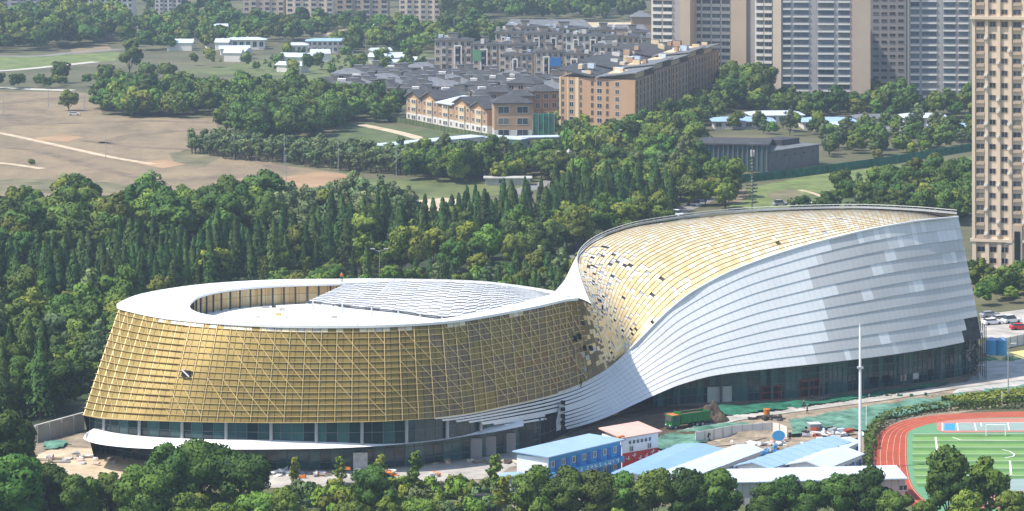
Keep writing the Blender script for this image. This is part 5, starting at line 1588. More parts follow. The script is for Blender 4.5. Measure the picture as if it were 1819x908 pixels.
# grey skip box, rubble of white sheets, blue racks
a = P(1449, 772); r = empty('site_container', a, .2, 'pale grey container standing in the soil above the prefabs', 'container')
mb = MB(); mb.hexa([(-.9, 0, .5), (.9, 0, .5), (.9, 1.8, .5), (-.9, 1.8, .5), (-1.1, -.2, 1.9), (1.1, -.2, 1.9), (1.1, 2, 1.9), (-1.1, 2, 1.9)], M['towergrey'], M['whiteroof']); mb.build('body', r)
mb = MB(); mb.box(-.9, 0, 0, -.7, 1.8, .48, M['darksteel']); mb.box(.7, 0, 0, .9, 1.8, .48, M['darksteel']); mb.build('skid', r)
def heap(px, py, n, sx, sy, mats, label, cat, name, size=(.4, 1.2), hz=1.2):
    a = P(px, py); mb = MB()
    for k in range(n):
        x, y = random.gauss(0, sx), random.gauss(0, sy)
        s = random.uniform(*size); z0 = max(0, random.gauss(hz * .4, hz * .4) * math.exp(-(x / sx) ** 2 * .3))
        th = random.uniform(0, 3.1); c, sn = math.cos(th) * s, math.sin(th) * s
        w = random.uniform(.2, .6)
        q = [(x - c - sn * w, y - sn + c * w), (x + c - sn * w, y + sn + c * w), (x + c + sn * w, y + sn - c * w), (x - c + sn * w, y - sn - c * w)]
        t = random.uniform(-.3, .3)
        mb.hexa([(p[0], p[1], max(0, z0)) for p in reversed(q)] + [(p[0], p[1], max(0, z0) + random.uniform(.12, .5) + t * (i % 2)) for i, p in enumerate(reversed(q))], random.choice(mats))
    return tag(mb.build(name, None, False, False, a), label, cat, None, 'stuff')
heap(1480, 776, 40, 2.6, 1.6, [M['white'], M['whiteroof'], M['darksteel'], M['redtrack'], M['steel']], 'heap of white sacks and scrap above the prefabs', 'scrap heap', 'scrap_heap')
heap(1378, 790, 20, 3, .8, [M['primer'], M['pink'], M['steel'], M['white']], 'scattered boards near the round blue sign', 'boards', 'board_heap', hz=.4)
heap(1358, 806, 16, 1.6, 1.2, [M['skyblue'], M['blue'], M['steel']], 'blue pipe racks between the prefab roofs', 'pipe racks', 'pipe_heap')
heap(1365, 745, 14, 1.8, .8, [M['darksteel'], M['steel'], M['bark']], 'dark tools and timber beside the pale site path', 'tools', 'tool_heap', hz=.5)
heap(470, 843, 30, 5, .8, [M['primer'], M['palewall'], M['steel'], M['white']], 'pale boards stacked before the ground floor glazing', 'boards', 'board_heap', hz=.8)
heap(650, 846, 34, 7, .7, [M['primer'], M['orangepaint'], M['steel'], M['dirt'], M['palewall']], 'building material along the forecourt edge', 'material', 'material_heap', hz=.8)
heap(900, 822, 30, 5, .8, [M['dirt'], M['primer'], M['bark'], M['pale_soil']], 'brown rubble strip on the forecourt', 'rubble', 'rubble', hz=.4)
heap(140, 820, 26, 4, 1.6, [M['primer'], M['dirt'], M['steel'], M['pink']], 'rubble on the pale yard left of the gold building', 'rubble', 'rubble', hz=.5)
heap(1510, 705, 40, 24, .6, [M['primer'], M['steel'], M['netdark'], M['dirt']], 'loose offcuts along the foot of the curtain wall', 'offcuts', 'offcut_litter', size=(.2, .5), hz=.3)
a = P(1362, 740); r = empty('orange_drum', a, 0, 'small orange bin beside the pale site path', 'bin')
mb = MB(); mb.tube((0, 0, 0), (0, 0, 1.3), .55, .62, M['orangepaint'], 12); mb.build('body', r)
mb = MB(); mb.tube((0, 0, 1.3), (0, 0, 1.42), .68, .66, M['orangepaint'], 12); mb.build('rim', r)
for x, l in ((1757, 'blue site tank, left one of the pair by the sand strip'), (1775, 'blue site tank, right one of the pair by the sand strip')):
    a = P(x + 4, 632); r = empty('water_tank', a, 0, l, 'tank', 'blue tanks at the right edge')
    mb = MB(); mb.tube((0, 0, .3), (0, 0, 3.3), 1.15, 1.15, M['skyblue'], 16); mb.tube((0, 0, 3.3), (0, 0, 3.8), 1.15, .4, M['blueroof2'], 16); mb.build('body', r)
    mb = MB(); mb.box(-1, -1, 0, 1, 1, .3, M['concrete']); mb.build('base', r)
heap(1765, 640, 14, 2.4, .5, [M['turf3'], M['netting'], M['white']], 'bright green sheets at the foot of the blue tanks', 'sheets', 'sheet_heap', hz=.6)
# soil heap with dump truck in front
def mound(px, py, rx, ry, h, m, label, seed):
    a = P(px, py); b = bmesh.new(); rr = random.Random(seed); n = 22; g = []
    for i in range(n + 1):
        row = []
        for j in range(n + 1):
            x = (i / n * 2 - 1); y = (j / n * 2 - 1); d = math.hypot(x, y)
            zz = h * max(0, 1 - d ** 1.4) * (1 + .35 * math.sin(x * 7 + seed) * math.cos(y * 6 + seed)) + (rr.uniform(0, .22) * h * .5 if d < .95 else 0)
            row.append(b.verts.new((x * rx, y * ry, zz - .05)))
        g.append(row)
    for i in range(n):
        for j in range(n): b.faces.new((g[i][j], g[i + 1][j], g[i + 1][j + 1], g[i][j + 1]))
    me = bpy.data.meshes.new('soil_heap'); b.to_mesh(me); b.free(); me.materials.append(m)
    return tag(link('soil_heap', me, None, a), label, 'soil heap')
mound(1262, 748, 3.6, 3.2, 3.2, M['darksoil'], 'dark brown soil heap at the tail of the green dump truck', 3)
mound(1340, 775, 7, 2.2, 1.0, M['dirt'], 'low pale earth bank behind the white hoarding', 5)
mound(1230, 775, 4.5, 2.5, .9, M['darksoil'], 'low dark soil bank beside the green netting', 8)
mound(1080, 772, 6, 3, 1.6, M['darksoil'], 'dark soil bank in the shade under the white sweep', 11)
a = P(1196, 762); r = empty('dump_truck', a, math.radians(33), 'green dump truck with orange cab roof on the dark soil', 'truck'); r.scale = (.88, .88, .88)
tg = M['truckgreen']
mb = MB(); mb.box(-.9, -.5, .75, 8.2, .5, 1.1, M['darksteel']); mb.build('chassis', r)
mb = MB(); mb.hexa([(-1.3, -1.25, .6), (.8, -1.25, .6), (.8, 1.25, .6), (-1.3, 1.25, .6), (-1.05, -1.2, 3.0), (.8, -1.2, 3.0), (.8, 1.2, 3.0), (-1.05, 1.2, 3.0)], tg, M['orangepaint']); cb = mb.build('cab', r)
mb = MB(); mb.hexa([(-1.33, -1.05, 1.7), (-1.2, -1.05, 1.7), (-1.2, 1.05, 1.7), (-1.33, 1.05, 1.7), (-1.17, -1.0, 2.75), (-1.05, -1.0, 2.75), (-1.05, 1.0, 2.75), (-1.17, 1.0, 2.75)], M['pane']); mb.build('windscreen', cb)
for s in (-1.28, 1.25): 
    mb = MB(); mb.box(-.7, s, 1.75, .45, s + .04, 2.7, M['pane']); mb.build('side_window', cb)
for s in (-.85, .6):
    mb = MB(); mb.box(-1.4, s, .8, -1.31, s + .3, 1.05, M['white']); mb.build('headlight', cb)
mb = MB(); mb.box(-1.5, -1.2, .4, -1.3, 1.2, .75, M['darksteel']); mb.build('bumper', cb)
mb = MB()
mb.hexa([(1.2, -1.2, 1.15), (8.2, -1.2, 1.15), (8.2, 1.2, 1.15), (1.2, 1.2, 1.15), (1.0, -1.35, 1.3), (8.5, -1.35, 1.3), (8.5, 1.35, 1.3), (1.0, 1.35, 1.3)], tg)
mb.box(1.0, -1.35, 1.3, 8.5, -1.23, 3.1, tg); mb.box(1.0, 1.23, 1.3, 8.5, 1.35, 3.1, tg); mb.box(1.0, -1.22, 1.3, 1.12, 1.22, 3.5, tg); mb.box(8.38, -1.22, 1.3, 8.5, 1.22, 3.0, tg)
for k in range(6): mb.box(1.4 + k * 1.3, -1.44, 1.3, 1.55 + k * 1.3, -1.355, 3.1, tg); mb.box(1.4 + k * 1.3, 1.355, 1.3, 1.55 + k * 1.3, 1.44, 3.1, tg)
mb.build('tipper_body', r)
mb = MB(); mb.hexa([(1.2, -1.2, 1.32), (8.3, -1.2, 1.32), (8.3, 1.2, 1.32), (1.2, 1.2, 1.32), (2, -1, 2.9), (7.6, -.9, 2.9), (7.5, .9, 2.8), (2.2, 1, 2.8)], M['darksoil']); mb.build('load', r)
for x in (-.3, 5.2, 6.6):
    for s in (-1.3, .9):
        mb = MB(); mb.tube((x, s, .55), (x, s + .4, .55), .55, .55, M['rubber'], 14); w_ = mb.build('wheel', r)
        mb = MB(); mb.tube((x, s - .03 if s < 0 else s + .38, .55), (x, s + .02 if s < 0 else s + .43, .55), .28, .28, M['steel'], 10); mb.build('rim', w_)
# cars
CARM = {}
def car(px, py, rz, paint, label, van=False):
    a = P(px, py); r = empty('parked_car', a, rz, label, 'car')
    mb = MB()
    prof = [(-2.2, .35), (2.2, .35), (2.25, .75), (2.1, .95), (1.2, 1.02), (-1.9, 1.05), (-2.25, .85)]
    n = len(prof); v = [(x, s, z) for s in (-.88, .88) for x, z in prof]
    mb.face([v[i] for i in range(n)], paint); mb.face([v[n + i] for i in reversed(range(n))], paint)
    for i in range(n): j = (i + 1) % n; mb.face([v[i], v[n + i], v[n + j], v[j]], paint)
    mb.build('body', r)
    hh = 1.9 if van else 1.45
    mb = MB(); mb.hexa([(-1.85, -.82, 1.03), (1.05, -.82, 1.03), (1.05, .82, 1.03), (-1.85, .82, 1.03), (-1.5, -.68, hh), (.35, -.68, hh), (.35, .68, hh), (-1.5, .68, hh)], M['pane'], paint); mb.build('cabin', r)
    for x in (-1.35, 1.4):
        for s in (-.92, .72):
            mb = MB(); mb.tube((x, s, .33), (x, s + .2, .33), .33, .33, M['rubber'], 12); mb.build('wheel', r)
for (x, y, rz, m, l, v) in ((1762, 577, .4, M['white'], 'white car parked nearest the end of the banded facade', False), (1778, 571, .4, M['palewall'], 'silver car parked second from the banded facade', False), (1796, 574, .5, M['white'], 'white van parked beside the red car', True),
                            (1812, 586, .2, M['red'], 'red car at the right edge by the white fence', False), (1758, 564, .4, M['steel'], 'grey car parked in the rear of the small car park', False), (1200, 384, 2.3, M['white'], 'white car on the park road left of the museum lawn', True), (1232, 366, 2.3, M['white'], 'white van farther up the park road', True),
                            (1386, 366, .3, M['towergrey'], 'grey blue hut like van below the park lawn', True), (957, 478, .6, M['white'], 'white lorry cab under trees behind the roof flare', True), (742, 490, .2, M['red'], 'red car on the street behind the roof ring', False), (160, 640, .5, M['white'], 'white car under the trees left of the gold drum', False), (132, 205, 0, M['palewall'], 'white car beside the lone field tree', False)):
    car(x, y, rz, m, l, v)
# football goal
a, b = P(1752, 776), P(1786, 776)
r = root_at('football_goal', a, b, 'white football goal at the top of the striped pitch', 'goal'); L = (b - a).length
for x in (0, L):
    mb = MB(); mb.tube((x, 0, 0), (x, 0, 2.1), .09, .09, M['white']); mb.build('post', r)
mb = MB(); mb.tube((-.09, 0, 2.1), (L + .09, 0, 2.1), .09, .09, M['white']); mb.build('crossbar', r)
mb = MB()
for k in range(9): mb.bar((L * k / 8, .05, 2.05), (L * k / 8, 1.0, .05), .025, M['palewall'])
mb.build('net', r)
# hedge round the track
hp = spline([P(*p) for p in ((1549, 800), (1547, 785), (1556, 764), (1580, 748), (1620, 738.5), (1670, 731.5), (1740, 727), (1819, 725.5), (1900, 726))], 130)
def hedge(name, pts, w, h, mt, label, q=.32, dens=26):
    V = []; Fc = []
    rr = np.random.default_rng(5)
    for i in range(len(pts) - 1):
        a, b = pts[i], pts[i + 1]; L = np.linalg.norm(b - a); t = (b - a) / L; n = np.array([-t[1], t[0], 0])
        k = int(L * dens)
        for _ in range(k):
            side = rr.random()
            hh = h * (0.85 + .25 * rr.random())
            if side < .45: p = a + t * L * rr.random() + n * w * (rr.random() - .5); p[2] = hh; nm = np.array([0, 0, 1.])
            else:
                s = 1 if rr.random() < .5 else -1
                p = a + t * L * rr.random() + n * w * .5 * s; p[2] = hh * rr.random(); nm = n * s
            nm = nm + rr.normal(0, .45, 3); nm /= np.linalg.norm(nm)
            u = np.cross(nm, rr.normal(0, 1, 3)); u /= np.linalg.norm(u); v = np.cross(nm, u)
            c = len(V); sz = q * (.6 + .7 * rr.random())
            V += [tuple(p + u * sz), tuple(p + v * sz * .7), tuple(p - u * sz), tuple(p - v * sz * .7)]; Fc.append((c, c + 1, c + 2, c + 3))
    me = bpy.data.meshes.new(name); me.from_pydata(V, [], Fc); me.materials.append(mt)
    return tag(link(name, me), label, 'hedge')
hedge('hedge', hp, 1.6, 1.7, M['leafdark'], 'dark clipped hedge curving round the head of the running track')
hedge('hedge', spline([P(1538, 850), P(1541, 825), P(1543, 805), P(1541, 780)], 20), 1.2, 1.6, M['leafmid'], 'rough green hedge between flagpole and the track straight')
hedge('hedge', spline([P(1690, 722), P(1760, 714), P(1830, 707), P(1900, 702)], 30), 6, 1.4, M['leafmid'], 'wide olive hedge strip between site netting and track hedge', dens=120)

# ---- people
def person(px, py, rz, shirt, label, z=0.0, lean=0.0, world=None, legs=.35):
    a = world or P(px, py)
    b = bmesh.new()
    me = bpy.data.meshes.new('person')
    js = {'pel': (0, 0, .95, .15), 'wai': (0, lean * .3, 1.12, .14), 'che': (0, lean * .7, 1.36, .17), 'nec': (0, lean, 1.5, .07), 'hea': (0, lean * 1.05, 1.62, .105), 'top': (0, lean * 1.05, 1.73, .07),
          'shl': (-.2, lean * .8, 1.42, .08), 'ell': (-.27, lean * .8 - .05, 1.15, .055), 'hal': (-.25, lean * .8 - .2, .93, .04), 'shr': (.2, lean * .8, 1.42, .08), 'elr': (.27, lean * .8, 1.15, .055), 'har': (.26, lean * .8 - .15, .92, .04),
          'hil': (-.1, 0, .88, .11), 'knl': (-.11, -legs * .4, .5, .075), 'anl': (-.12, -legs * .5 + .05, .08, .05), 'fol': (-.12, -legs * .5 - .12, .04, .045), 'hir': (.1, 0, .88, .11), 'knr': (.11, legs * .3, .5, .075), 'anr': (.12, legs * .6, .08, .05), 'for': (.12, legs * .6 - .16, .04, .045)}
    E = ['pel wai', 'wai che', 'che nec', 'nec hea', 'hea top', 'che shl', 'shl ell', 'ell hal', 'che shr', 'shr elr', 'elr har', 'pel hil', 'hil knl', 'knl anl', 'anl fol', 'pel hir', 'hir knr', 'knr anr', 'anr for']
    ks = list(js)
    me.from_pydata([js[k][:3] for k in ks], [tuple(ks.index(w) for w in e.split()) for e in E], [])
    o = bpy.data.objects.new('person', me); COL.objects.link(o)
    md = o.modifiers.new('skin', 'SKIN'); 
    lay = me.skin_vertices[0].data if me.skin_vertices else None
    if lay is None:
        bpy.context.view_layer.objects.active = o
        b = bmesh.new(); b.from_mesh(me); b.verts.layers.skin.verify(); b.to_mesh(me); b.free(); lay = me.skin_vertices[0].data
    for i, k in enumerate(ks): lay[i].radius = (js[k][3],) * 2; lay[i].use_root = (k == 'pel')
    sd = o.modifiers.new('sub', 'SUBSURF'); sd.levels = sd.render_levels = 1
    dg = bpy.context.evaluated_depsgraph_get()
    m2 = bpy.data.meshes.new_from_object(o.evaluated_get(dg))
    bpy.data.objects.remove(o)
    m2.name = 'person'
    m2.materials.clear()
    for m in (shirt, M['cloth_dark'], M['skin'], M['yellow'], M['rubber']): m2.materials.append(m)
    for p in m2.polygons:
        z_ = p.center.z; x_ = abs(p.center.x)
        p.material_index = 4 if z_ < .1 else (2 if (z_ < 1.02 and x_ > .2) or 1.48 < z_ < 1.66 else (3 if z_ >= 1.66 else (1 if z_ < .98 else 0)))
        p.use_smooth = True
    o = link('person', m2, None, a); o.rotation_euler = (0, 0, rz)
    return tag(o, label, 'person')
person(1428, 727, 1.2, M['cloth_dark'], 'person in dark clothes walking up the pale site path')
person(1434, 735, -1.8, M['netdark'], 'person in green top on the lower edge of the pale site path')
person(1258, 752, .6, M['cloth_white'], 'person in white top standing by the soil heap')
person(1258, 784, 2.2, M['cloth_dark'], 'person in dark clothes bending on the netting below the truck', lean=-.25)
person(1403, 783, 0, M['cloth_dark'], 'person in black standing beside the round blue sign')
rp = R(607, 503); person(0, 0, 0, M['orangepaint'], 'worker in orange standing on the rim of the white roof ring', world=Vector((rp.x, rp.y, HR + .25)))
tp = P(592, 552, HF); person(0, 0, 1, M['orangepaint'], 'worker in orange on the sunken roof terrace', world=Vector((tp.x, tp.y, HF)))
# ------------------------------------------------------------------ trees
def leaf_faces(cs, rs, per, q, r, zsq=1.0, updir=.35):
    """diamond leaf clumps on the shells of sub-crowns; returns verts (4n,3)"""
    out = []; nrm = []
    mid = np.mean(cs, axis=0) if len(cs) > 3 else cs[0]; ext = np.std(np.array(cs), axis=0).max() * 2 + max(rs)
    for c, rad in zip(cs, rs):
        n = max(8, int(per * rad * rad))
        d = r.normal(0, 1, (n, 3)); d[:, 2] += updir * .8
        d /= np.linalg.norm(d, axis=1)[:, None]
        p = c + d * rad * (0.72 + .38 * r.random((n, 1))) * np.array([1, 1, zsq])
        nm = d + r.normal(0, .45, (n, 3)); nm /= np.linalg.norm(nm, axis=1)[:, None]
        u = np.cross(nm, r.normal(0, 1, (n, 3))); u /= np.linalg.norm(u, axis=1)[:, None] + 1e-9
        v = np.cross(nm, u)
        s = q * (.55 + .8 * r.random((n, 1)))
        a = s * (.55 + .35 * r.random((n, 1)))
        k = r.uniform(-.35, .35, (n, 1)) * s
        out.append(np.stack([p + u * s, p + v * a + u * k, p - u * s, p - v * a + u * k], 1).reshape(-1, 3))
        sh = d * .75 + (p - mid) / ext * .6 + nm * .45; sh /= np.linalg.norm(sh, axis=1)[:, None]   # shading normal: the round of the clump
        nrm.append(np.repeat(sh, 4, axis=0))
    return np.concatenate([np.concatenate(out), np.concatenate(nrm)], 1)
def mesh_np(name, verts, mt, mi=None, tint=None):
    n = len(verts) // 4
    verts = np.asarray(verts, np.float32); nr = verts[:, 3:6] if verts.shape[1] == 6 else None; verts = np.ascontiguousarray(verts[:, :3])
    me = bpy.data.meshes.new(name)
    me.vertices.add(4 * n); me.vertices.foreach_set('co', np.asarray(verts, np.float32).ravel())
    me.loops.add(4 * n); me.loops.foreach_set('vertex_index', np.arange(4 * n, dtype=np.int32))
    me.polygons.add(n); me.polygons.foreach_set('loop_start', np.arange(n, dtype=np.int32) * 4)
    for m in (mt if isinstance(mt, list) else [mt]): me.materials.append(m)
    if mi is not None: me.polygons.foreach_set('material_index', np.asarray(mi, np.int32))
    if tint is not None:
        a = me.attributes.new('tint', 'FLOAT', 'FACE'); a.data.foreach_set('value', np.asarray(tint, np.float32))
    me.update(calc_edges=True)
    if nr is not None: me.normals_split_custom_set_from_vertices(nr)
    return me
def mesh_from(name, verts, mt, extra=None):
    if extra is None: return mesh_np(name, verts, mt)
    # crown and trunk in one mesh: quads of the trunk are added as further faces (its caps as fans of quads)
    V = np.array(extra.v, float); T = []
    for f in extra.f:
        f = list(f)
        if len(f) == 4: T.append(f)
        else:
            for i in range(1, len(f) - 1, 2): T.append([f[0], f[i], f[min(i + 1, len(f) - 1)], f[min(i + 2, len(f) - 1)]] if i + 2 < len(f) else [f[0], f[i], f[i + 1], f[i + 1]])
    T = [f for f in T if len(set(f)) == 4]
    tv = V[np.array(T).ravel()]
    q = tv.reshape(-1, 4, 3); fn = np.cross(q[:, 1] - q[:, 0], q[:, 2] - q[:, 0]); fn /= np.linalg.norm(fn, axis=1)[:, None] + 1e-9
    tv = np.concatenate([tv, np.repeat(fn, 4, axis=0)], 1)
    n0 = len(verts) // 4
    return mesh_np(name, np.concatenate([verts, tv]), [mt, extra.mats[0]], [0] * n0 + [1] * len(T))
def limbs(hgt, rad, th, m, r, nb=5, r0=.22):
    mb = MB(); mb.tube((0, 0, 0), (0, 0, th), r0, r0 * .7, m, 7)
    for k in range(nb):
        a = 2 * math.pi * k / nb + r.random(); l = rad * (.5 + .3 * r.random())
        mb.tube((0, 0, th * (.75 + .25 * r.random())), (math.cos(a) * l, math.sin(a) * l, th + (hgt - th) * (.35 + .35 * r.random())), r0 * .5, r0 * .14, m, 5)
    mb.tube((0, 0, th), (0, 0, th + (hgt - th) * .7), r0 * .65, r0 * .15, m, 5)
    return mb
def broad(seed, hgt=10.0, rad=4.3, th=1.1, ncl=24, per=62, q=.42, flat=.78):
    """irregular crown of sub-crowns"""
    r = np.random.default_rng(seed)
    cs = []; rs = []
    zc = th + (hgt - th) * .5; hz = (hgt - th) * .5
    for k in range(ncl):
        d = r.normal(0, 1, 3); d /= np.linalg.norm(d)
        if d[2] < -.75: d[2] *= -.6
        t = .45 + .45 * r.random()
        rr = rad * (.26 + .17 * r.random())
        cs.append(np.array([d[0] * (rad - rr) * (t + .3) * (.85 + .3 * r.random()), d[1] * (rad - rr) * (t + .3) * (.85 + .3 * r.random()), zc + d[2] * (hz - rr * flat) * (t + .25)])); rs.append(rr)
    cs.append(np.array([0, 0, zc])); rs.append(rad * .5)
    return leaf_faces(cs, rs, per, q, r, flat), limbs(hgt, rad, th, M['bark'], r)
def conifer(seed, hgt=11.0, rad=1.9, n=1150, q=.34, th=.8, loose=0.0):
    r = np.random.default_rng(seed)
    t = r.random(n) ** .72; a = r.random(n) * 6.283
    z = th + (hgt - th) * t
    lob = 1 + .22 * np.sin(a * 3 + seed + z * .9) + .16 * np.sin(z * 3.3 + a)
    rr = rad * (1 - t) ** .72 * (.55 + .5 * r.random(n)) * lob + .1
    p = np.stack([np.cos(a) * rr, np.sin(a) * rr, z], 1)
    nm = np.stack([np.cos(a), np.sin(a), np.full(n, .45)], 1) + r.normal(0, .4, (n, 3)); nm /= np.linalg.norm(nm, axis=1)[:, None]
    u = np.cross(nm, np.array([0, 0, 1.0]) + r.normal(0, .4, (n, 3))); u /= np.linalg.norm(u, axis=1)[:, None]; v = np.cross(nm, u)
    s = q * (.6 + .7 * r.random((n, 1)))
    vs = np.stack([p + u * s * .7, p + v * s, p - u * s * .7, p - v * s * 1.1], 1).reshape(-1, 3)
    sh = np.stack([np.cos(a), np.sin(a), np.full(n, .35)], 1) + nm * .6; sh /= np.linalg.norm(sh, axis=1)[:, None]
    vs = np.concatenate([vs, np.repeat(sh, 4, axis=0)], 1)
    mb = MB(); mb.tube((0, 0, 0), (0, 0, hgt * .8), .17, .04, M['bark'], 6)
    return vs, mb
def sparse(seed, hgt=7.0, rad=1.5, tiers=9, per=26, q=.26):
    """young ginkgo or poplar: upright stem with loose whorls of branches"""
    r = np.random.default_rng(seed); cs = []; rs = []
    mb = MB(); mb.tube((0, 0, 0), (0, 0, hgt), .1, .025, M['barkpale'], 6)
    for k in range(tiers):
        z = 1.2 + (hgt - 1.5) * k / tiers
        L = rad * (1 - .7 * k / tiers) * (.55 + .7 * r.random())
        for b in range(4):
            a = r.random() * 6.28
            e = np.array([math.cos(a) * L, math.sin(a) * L, z + .45 + .3 * L])
            mb.tube((0, 0, z), tuple(e), .04, .012, M['barkpale'], 4)
            for f in (.45, .75, 1.0):
                cs.append(np.array([0, 0, z]) + (e - np.array([0, 0, z])) * f); rs.append(.22 + .26 * r.random())
    return leaf_faces(cs, rs, per * 2.6, q, r, .8), mb
def shrubm(seed, hgt=2.4, rad=1.9, q=.3):
    r = np.random.default_rng(seed); cs = []; rs = []
    for k in range(9):
        a = r.random() * 6.28; l = rad * .6 * r.random()
        cs.append(np.array([math.cos(a) * l, math.sin(a) * l, hgt * (.25 + .35 * r.random())])); rs.append(rad * (.3 + .2 * r.random()))
    return leaf_faces(cs, rs, 80, q, r, .8), MB_stub()
def MB_stub():
    mb = MB(); mb.tube((0, 0, 0), (.1, 0, .9), .06, .03, M['bark'], 5); return mb

KINDS = {}; LEAFV = {}
def kind(name, gen, mt, seeds, merged=True, **kw):
    L = []
    for s in seeds:
        kk = dict(kw)
        if kk.pop('vary', True) and gen is broad:      # every crown of a kind grows differently
            q_ = random.Random(s)
            kk['hgt'] = kw.get('hgt', 10.0) * q_.uniform(.82, 1.18); kk['rad'] = kw.get('rad', 4.3) * q_.uniform(.78, 1.15); kk['ncl'] = int(kw.get('ncl', 24) * q_.uniform(.75, 1.25))
        if gen is conifer:
            q_ = random.Random(s); kk['rad'] = kw.get('rad', 1.9) * q_.uniform(.75, 1.3); kk['n'] = int(kw.get('n', 1150) * q_.uniform(.7, 1.1))
        v, t = gen(s, **kk)
        LEAFV.setdefault(name, []).append(v)
        if merged: L.append((mesh_from('crown', v, mt, t), None))
        else: L.append((mesh_from('crown', v, mt), t.mesh('trunk')))
    KINDS[name] = L
kind('dark', broad, M['leafdark'], (1, 2, 3, 4, 5, 6, 7, 8))
kind('mid', broad, M['leafmid'], (11, 12, 13, 14, 15, 16, 17), hgt=9.5, rad=4.0)
kind('bright', broad, M['leafbright'], (21, 22, 23), hgt=9, rad=3.6)
kind('yellow', broad, M['leafyellow'], (31, 32), hgt=8, rad=3.2)
kind('grey', broad, M['leafgrey'], (41, 42, 43), hgt=11, rad=3.6, ncl=26, per=42)
kind('conifer', conifer, M['leafcon'], (51, 52, 53, 54, 55, 56, 57, 58))
kind('young', broad, M['leafgrey'], (61, 62, 63), hgt=6, rad=1.8, th=1.0, ncl=12, per=95, q=.32)
kind('far', broad, M['leafdark'], (71, 72, 73, 74), per=26, q=.66, ncl=18)
kind('farmid', broad, M['leafmid'], (75, 76, 77), per=26, q=.66, ncl=18)
kind('shrub', shrubm, M['leafmid'], (81, 82, 83))
kind('shrubpale', shrubm, M['leafbright'], (84, 85, 86))
kind('shrubgrey', shrubm, M['leafgrey'], (87, 88))
# near trees with their own trunk and crown parts, finer leaves
kind('Ndark', broad, M['leafdark'], (101, 102, 103, 104), False, per=125, q=.28, ncl=30)
kind('Nmid', broad, M['leafmid'], (111, 112, 113, 114), False, per=125, q=.28, ncl=28, hgt=9, rad=3.9)
kind('Nbright', broad, M['leafbright'], (121, 122, 123), False, per=120, q=.27, ncl=26, hgt=8, rad=3.2)
kind('Ngrey', broad, M['leafgrey'], (124, 125), False, per=110, q=.26, ncl=26, hgt=8, rad=3.2)
kind('Nrow', broad, M['leafdark'], (161, 162, 163, 164), False, per=125, q=.28, ncl=34, hgt=10, rad=4.4, th=.9, vary=False)
kind('Nspread', broad, M['leafmid'], (131,), False, hgt=10.0, rad=7.5, th=1.2, ncl=64, per=80, q=.30, flat=.6, vary=False)
kind('Nconifer', conifer, M['leafcon'], (141, 142, 143), False, n=2600, q=.24, hgt=13, rad=2.3)
kind('Nyoung', sparse, M['leafbright'], (151, 152, 153), False)
kind('Npoplar', sparse, M['leafmid'], (154, 155), False, hgt=9, rad=2.2, tiers=11)

def tree(k, x, y, s, name, label, cat='tree', group=None, sz=None, z=0.0):
    L = KINDS[k]; i = random.randrange(len(L)); cr, tr = L[i]
    rot = random.uniform(0, 6.28)
    sc = (s * random.uniform(.92, 1.08), s * random.uniform(.92, 1.08), sz or s * random.uniform(.8, 1.22))
    if tr is None:
        o = link(name, cr, None, (x, y, z)); o.rotation_euler = (random.uniform(-.05, .05), random.uniform(-.05, .05), rot); o.scale = sc
    else:
        o = empty(name, (x, y, z), rot); o.scale = sc
        link('trunk', tr, o); link('crown', cr, o)
    return tag(o, label, cat, group)
FOOTP = [(p.x, p.y) for p in FOOT]
TAKEN = []
def scatter(pxl, spacing, kinds, smin, smax, name, label, group, seed, zs=None, jit=.45, mind=None, cat='tree', hide=True, labels=None, keep=1.0):
    """one tree per jittered grid point of the outlined ground; labels per kind"""
    rr = random.Random(seed)
    poly = [(p.x, p.y) for p in (P(*q) for q in pxl)]
    xs = [p[0] for p in poly]; ys = [p[1] for p in poly]
    if spacing > 4: spacing *= 1.13; smin *= 1.06; smax *= 1.08
    n = 0; y = min(ys); row = 0
    while y < max(ys):
        x = min(xs) + (spacing / 2 if row % 2 else 0)
        while x < max(xs):
            X = x + rr.uniform(-jit, jit) * spacing; Y = y + rr.uniform(-jit, jit) * spacing
            x += spacing
            if rr.random() > keep or not inside(poly, X, Y) or inside(FOOTP, X, Y): continue
            k = rr.choices([a for a, b in kinds], [b for a, b in kinds])[0]
            s = rr.uniform(smin, smax)
            px, py = px_of((X, Y, 0))
            top = px_of((X, Y, 10.5 * s))[1]
            if px < -90 or px > 1990 or top > 930: continue
            if hide:
                # wholly hidden behind the arts centre
                if 215 < px < 1000 and Y > 545 and top > 512: continue
                if 1000 <= px < 1700 and Y > 600 and top > np.interp(px, [1000, 1050, 1150, 1300, 1700], [520, 445, 408, 388, 388]): continue
                if 1735 < px and Y > 725 and Y < 760 and top > 0: continue
            lb = (labels or {}).get(k, label); nm = name
            gp = group
            if isinstance(lb, tuple): nm, lb, gp = lb
            if nm == 'broadleaf_tree':
                nm = {'dark': 'evergreen_tree', 'Ndark': 'evergreen_tree', 'far': 'evergreen_tree', 'grey': 'poplar_tree', 'Ngrey': 'poplar_tree'}.get(k, nm)  # all broadleaf trees; the names only split them by leaf colour
            CAND.append((k, X, Y, s, nm, lb, cat, gp))
            n += 1
        y += spacing * .87; row += 1
    return n
def spot(k, px, py, s, label, name='broadleaf_tree', group=None, cat='tree', sz=None):
    if name == 'broadleaf_tree' and k in ('dark', 'Ndark', 'far', 'Nrow'): name = 'evergreen_tree'
    p = P(px, py); return tree(k, p.x, p.y, s, name, label, cat, group, sz or s * random.uniform(.93, 1.04))
CAND = []
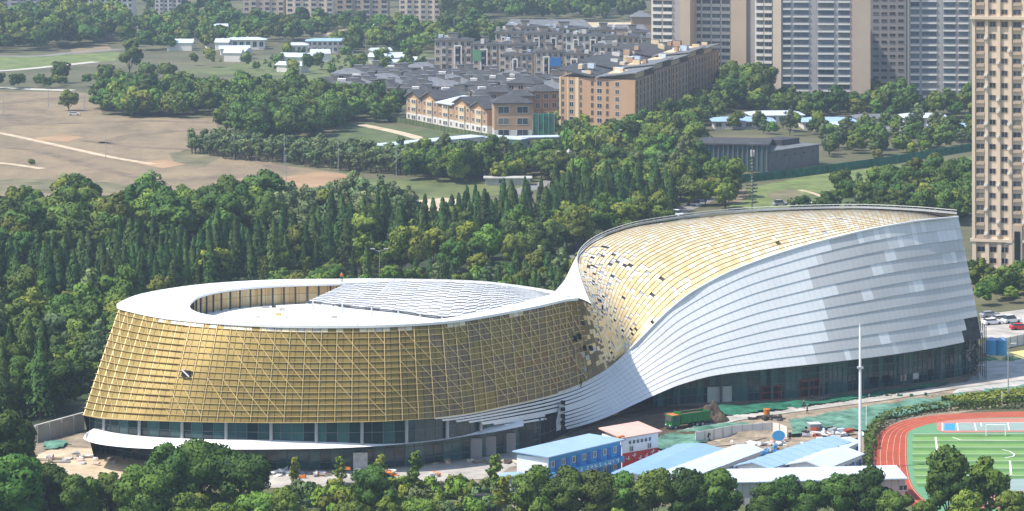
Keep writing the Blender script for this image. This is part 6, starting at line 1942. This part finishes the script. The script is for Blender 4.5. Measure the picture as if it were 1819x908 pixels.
# wood behind the drum, left
scatter([(-60, 402), (120, 398), (250, 392), (330, 388), (340, 440), (200, 462), (0, 475), (-60, 475)], 6.6, [('dark', 6), ('mid', 3)], .85, 1.25, 'broadleaf_tree', 'dark green broadleaf tree in the wood between field and conifer rows, left part', 'trees of the wood below the brown field, left part', 1,
        labels={'mid': ('broadleaf_tree', 'mid green broadleaf tree in the wood between field and conifer rows, left part', 'lighter trees of the wood below the brown field, left part')})
scatter([(340, 392), (480, 386), (490, 440), (345, 448)], 6.4, [('dark', 5), ('mid', 4)], .85, 1.2, 'broadleaf_tree', 'dark green broadleaf tree in the wood below the orange soil', 'trees of the wood below the orange soil', 2,
        labels={'mid': ('broadleaf_tree', 'mid green broadleaf tree in the wood below the orange soil', 'lighter trees of the wood below the orange soil')})
scatter([(485, 388), (700, 378), (745, 392), (740, 420), (600, 430), (490, 440)], 5.2, [('grey', 6), ('mid', 1)], .75, 1.0, 'broadleaf_tree', 'pale grey green tree in the loose grove below the meadow', 'grey green trees of the grove below the meadow', 3,
        labels={'mid': ('broadleaf_tree', 'mid green tree among the pale grove below the meadow', 'mid green trees of the grove below the meadow')})
# conifer rows
scatter([(-60, 510), (150, 492), (300, 478), (430, 462), (470, 500), (300, 540), (100, 562), (-60, 575)], 4.2, [('conifer', 12), ('mid', 1)], .62, 1.15, 'conifer_tree', 'dark pointed conifer in the rows behind the gold drum, left part', 'conifers in rows behind the gold drum, left part', 4, jit=.42, keep=.92,
        labels={'mid': ('broadleaf_tree', 'round broadleaf tree breaking the conifer rows behind the gold drum', 'broadleaf trees in the conifer rows behind the gold drum')})
scatter([(430, 458), (600, 438), (760, 414), (860, 400), (880, 428), (740, 455), (600, 478), (470, 498)], 4.4, [('conifer', 12), ('mid', 1)], .6, 1.15, 'conifer_tree', 'dark pointed conifer in the rows behind the roof ring, middle part', 'conifers in rows behind the roof ring, middle part', 5, jit=.42, keep=.92,
        labels={'mid': ('broadleaf_tree', 'round broadleaf tree breaking the conifer rows behind the roof ring', 'broadleaf trees in the conifer rows behind the roof ring')})
scatter([(860, 398), (1000, 380), (1140, 362), (1200, 362), (1190, 382), (1020, 408), (880, 428)], 4.6, [('conifer', 1)], .62, 1.15, 'conifer_tree', 'dark pointed conifer in the rows left of the white hall roof', 'conifers in rows left of the white hall roof', 6, jit=.28)
# broadleaf belt between the conifers and the building
scatter([(200, 585), (330, 565), (480, 540), (620, 520), (640, 560), (480, 590), (300, 610), (215, 620)], 7.2, [('dark', 5), ('mid', 4)], .7, 1.0, 'broadleaf_tree', 'dark round tree directly behind the white roof ring', 'round trees directly behind the roof ring', 7,
        labels={'mid': ('broadleaf_tree', 'mid green round tree directly behind the white roof ring', 'lighter round trees directly behind the roof ring')})
scatter([(590, 500), (760, 476), (900, 450), (1030, 420), (1160, 402), (1190, 425), (1080, 440), (1000, 462), (880, 490), (620, 498)], 6.6, [('dark', 3), ('mid', 5), ('bright', 1)], .72, 1.05, 'broadleaf_tree', 'dark round tree on the far side of the street behind the arts centre', 'round trees across the street behind the arts centre', 8,
        labels={'mid': ('broadleaf_tree', 'mid green round tree on the far side of the street behind the arts centre', 'lighter round trees across the street behind the arts centre'), 'bright': ('broadleaf_tree', 'bright green tree on the far side of the street behind the arts centre', 'bright trees across the street behind the arts centre')})
scatter([(480, 540), (700, 520), (880, 505), (1000, 490), (1040, 520), (1000, 560), (880, 545), (640, 540)], 6.0, [('conifer', 2), ('mid', 2), ('grey', 1)], .55, .8, 'broadleaf_tree', 'mid green tree between the street and the roof ring', 'trees between the street and the roof ring', 9,
        labels={'conifer': ('conifer_tree', 'young conifer between the street and the roof ring', 'young conifers between the street and the roof ring'), 'grey': ('broadleaf_tree', 'pale feathery tree between the street and the roof ring', 'pale trees between the street and the roof ring')})
scatter([(905, 545), (980, 530), (1040, 500), (1060, 520), (1030, 570), (940, 580)], 4.2, [('conifer', 3), ('mid', 1)], .62, .85, 'conifer_tree', 'dense conifer tucked behind the white roof flare', 'conifers behind the white roof flare', 10,
        labels={'mid': ('broadleaf_tree', 'mid green tree tucked behind the white roof flare', 'broadleaf trees behind the white roof flare')})
# left of the drum
scatter([(-60, 590), (60, 580), (215, 575), (215, 640), (195, 680), (150, 700), (-60, 700)], 5.6, [('dark', 4), ('mid', 3), ('grey', 1)], .7, 1.05, 'broadleaf_tree', 'dark tree in the upper wood left of the gold drum', 'trees in the upper wood left of the gold drum', 11,
        labels={'mid': ('broadleaf_tree', 'olive green tree in the upper wood left of the gold drum', 'olive trees in the upper wood left of the gold drum'), 'grey': ('broadleaf_tree', 'pale grey green tree in the upper wood left of the gold drum', 'pale trees in the upper wood left of the gold drum')})
scatter([(-60, 700), (100, 715), (150, 740), (60, 775), (-60, 790)], 4.6, [('Nconifer', 3), ('Ndark', 2)], .75, 1.1, 'conifer_tree', 'tall dark conifer left of the gold drum foot', 'tall conifers left of the gold drum foot', 12,
        labels={'Ndark': ('broadleaf_tree', 'dark broadleaf tree among conifers left of the gold drum foot', 'broadleaf trees among conifers left of the gold drum foot')})
for x, y, s, k, l in ((112, 690, .95, 'Nmid', 'olive round tree with visible trunks beside the gold drum edge'), (160, 672, .8, 'Nmid', 'dark olive tree touching the left edge of the gold drum'), (95, 680, .7, 'Ngrey', 'pale feathery tree at the left of the olive round tree')):
    spot(k, x, y, s, l)
# field clumps
scatter([(182, 208), (180, 190), (230, 180), (330, 178), (400, 182), (392, 205), (300, 212)], 6.4, [('dark', 5), ('mid', 3)], .85, 1.15, 'broadleaf_tree', 'dark tree in the left clump standing in the brown field', 'dark trees of the left field clump', 13,
        labels={'mid': ('broadleaf_tree', 'mid green tree in the left clump standing in the brown field', 'lighter trees of the left field clump')})
scatter([(390, 232), (395, 205), (440, 185), (560, 190), (620, 210), (610, 236), (520, 252), (430, 252)], 6.4, [('dark', 5), ('mid', 3)], .85, 1.2, 'broadleaf_tree', 'dark tree in the big middle clump at the field edge', 'dark trees of the middle field clump', 14,
        labels={'mid': ('broadleaf_tree', 'mid green tree in the big middle clump at the field edge', 'lighter trees of the middle field clump')})
scatter([(430, 185), (520, 175), (660, 190), (715, 200), (690, 220), (630, 222), (560, 195)], 7, [('dark', 5), ('mid', 3)], .8, 1.1, 'broadleaf_tree', 'dark tree between the middle clump and the villa estate', 'dark trees before the villa estate', 15,
        labels={'mid': ('broadleaf_tree', 'mid green tree between the middle clump and the villa estate', 'lighter trees before the villa estate')})
scatter([(325, 272), (400, 262), (520, 272), (735, 290), (735, 315), (640, 308), (500, 292), (400, 284)], 3.4, [('young', 1)], .8, 1.15, 'young_tree', 'young pale green tree in the planted belt along the field', 'young trees of the planted belt along the field', 16, jit=.3)
spot('mid', 122, 197, .95, 'lone round tree standing by itself in the brown field')
spot('shrub', 55, 292, .9, 'lone small bush on the farm path', 'shrub', cat='shrub')
# tall individuals along the field edge
for x, y, s, k, l in ((268, 395, 1.35, 'grey', 'tall pale green tree rising above the wood edge at the field'), (118, 372, .95, 'grey', 'slender ragged tree rising at the left field edge'), (40, 372, .75, 'dark', 'small dark tree at the far left field edge'), (330, 382, .85, 'mid', 'bushy tree on the bright grass corner by the field'), (444, 372, .75, 'grey', 'small thin tree at the orange soil edge'), (395, 372, .7, 'mid', 'low mid green tree on the field edge')):
    spot(k, x, y, s, l)
# belt right of the field, around the low white building
scatter([(700, 318), (760, 298), (860, 292), (960, 298), (1010, 300), (1000, 322), (880, 330), (760, 326)], 6.0, [('dark', 4), ('mid', 4), ('grey', 1)], .7, 1.0, 'broadleaf_tree', 'dark tree in front of the long white low building', 'dark trees in front of the long white low building', 17,
        labels={'mid': ('broadleaf_tree', 'mid green tree in front of the long white low building', 'lighter trees in front of the long white low building'), 'grey': ('broadleaf_tree', 'pale tree in front of the long white low building', 'pale trees in front of the long white low building')})
spot('conifer', 742, 305, .9, 'single upright tree standing against the long white low building', 'conifer_tree')
spot('bright', 985, 248, 1.0, 'bright green tree between the end townhouse and orange blocks')
spot('mid', 1030, 250, .8, 'round tree at the foot of the nearest orange block')
scatter([(1000, 262), (1100, 250), (1170, 225), (1290, 180), (1300, 205), (1210, 250), (1110, 275), (1010, 285)], 6.2, [('mid', 5), ('dark', 3), ('bright', 1)], .65, .95, 'broadleaf_tree', 'mid green tree along the foot of the orange apartment row', 'trees along the foot of the orange row', 18,
        labels={'dark': ('broadleaf_tree', 'dark tree along the foot of the orange apartment row', 'dark trees along the foot of the orange row'), 'bright': ('broadleaf_tree', 'bright tree along the foot of the orange apartment row', 'bright trees along the foot of the orange row')})
scatter([(1060, 300), (1150, 268), (1235, 262), (1240, 310), (1230, 345), (1100, 352), (1000, 365), (980, 345)], 6.4, [('mid', 5), ('dark', 3), ('yellow', 1), ('grey', 1)], .7, 1.05, 'broadleaf_tree', 'mid green tree on the slope left of the grey museum', 'trees on the slope left of the museum', 19,
        labels={'dark': ('broadleaf_tree', 'dark tree on the slope left of the grey museum', 'dark trees on the slope left of the museum'), 'yellow': ('broadleaf_tree', 'yellowish tree on the slope left of the grey museum', 'yellowish trees on the slope left of the museum'), 'grey': ('broadleaf_tree', 'pale tree on the slope left of the grey museum', 'pale trees on the slope left of the museum')})
scatter([(1100, 352), (1240, 335), (1320, 340), (1300, 375), (1240, 372), (1190, 378)], 6.5, [('mid', 4), ('young', 3), ('yellow', 1)], .8, 1.1, 'broadleaf_tree', 'mid green tree beside the park road', 'trees beside the park road', 20,
        labels={'young': ('young_tree', 'slim young tree beside the park road', 'slim young trees beside the park road'), 'yellow': ('broadleaf_tree', 'yellowish tree beside the park road', 'yellowish trees beside the park road')})
# before the towers
scatter([(1275, 190), (1300, 140), (1375, 165), (1380, 190), (1340, 205)], 6.2, [('dark', 3), ('mid', 2)], .95, 1.35, 'broadleaf_tree', 'tall dark tree at the foot of the white balconied towers', 'tall trees at the foot of the white towers', 21,
        labels={'mid': ('broadleaf_tree', 'tall mid green tree at the foot of the white balconied towers', 'lighter tall trees at the foot of the white towers')})
scatter([(1375, 196), (1545, 198), (1550, 178), (1612, 178), (1615, 200), (1735, 200), (1735, 212), (1380, 210)], 6.2, [('dark', 4), ('mid', 2)], .62, .95, 'broadleaf_tree', 'dark tree in the line at the foot of the glazed towers', 'dark trees at the foot of the glazed towers', 22,
        labels={'mid': ('broadleaf_tree', 'mid green tree in the line at the foot of the glazed towers', 'lighter trees at the foot of the glazed towers')})
scatter([(1255, 232), (1330, 226), (1480, 236), (1560, 228), (1735, 225), (1735, 262), (1600, 282), (1460, 285), (1460, 250), (1350, 240)], 7.4, [('mid', 5), ('dark', 3), ('grey', 2), ('bright', 1)], .48, .8, 'broadleaf_tree', 'mid green tree among the pale blue prefab sheds', 'trees among the pale blue sheds', 23, keep=.72,
        labels={'dark': ('broadleaf_tree', 'dark tree among the pale blue prefab sheds', 'dark trees among the pale blue sheds'), 'grey': ('broadleaf_tree', 'pale grey green tree among the pale blue prefab sheds', 'pale trees among the pale blue sheds'), 'bright': ('broadleaf_tree', 'bright tree among the pale blue prefab sheds', 'bright trees among the pale blue sheds')})
spot('yellow', 1560, 288, .75, 'yellow tinged tree in front of the green hoarding')
scatter([(1500, 352), (1560, 358), (1640, 335), (1735, 318), (1735, 395), (1690, 402), (1600, 392), (1540, 388)], 6.0, [('dark', 6), ('mid', 2)], .6, .95, 'broadleaf_tree', 'dark bushy tree at the right below the park lawn', 'dark bushy trees below the park lawn', 24,
        labels={'mid': ('broadleaf_tree', 'mid green bushy tree at the right below the park lawn', 'lighter bushy trees below the park lawn')})
scatter([(1470, 345), (1560, 330), (1700, 300), (1735, 300), (1735, 322), (1600, 345), (1500, 365)], 6, [('young', 3), ('mid', 1), ('shrub', 3)], .7, 1.0, 'young_tree', 'slim young tree scattered on the park lawn', 'slim young trees on the park lawn', 25, keep=.85,
        labels={'mid': ('broadleaf_tree', 'small round tree scattered on the park lawn', 'small round trees on the park lawn'), 'shrub': ('shrub', 'low shrub scattered on the park lawn', 'low shrubs on the park lawn')})
scatter([(1310, 382), (1400, 385), (1520, 372), (1530, 392), (1420, 396)], 5, [('young', 2), ('shrub', 3), ('dark', 1)], .7, 1.0, 'shrub', 'shrub just behind the white rim of the hall roof', 'shrubs behind the hall roof rim', 26, cat='shrub', hide=False,
        labels={'young': ('young_tree', 'slim young tree just behind the white rim of the hall roof', 'slim young trees behind the hall roof rim'), 'dark': ('broadleaf_tree', 'small dark tree just behind the white rim of the hall roof', 'small dark trees behind the hall roof rim')})
# camouflaged mast
p = P(1336, 376); r = empty('radio_mast', p, 0, 'dark radio mast disguised as a pine behind the hall roof', 'mast')
mb = MB(); mb.tube((0, 0, 0), (0, 0, 17.5), .3, .16, M['steel']); mb.build('pole', r)
mb = MB()
for k in range(14):
    zz = 2.5 + k * 1.0
    for b_ in range(7):
        a_ = random.uniform(0, 6.28); L = 2.4 * (1 - k / 22) * random.uniform(.6, 1.1)
        mb.bar((0, 0, zz), (math.cos(a_) * L, math.sin(a_) * L, zz + .2), .34, M['leafdark'], .22)
mb.build('branches', r)
mb = MB()
for b_ in range(3): mb.box(.5 * math.cos(b_ * 2.1) - .2, .5 * math.sin(b_ * 2.1) - .2, 16, .5 * math.cos(b_ * 2.1) + .2, .5 * math.sin(b_ * 2.1) + .2, 17.8, M['palewall'])
mb.build('antenna', r)
# at the foot of the tan tower
scatter([(1700, 500), (1735, 497), (1900, 494), (1900, 540), (1760, 552), (1738, 540)], 5.5, [('dark', 3), ('mid', 4)], .4, .62, 'broadleaf_tree', 'mid green tree at the foot of the tan tower', 'trees at the foot of the tan tower', 27, hide=False,
        labels={'dark': ('broadleaf_tree', 'dark tree at the foot of the tan tower', 'dark trees at the foot of the tan tower')})
scatter([(1880, 330), (2000, 320), (2000, 540), (1890, 545)], 9, [('mid', 3), ('dark', 3)], .7, 1.1, 'broadleaf_tree', 'mid green tree beyond the car park right of the tan tower', 'trees right of the tan tower', 43, hide=False,
        labels={'dark': ('broadleaf_tree', 'dark tree beyond the car park right of the tan tower', 'dark trees right of the tan tower')})
scatter([(1745, 612), (1850, 594), (1850, 606), (1760, 618)], 4, [('shrub', 1)], .7, 1.1, 'shrub', 'low shrub between car park and blue tanks', 'low shrubs between car park and blue tanks', 28, cat='shrub', hide=False)
# far left and top
scatter([(-60, 160), (60, 152), (230, 150), (240, 172), (150, 155), (100, 158)], 8, [('far', 3), ('farmid', 3)], .45, .8, 'broadleaf_tree', 'small dark tree in the strip above the white field road', 'small dark trees above the white field road', 29,
        labels={'farmid': ('broadleaf_tree', 'small mid green tree in the strip above the white field road', 'small lighter trees above the white field road')})
for x, y, s, l in ((108, 148, 1.15, 'dark tree with wide crown above the white field road'), (230, 130, 1.5, 'tall dark tree in the row at the meadow corner'), (262, 140, 1.0, 'dark tree right of the tall tree at the meadow corner'), (296, 143, 1.0, 'dark tree at the right end of the meadow corner row'), (190, 158, 1.2, 'dark tree at the top of the left field clump')):
    spot('far', x, y, s, l)
scatter([(310, 118), (480, 108), (770, 98), (770, 135), (640, 138), (420, 128)], 9, [('farmid', 3), ('young', 3)], .5, .8, 'broadleaf_tree', 'small tree dotted over the far meadow left of the flats', 'small trees on the far meadow', 30, keep=.55, jit=.6,
        labels={'young': ('young_tree', 'slim young tree dotted over the far meadow left of the flats', 'slim trees on the far meadow')})
scatter([(-60, 98), (100, 92), (210, 78), (215, 45), (100, 40), (-60, 45)], 9, [('far', 4), ('farmid', 2)], .9, 1.5, 'broadleaf_tree', 'hazy dark tree of the wood at the upper left', 'trees of the upper left wood', 31, keep=.8,
        labels={'farmid': ('broadleaf_tree', 'hazy mid green tree of the wood at the upper left', 'lighter trees of the upper left wood')})
scatter([(210, 92), (420, 92), (570, 70), (570, 50), (420, 50), (400, 38), (210, 45)], 9.5, [('far', 4), ('farmid', 2)], .8, 1.15, 'broadleaf_tree', 'hazy dark tree between the far white sheds and high-rises', 'trees around the far white sheds', 32, keep=.62,
        labels={'farmid': ('broadleaf_tree', 'hazy mid green tree between the far white sheds and high-rises', 'lighter trees around the far white sheds')})
scatter([(560, 47), (702, 46), (705, 54), (640, 58), (560, 62)], 9, [('far', 4), ('farmid', 2)], .7, 1.0, 'broadleaf_tree', 'hazy dark tree at the foot of the far high-rises', 'trees at the foot of the far high-rises', 35,
        labels={'farmid': ('broadleaf_tree', 'hazy mid green tree at the foot of the far high-rises', 'lighter trees at the foot of the far high-rises')})
scatter([(560, 92), (640, 72), (760, 62), (890, 62), (895, 85), (770, 95), (640, 96)], 9, [('far', 4), ('farmid', 3)], .75, 1.15, 'broadleaf_tree', 'hazy tree in the belt left of the long hall roof', 'trees in the belt left of the long hall roof', 33,
        labels={'farmid': ('broadleaf_tree', 'hazy lighter tree in the belt left of the long hall roof', 'lighter trees in the belt left of the long hall roof')})
scatter([(790, 46), (850, 40), (1120, 38), (1150, 20), (900, 10), (790, 20)], 13, [('far', 4), ('farmid', 2)], 1.0, 1.5, 'broadleaf_tree', 'hazy far tree below the top edge, right of the high-rises', 'far trees below the top edge', 34,
        labels={'farmid': ('broadleaf_tree', 'hazy lighter far tree below the top edge, right of the high-rises', 'lighter far trees below the top edge')})
# distant wood, one mass
V_ = []
rr = np.random.default_rng(9)
base = broad(171, per=14, q=1.0, ncl=14)[0]
acc = []; ti2 = []
for k in range(2600):
    y = 1780 + 3200 * rr.random() ** 1.4
    x = (rr.random() - .5) * y * .46
    px, py = px_of((x, y, 0))
    if py > 30 or (py > 14 and 420 < px < 860) : continue
    if math.sin(x * .013 + 1) * math.cos(y * .007) > .72: continue
    s = .9 + .8 * rr.random(); a_ = rr.random() * 6.28
    c_, s2 = math.cos(a_) * s, math.sin(a_) * s
    sub = base.reshape(-1, 4, 6)[rr.random(len(base) // 4) < .5].reshape(-1, 6)
    acc.append(np.stack([sub[:, 0] * c_ - sub[:, 1] * s2 + x, sub[:, 0] * s2 + sub[:, 1] * c_ + y, sub[:, 2] * s, (sub[:, 3] * c_ - sub[:, 4] * s2) / s, (sub[:, 3] * s2 + sub[:, 4] * c_) / s, sub[:, 5]], 1)); ti2 += [rr.random()] * (len(sub) // 4)
tag(link('distant_wood', mesh_np('distant_wood', np.concatenate(acc), M['leafdark_many'], None, ti2)), 'hazy blue green distant wood along the top of the view', 'wood', None, 'stuff')

# ---- foreground planting
for x, y, s, l in ((360, 895, 1.0, 'broad dark tree with spreading crown before the gold drum'),):
    spot('Nspread', x, y, s, l)
FG = [
 (300, 908, .88, 'Ndark', 'dark tree left of the spreading tree before the gold drum'), (430, 905, .95, 'Ndark', 'dark tree right of the spreading tree before the gold drum'),
 (238, 905, .62, 'Nmid', 'small leaved tree beside the pale yard at lower left'), (190, 930, .62, 'Ndark', 'dark tree below the pale yard at lower left'),
 (30, 862, .88, 'Ndark', 'large dark tree at the left edge below the concrete wall'), (0, 880, 1.1, 'Ndark', 'dark tree cut by the left edge of the picture'), (90, 930, .72, 'Ndark', 'dark rounded tree in the lower left corner'),
 (140, 940, .66, 'Ndark', 'dark tree between the corner trees and pale yard at the bottom'), (20, 950, 1.0, 'Ndark', 'tree in the very lower left corner'), (260, 955, .9, 'Ndark', 'tree at the bottom edge below the spreading tree'),
 (330, 960, .8, 'Nmid', 'mid green tree at the bottom left of the spreading tree'), (455, 945, .75, 'Nmid', 'mid green tree at the bottom right of the spreading tree'),
 (395, 965, .7, 'Nmid', 'small tree at the bottom edge under the spreading tree'),
 (505, 950, .8, 'Nmid', 'olive tree at the bottom between spreading tree and poplars'), (560, 960, .75, 'Nbright', 'bright olive tree at the bottom left of the dark poplar'),
 (660, 915, .75, 'Ndark', 'dark slim tree at the start of the forecourt shrubs'), (690, 945, .7, 'Nbright', 'bright green round tree below the dark slim tree'), (745, 945, .7, 'Nmid', 'mid green tree beside the bright round tree at the bottom'),
 (620, 955, .75, 'Nmid', 'mid green tree at the bottom edge below the forecourt'), (800, 950, .6, 'Ngrey', 'grey green tree left of the green cabinet'), (905, 955, .6, 'Nmid', 'small tree right of the green cabinet'),
 (960, 955, .75, 'Nbright', 'bright green tree in front of the round clipped row'), (1090, 960, .6, 'Nbright', 'light green low tree below the round clipped row'),
]
for x, y, s, k, l in FG: spot(k, x, y, s * (1.18 if x < 470 else 1.0), l)
row = [(950, 932, .88), (1006, 933, .92), (1064, 934, .90), (1108, 932, .80), (1158, 933, .90), (1222, 934, .86), (1280, 933, .92), (1362, 934, .68), (1392, 932, .78), (1440, 936, .68), (1486, 934, .78), (1545, 936, .90)]
rl = ['first', 'second', 'third', 'fourth', 'fifth', 'sixth', 'seventh', 'eighth', 'ninth', 'tenth', 'eleventh', 'twelfth']
for i, (x, y, s) in enumerate(row):
    spot('Nrow', x, y, s, f'{rl[i]} round dark tree from the left in the row before the blue prefabs', group='round trees in the row before the prefabs')
for x, y, s, k, l in ((1685, 935, 1.25, 'Nmid', 'big green tree in front of the striped pitch, left of two'), (1757, 925, 1.25, 'Nbright', 'tall bright tree in front of the striped pitch, right of two'), (1645, 950, .7, 'Nmid', 'low tree at the corner of the running track'), (1720, 965, .9, 'Nmid', 'tree at the bottom between the two pitch trees'),
                      (1800, 960, .95, 'Nmid', 'tree at the lower right corner'), (1590, 950, .6, 'Ndark', 'small dark tree at the right end of the long shed'), (1330, 955, .55, 'Nbright', 'light young tree before the long shed'), (1415, 955, .5, 'Nbright', 'light bushy tree before the middle of the long shed'), (1500, 960, .55, 'Nmid', 'mid green bushy tree before the right half of the long shed'), (1220, 960, .5, 'Nmid', 'low tree under the sixth round tree of the row')):
    spot(k, x, y, s, l)
for x, y, s, k, l in ((524, 868, .72, 'Nyoung', 'slim young tree at the left end of the forecourt'), (603, 862, .70, 'Nyoung', 'slim young tree second along the forecourt edge'), (676, 878, .95, 'Nyoung', 'slim young tree third along the forecourt edge'), (738, 882, 1.05, 'Nyoung', 'tall slim young tree fourth along the forecourt edge'), (880, 888, 1.1, 'Nyoung', 'slim pale young tree left of the small white cabin'), (897, 912, .9, 'Nyoung', 'pale yellow young tree in front of the small white cabin'),
                      (45, 660, 1.1, 'Npoplar', 'feathery young tree standing out in the wood left of the drum'), (190, 545, .75, 'Npoplar', 'feathery pale tree behind the left end of the roof ring'), (300, 520, .7, 'Npoplar', 'feathery pale tree behind the roof ring, left of the dark round ones'), (376, 512, .75, 'Npoplar', 'feathery pale tree over the back edge of the roof ring'), (470, 508, .8, 'Npoplar', 'feathery tree over the middle of the roof ring edge'), (546, 506, .75, 'Npoplar', 'feathery tree left of the worker on the roof ring'), (590, 505, .75, 'Npoplar', 'feathery tree just behind the worker on the roof ring'), (670, 505, .8, 'Npoplar', 'feathery tree behind the top of the louvred dome')):
    spot(k, x, y, s, l, 'young_tree')
scatter([(480, 880), (640, 866), (820, 868), (890, 860), (890, 915), (640, 935), (480, 940)], 2.7, [('shrubpale', 5), ('shrub', 2), ('shrubgrey', 4)], .5, 1.35, 'shrub', 'bright green shrub in the bed below the forecourt', 'bright shrubs in the bed below the forecourt', 40, cat='shrub', hide=False,
        labels={'shrub': ('shrub', 'mid green shrub in the bed below the forecourt', 'mid green shrubs in the bed below the forecourt'), 'shrubgrey': ('shrub', 'grey green shrub in the bed below the forecourt', 'grey green shrubs in the bed below the forecourt')})
scatter([(-60, 900), (480, 900), (480, 990), (-60, 990)], 4.5, [('shrub', 1)], 1.0, 1.6, 'shrub', 'dark undergrowth shrub below the trees at lower left', 'undergrowth shrubs at lower left', 41, cat='shrub', hide=False)
scatter([(900, 925), (1640, 932), (1850, 935), (1850, 990), (900, 990)], 4.5, [('shrub', 2), ('shrubpale', 2)], .8, 1.4, 'shrub', 'low green shrub along the bottom edge at the right', 'low shrubs along the bottom right edge', 42, cat='shrub', hide=False,
        labels={'shrubpale': ('shrub', 'low bright shrub along the bottom edge at the right', 'low bright shrubs along the bottom right edge')})
sheet('planting_bed', [(-200, 880), (60, 870), (330, 890), (480, 872), (640, 862), (900, 862), (910, 905), (1300, 900), (1620, 900), (1640, 960), (1900, 960), (1900, 1100), (-200, 1100)], .2, M['crop'])

# the trees that show largest stand as single objects, the many smaller ones of a kind as one mass
LIMIT = {'broadleaf_tree': 225, 'evergreen_tree': 240, 'conifer_tree': 285, 'poplar_tree': 250, 'young_tree': 250, 'shrub': 290}
MASS = {'broadleaf_tree': ('broadleaf_woodland', 'many smaller mid green trees around fields, villas and towers'), 'evergreen_tree': ('dark_woodland', 'many smaller dark green trees around fields, villas and towers'),
        'conifer_tree': ('conifer_stand', 'the further conifers of the pointed rows behind the arts centre'), 'poplar_tree': ('grey_woodland', 'further pale grey green trees'), 'young_tree': ('sapling_belt', 'further young trees of the planted belt'), 'shrub': ('shrubbery', 'further low shrubs')}
KMAT = {'dark': 'leafdark', 'far': 'leafdark', 'Ndark': 'leafdark', 'mid': 'leafmid', 'farmid': 'leafmid', 'Nmid': 'leafmid', 'bright': 'leafbright', 'yellow': 'leafyellow', 'grey': 'leafgrey', 'Ngrey': 'leafgrey', 'young': 'leafgrey',
        'conifer': 'leafcon', 'Nconifer': 'leafcon', 'shrub': 'leafmid', 'shrubpale': 'leafbright', 'shrubgrey': 'leafgrey'}
rm = np.random.default_rng(21)
for nm in sorted({c[4] for c in CAND}):
    L = sorted((c for c in CAND if c[4] == nm), key=lambda c: -(c[3] / c[2]))
    k0 = LIMIT.get(nm, 280)
    for (k, X, Y, s, _, lb, cat, gp) in L[:k0]: tree(k, X, Y, s, nm, lb, cat, gp)
    if L[k0:]:
        acc = []; mi = []; ti = []; mats = []
        for (k, X, Y, s, *_r) in L[k0:]:
            v = LEAFV[k][rm.integers(len(LEAFV[k]))]
            v = v.reshape(-1, 4, 6)
            keep = np.clip(1500 / len(v) * (800 / Y), .12, 1)
            v = v[rm.random(len(v)) < keep]
            c = v[:, :, :3].mean(1, keepdims=True); v = np.concatenate([c + (v[:, :, :3] - c) * (keep ** -.42), v[:, :, 3:]], 2)
            a_ = rm.random() * 6.28; c_, s_2 = math.cos(a_) * s, math.sin(a_) * s
            v = v.reshape(-1, 6)
            acc.append(np.stack([v[:, 0] * c_ - v[:, 1] * s_2 + X, v[:, 0] * s_2 + v[:, 1] * c_ + Y, v[:, 2] * s * rm.uniform(.85, 1.18), (v[:, 3] * c_ - v[:, 4] * s_2) / s, (v[:, 3] * s_2 + v[:, 4] * c_) / s, v[:, 5]], 1))
            m = M[KMAT[k] + '_many']
            if m not in mats: mats.append(m)
            n_ = len(v) // 4; mi += [mats.index(m)] * n_; ti += [rm.random()] * n_
        tag(link(MASS[nm][0], mesh_np(MASS[nm][0], np.concatenate(acc), mats, mi, ti)), MASS[nm][1], 'wood', None, 'stuff')
    print('TREES', nm, len(L))

# ------------------------------------------------------------------ haze
m = bpy.data.materials.new('haze_air'); m.use_nodes = True
t = m.node_tree
for n_ in list(t.nodes):
    if n_.type == 'BSDF_PRINCIPLED': t.nodes.remove(n_)
pv = t.nodes.new('ShaderNodeVolumePrincipled')
pv.inputs['Color'].default_value = (0.66, 0.82, 1.0, 1)
pv.inputs['Density'].default_value = 0.00013
pv.inputs['Anisotropy'].default_value = 0.2
t.links.new(pv.outputs['Volume'], t.nodes['Material Output'].inputs['Volume'])
hz = MB(); hz.box(-2500, -80, -1, 2500, 6000, 128, m)
ho = hz.build('haze'); tag(ho, 'thin pale blue haze over the distance', 'haze', None, 'stuff')
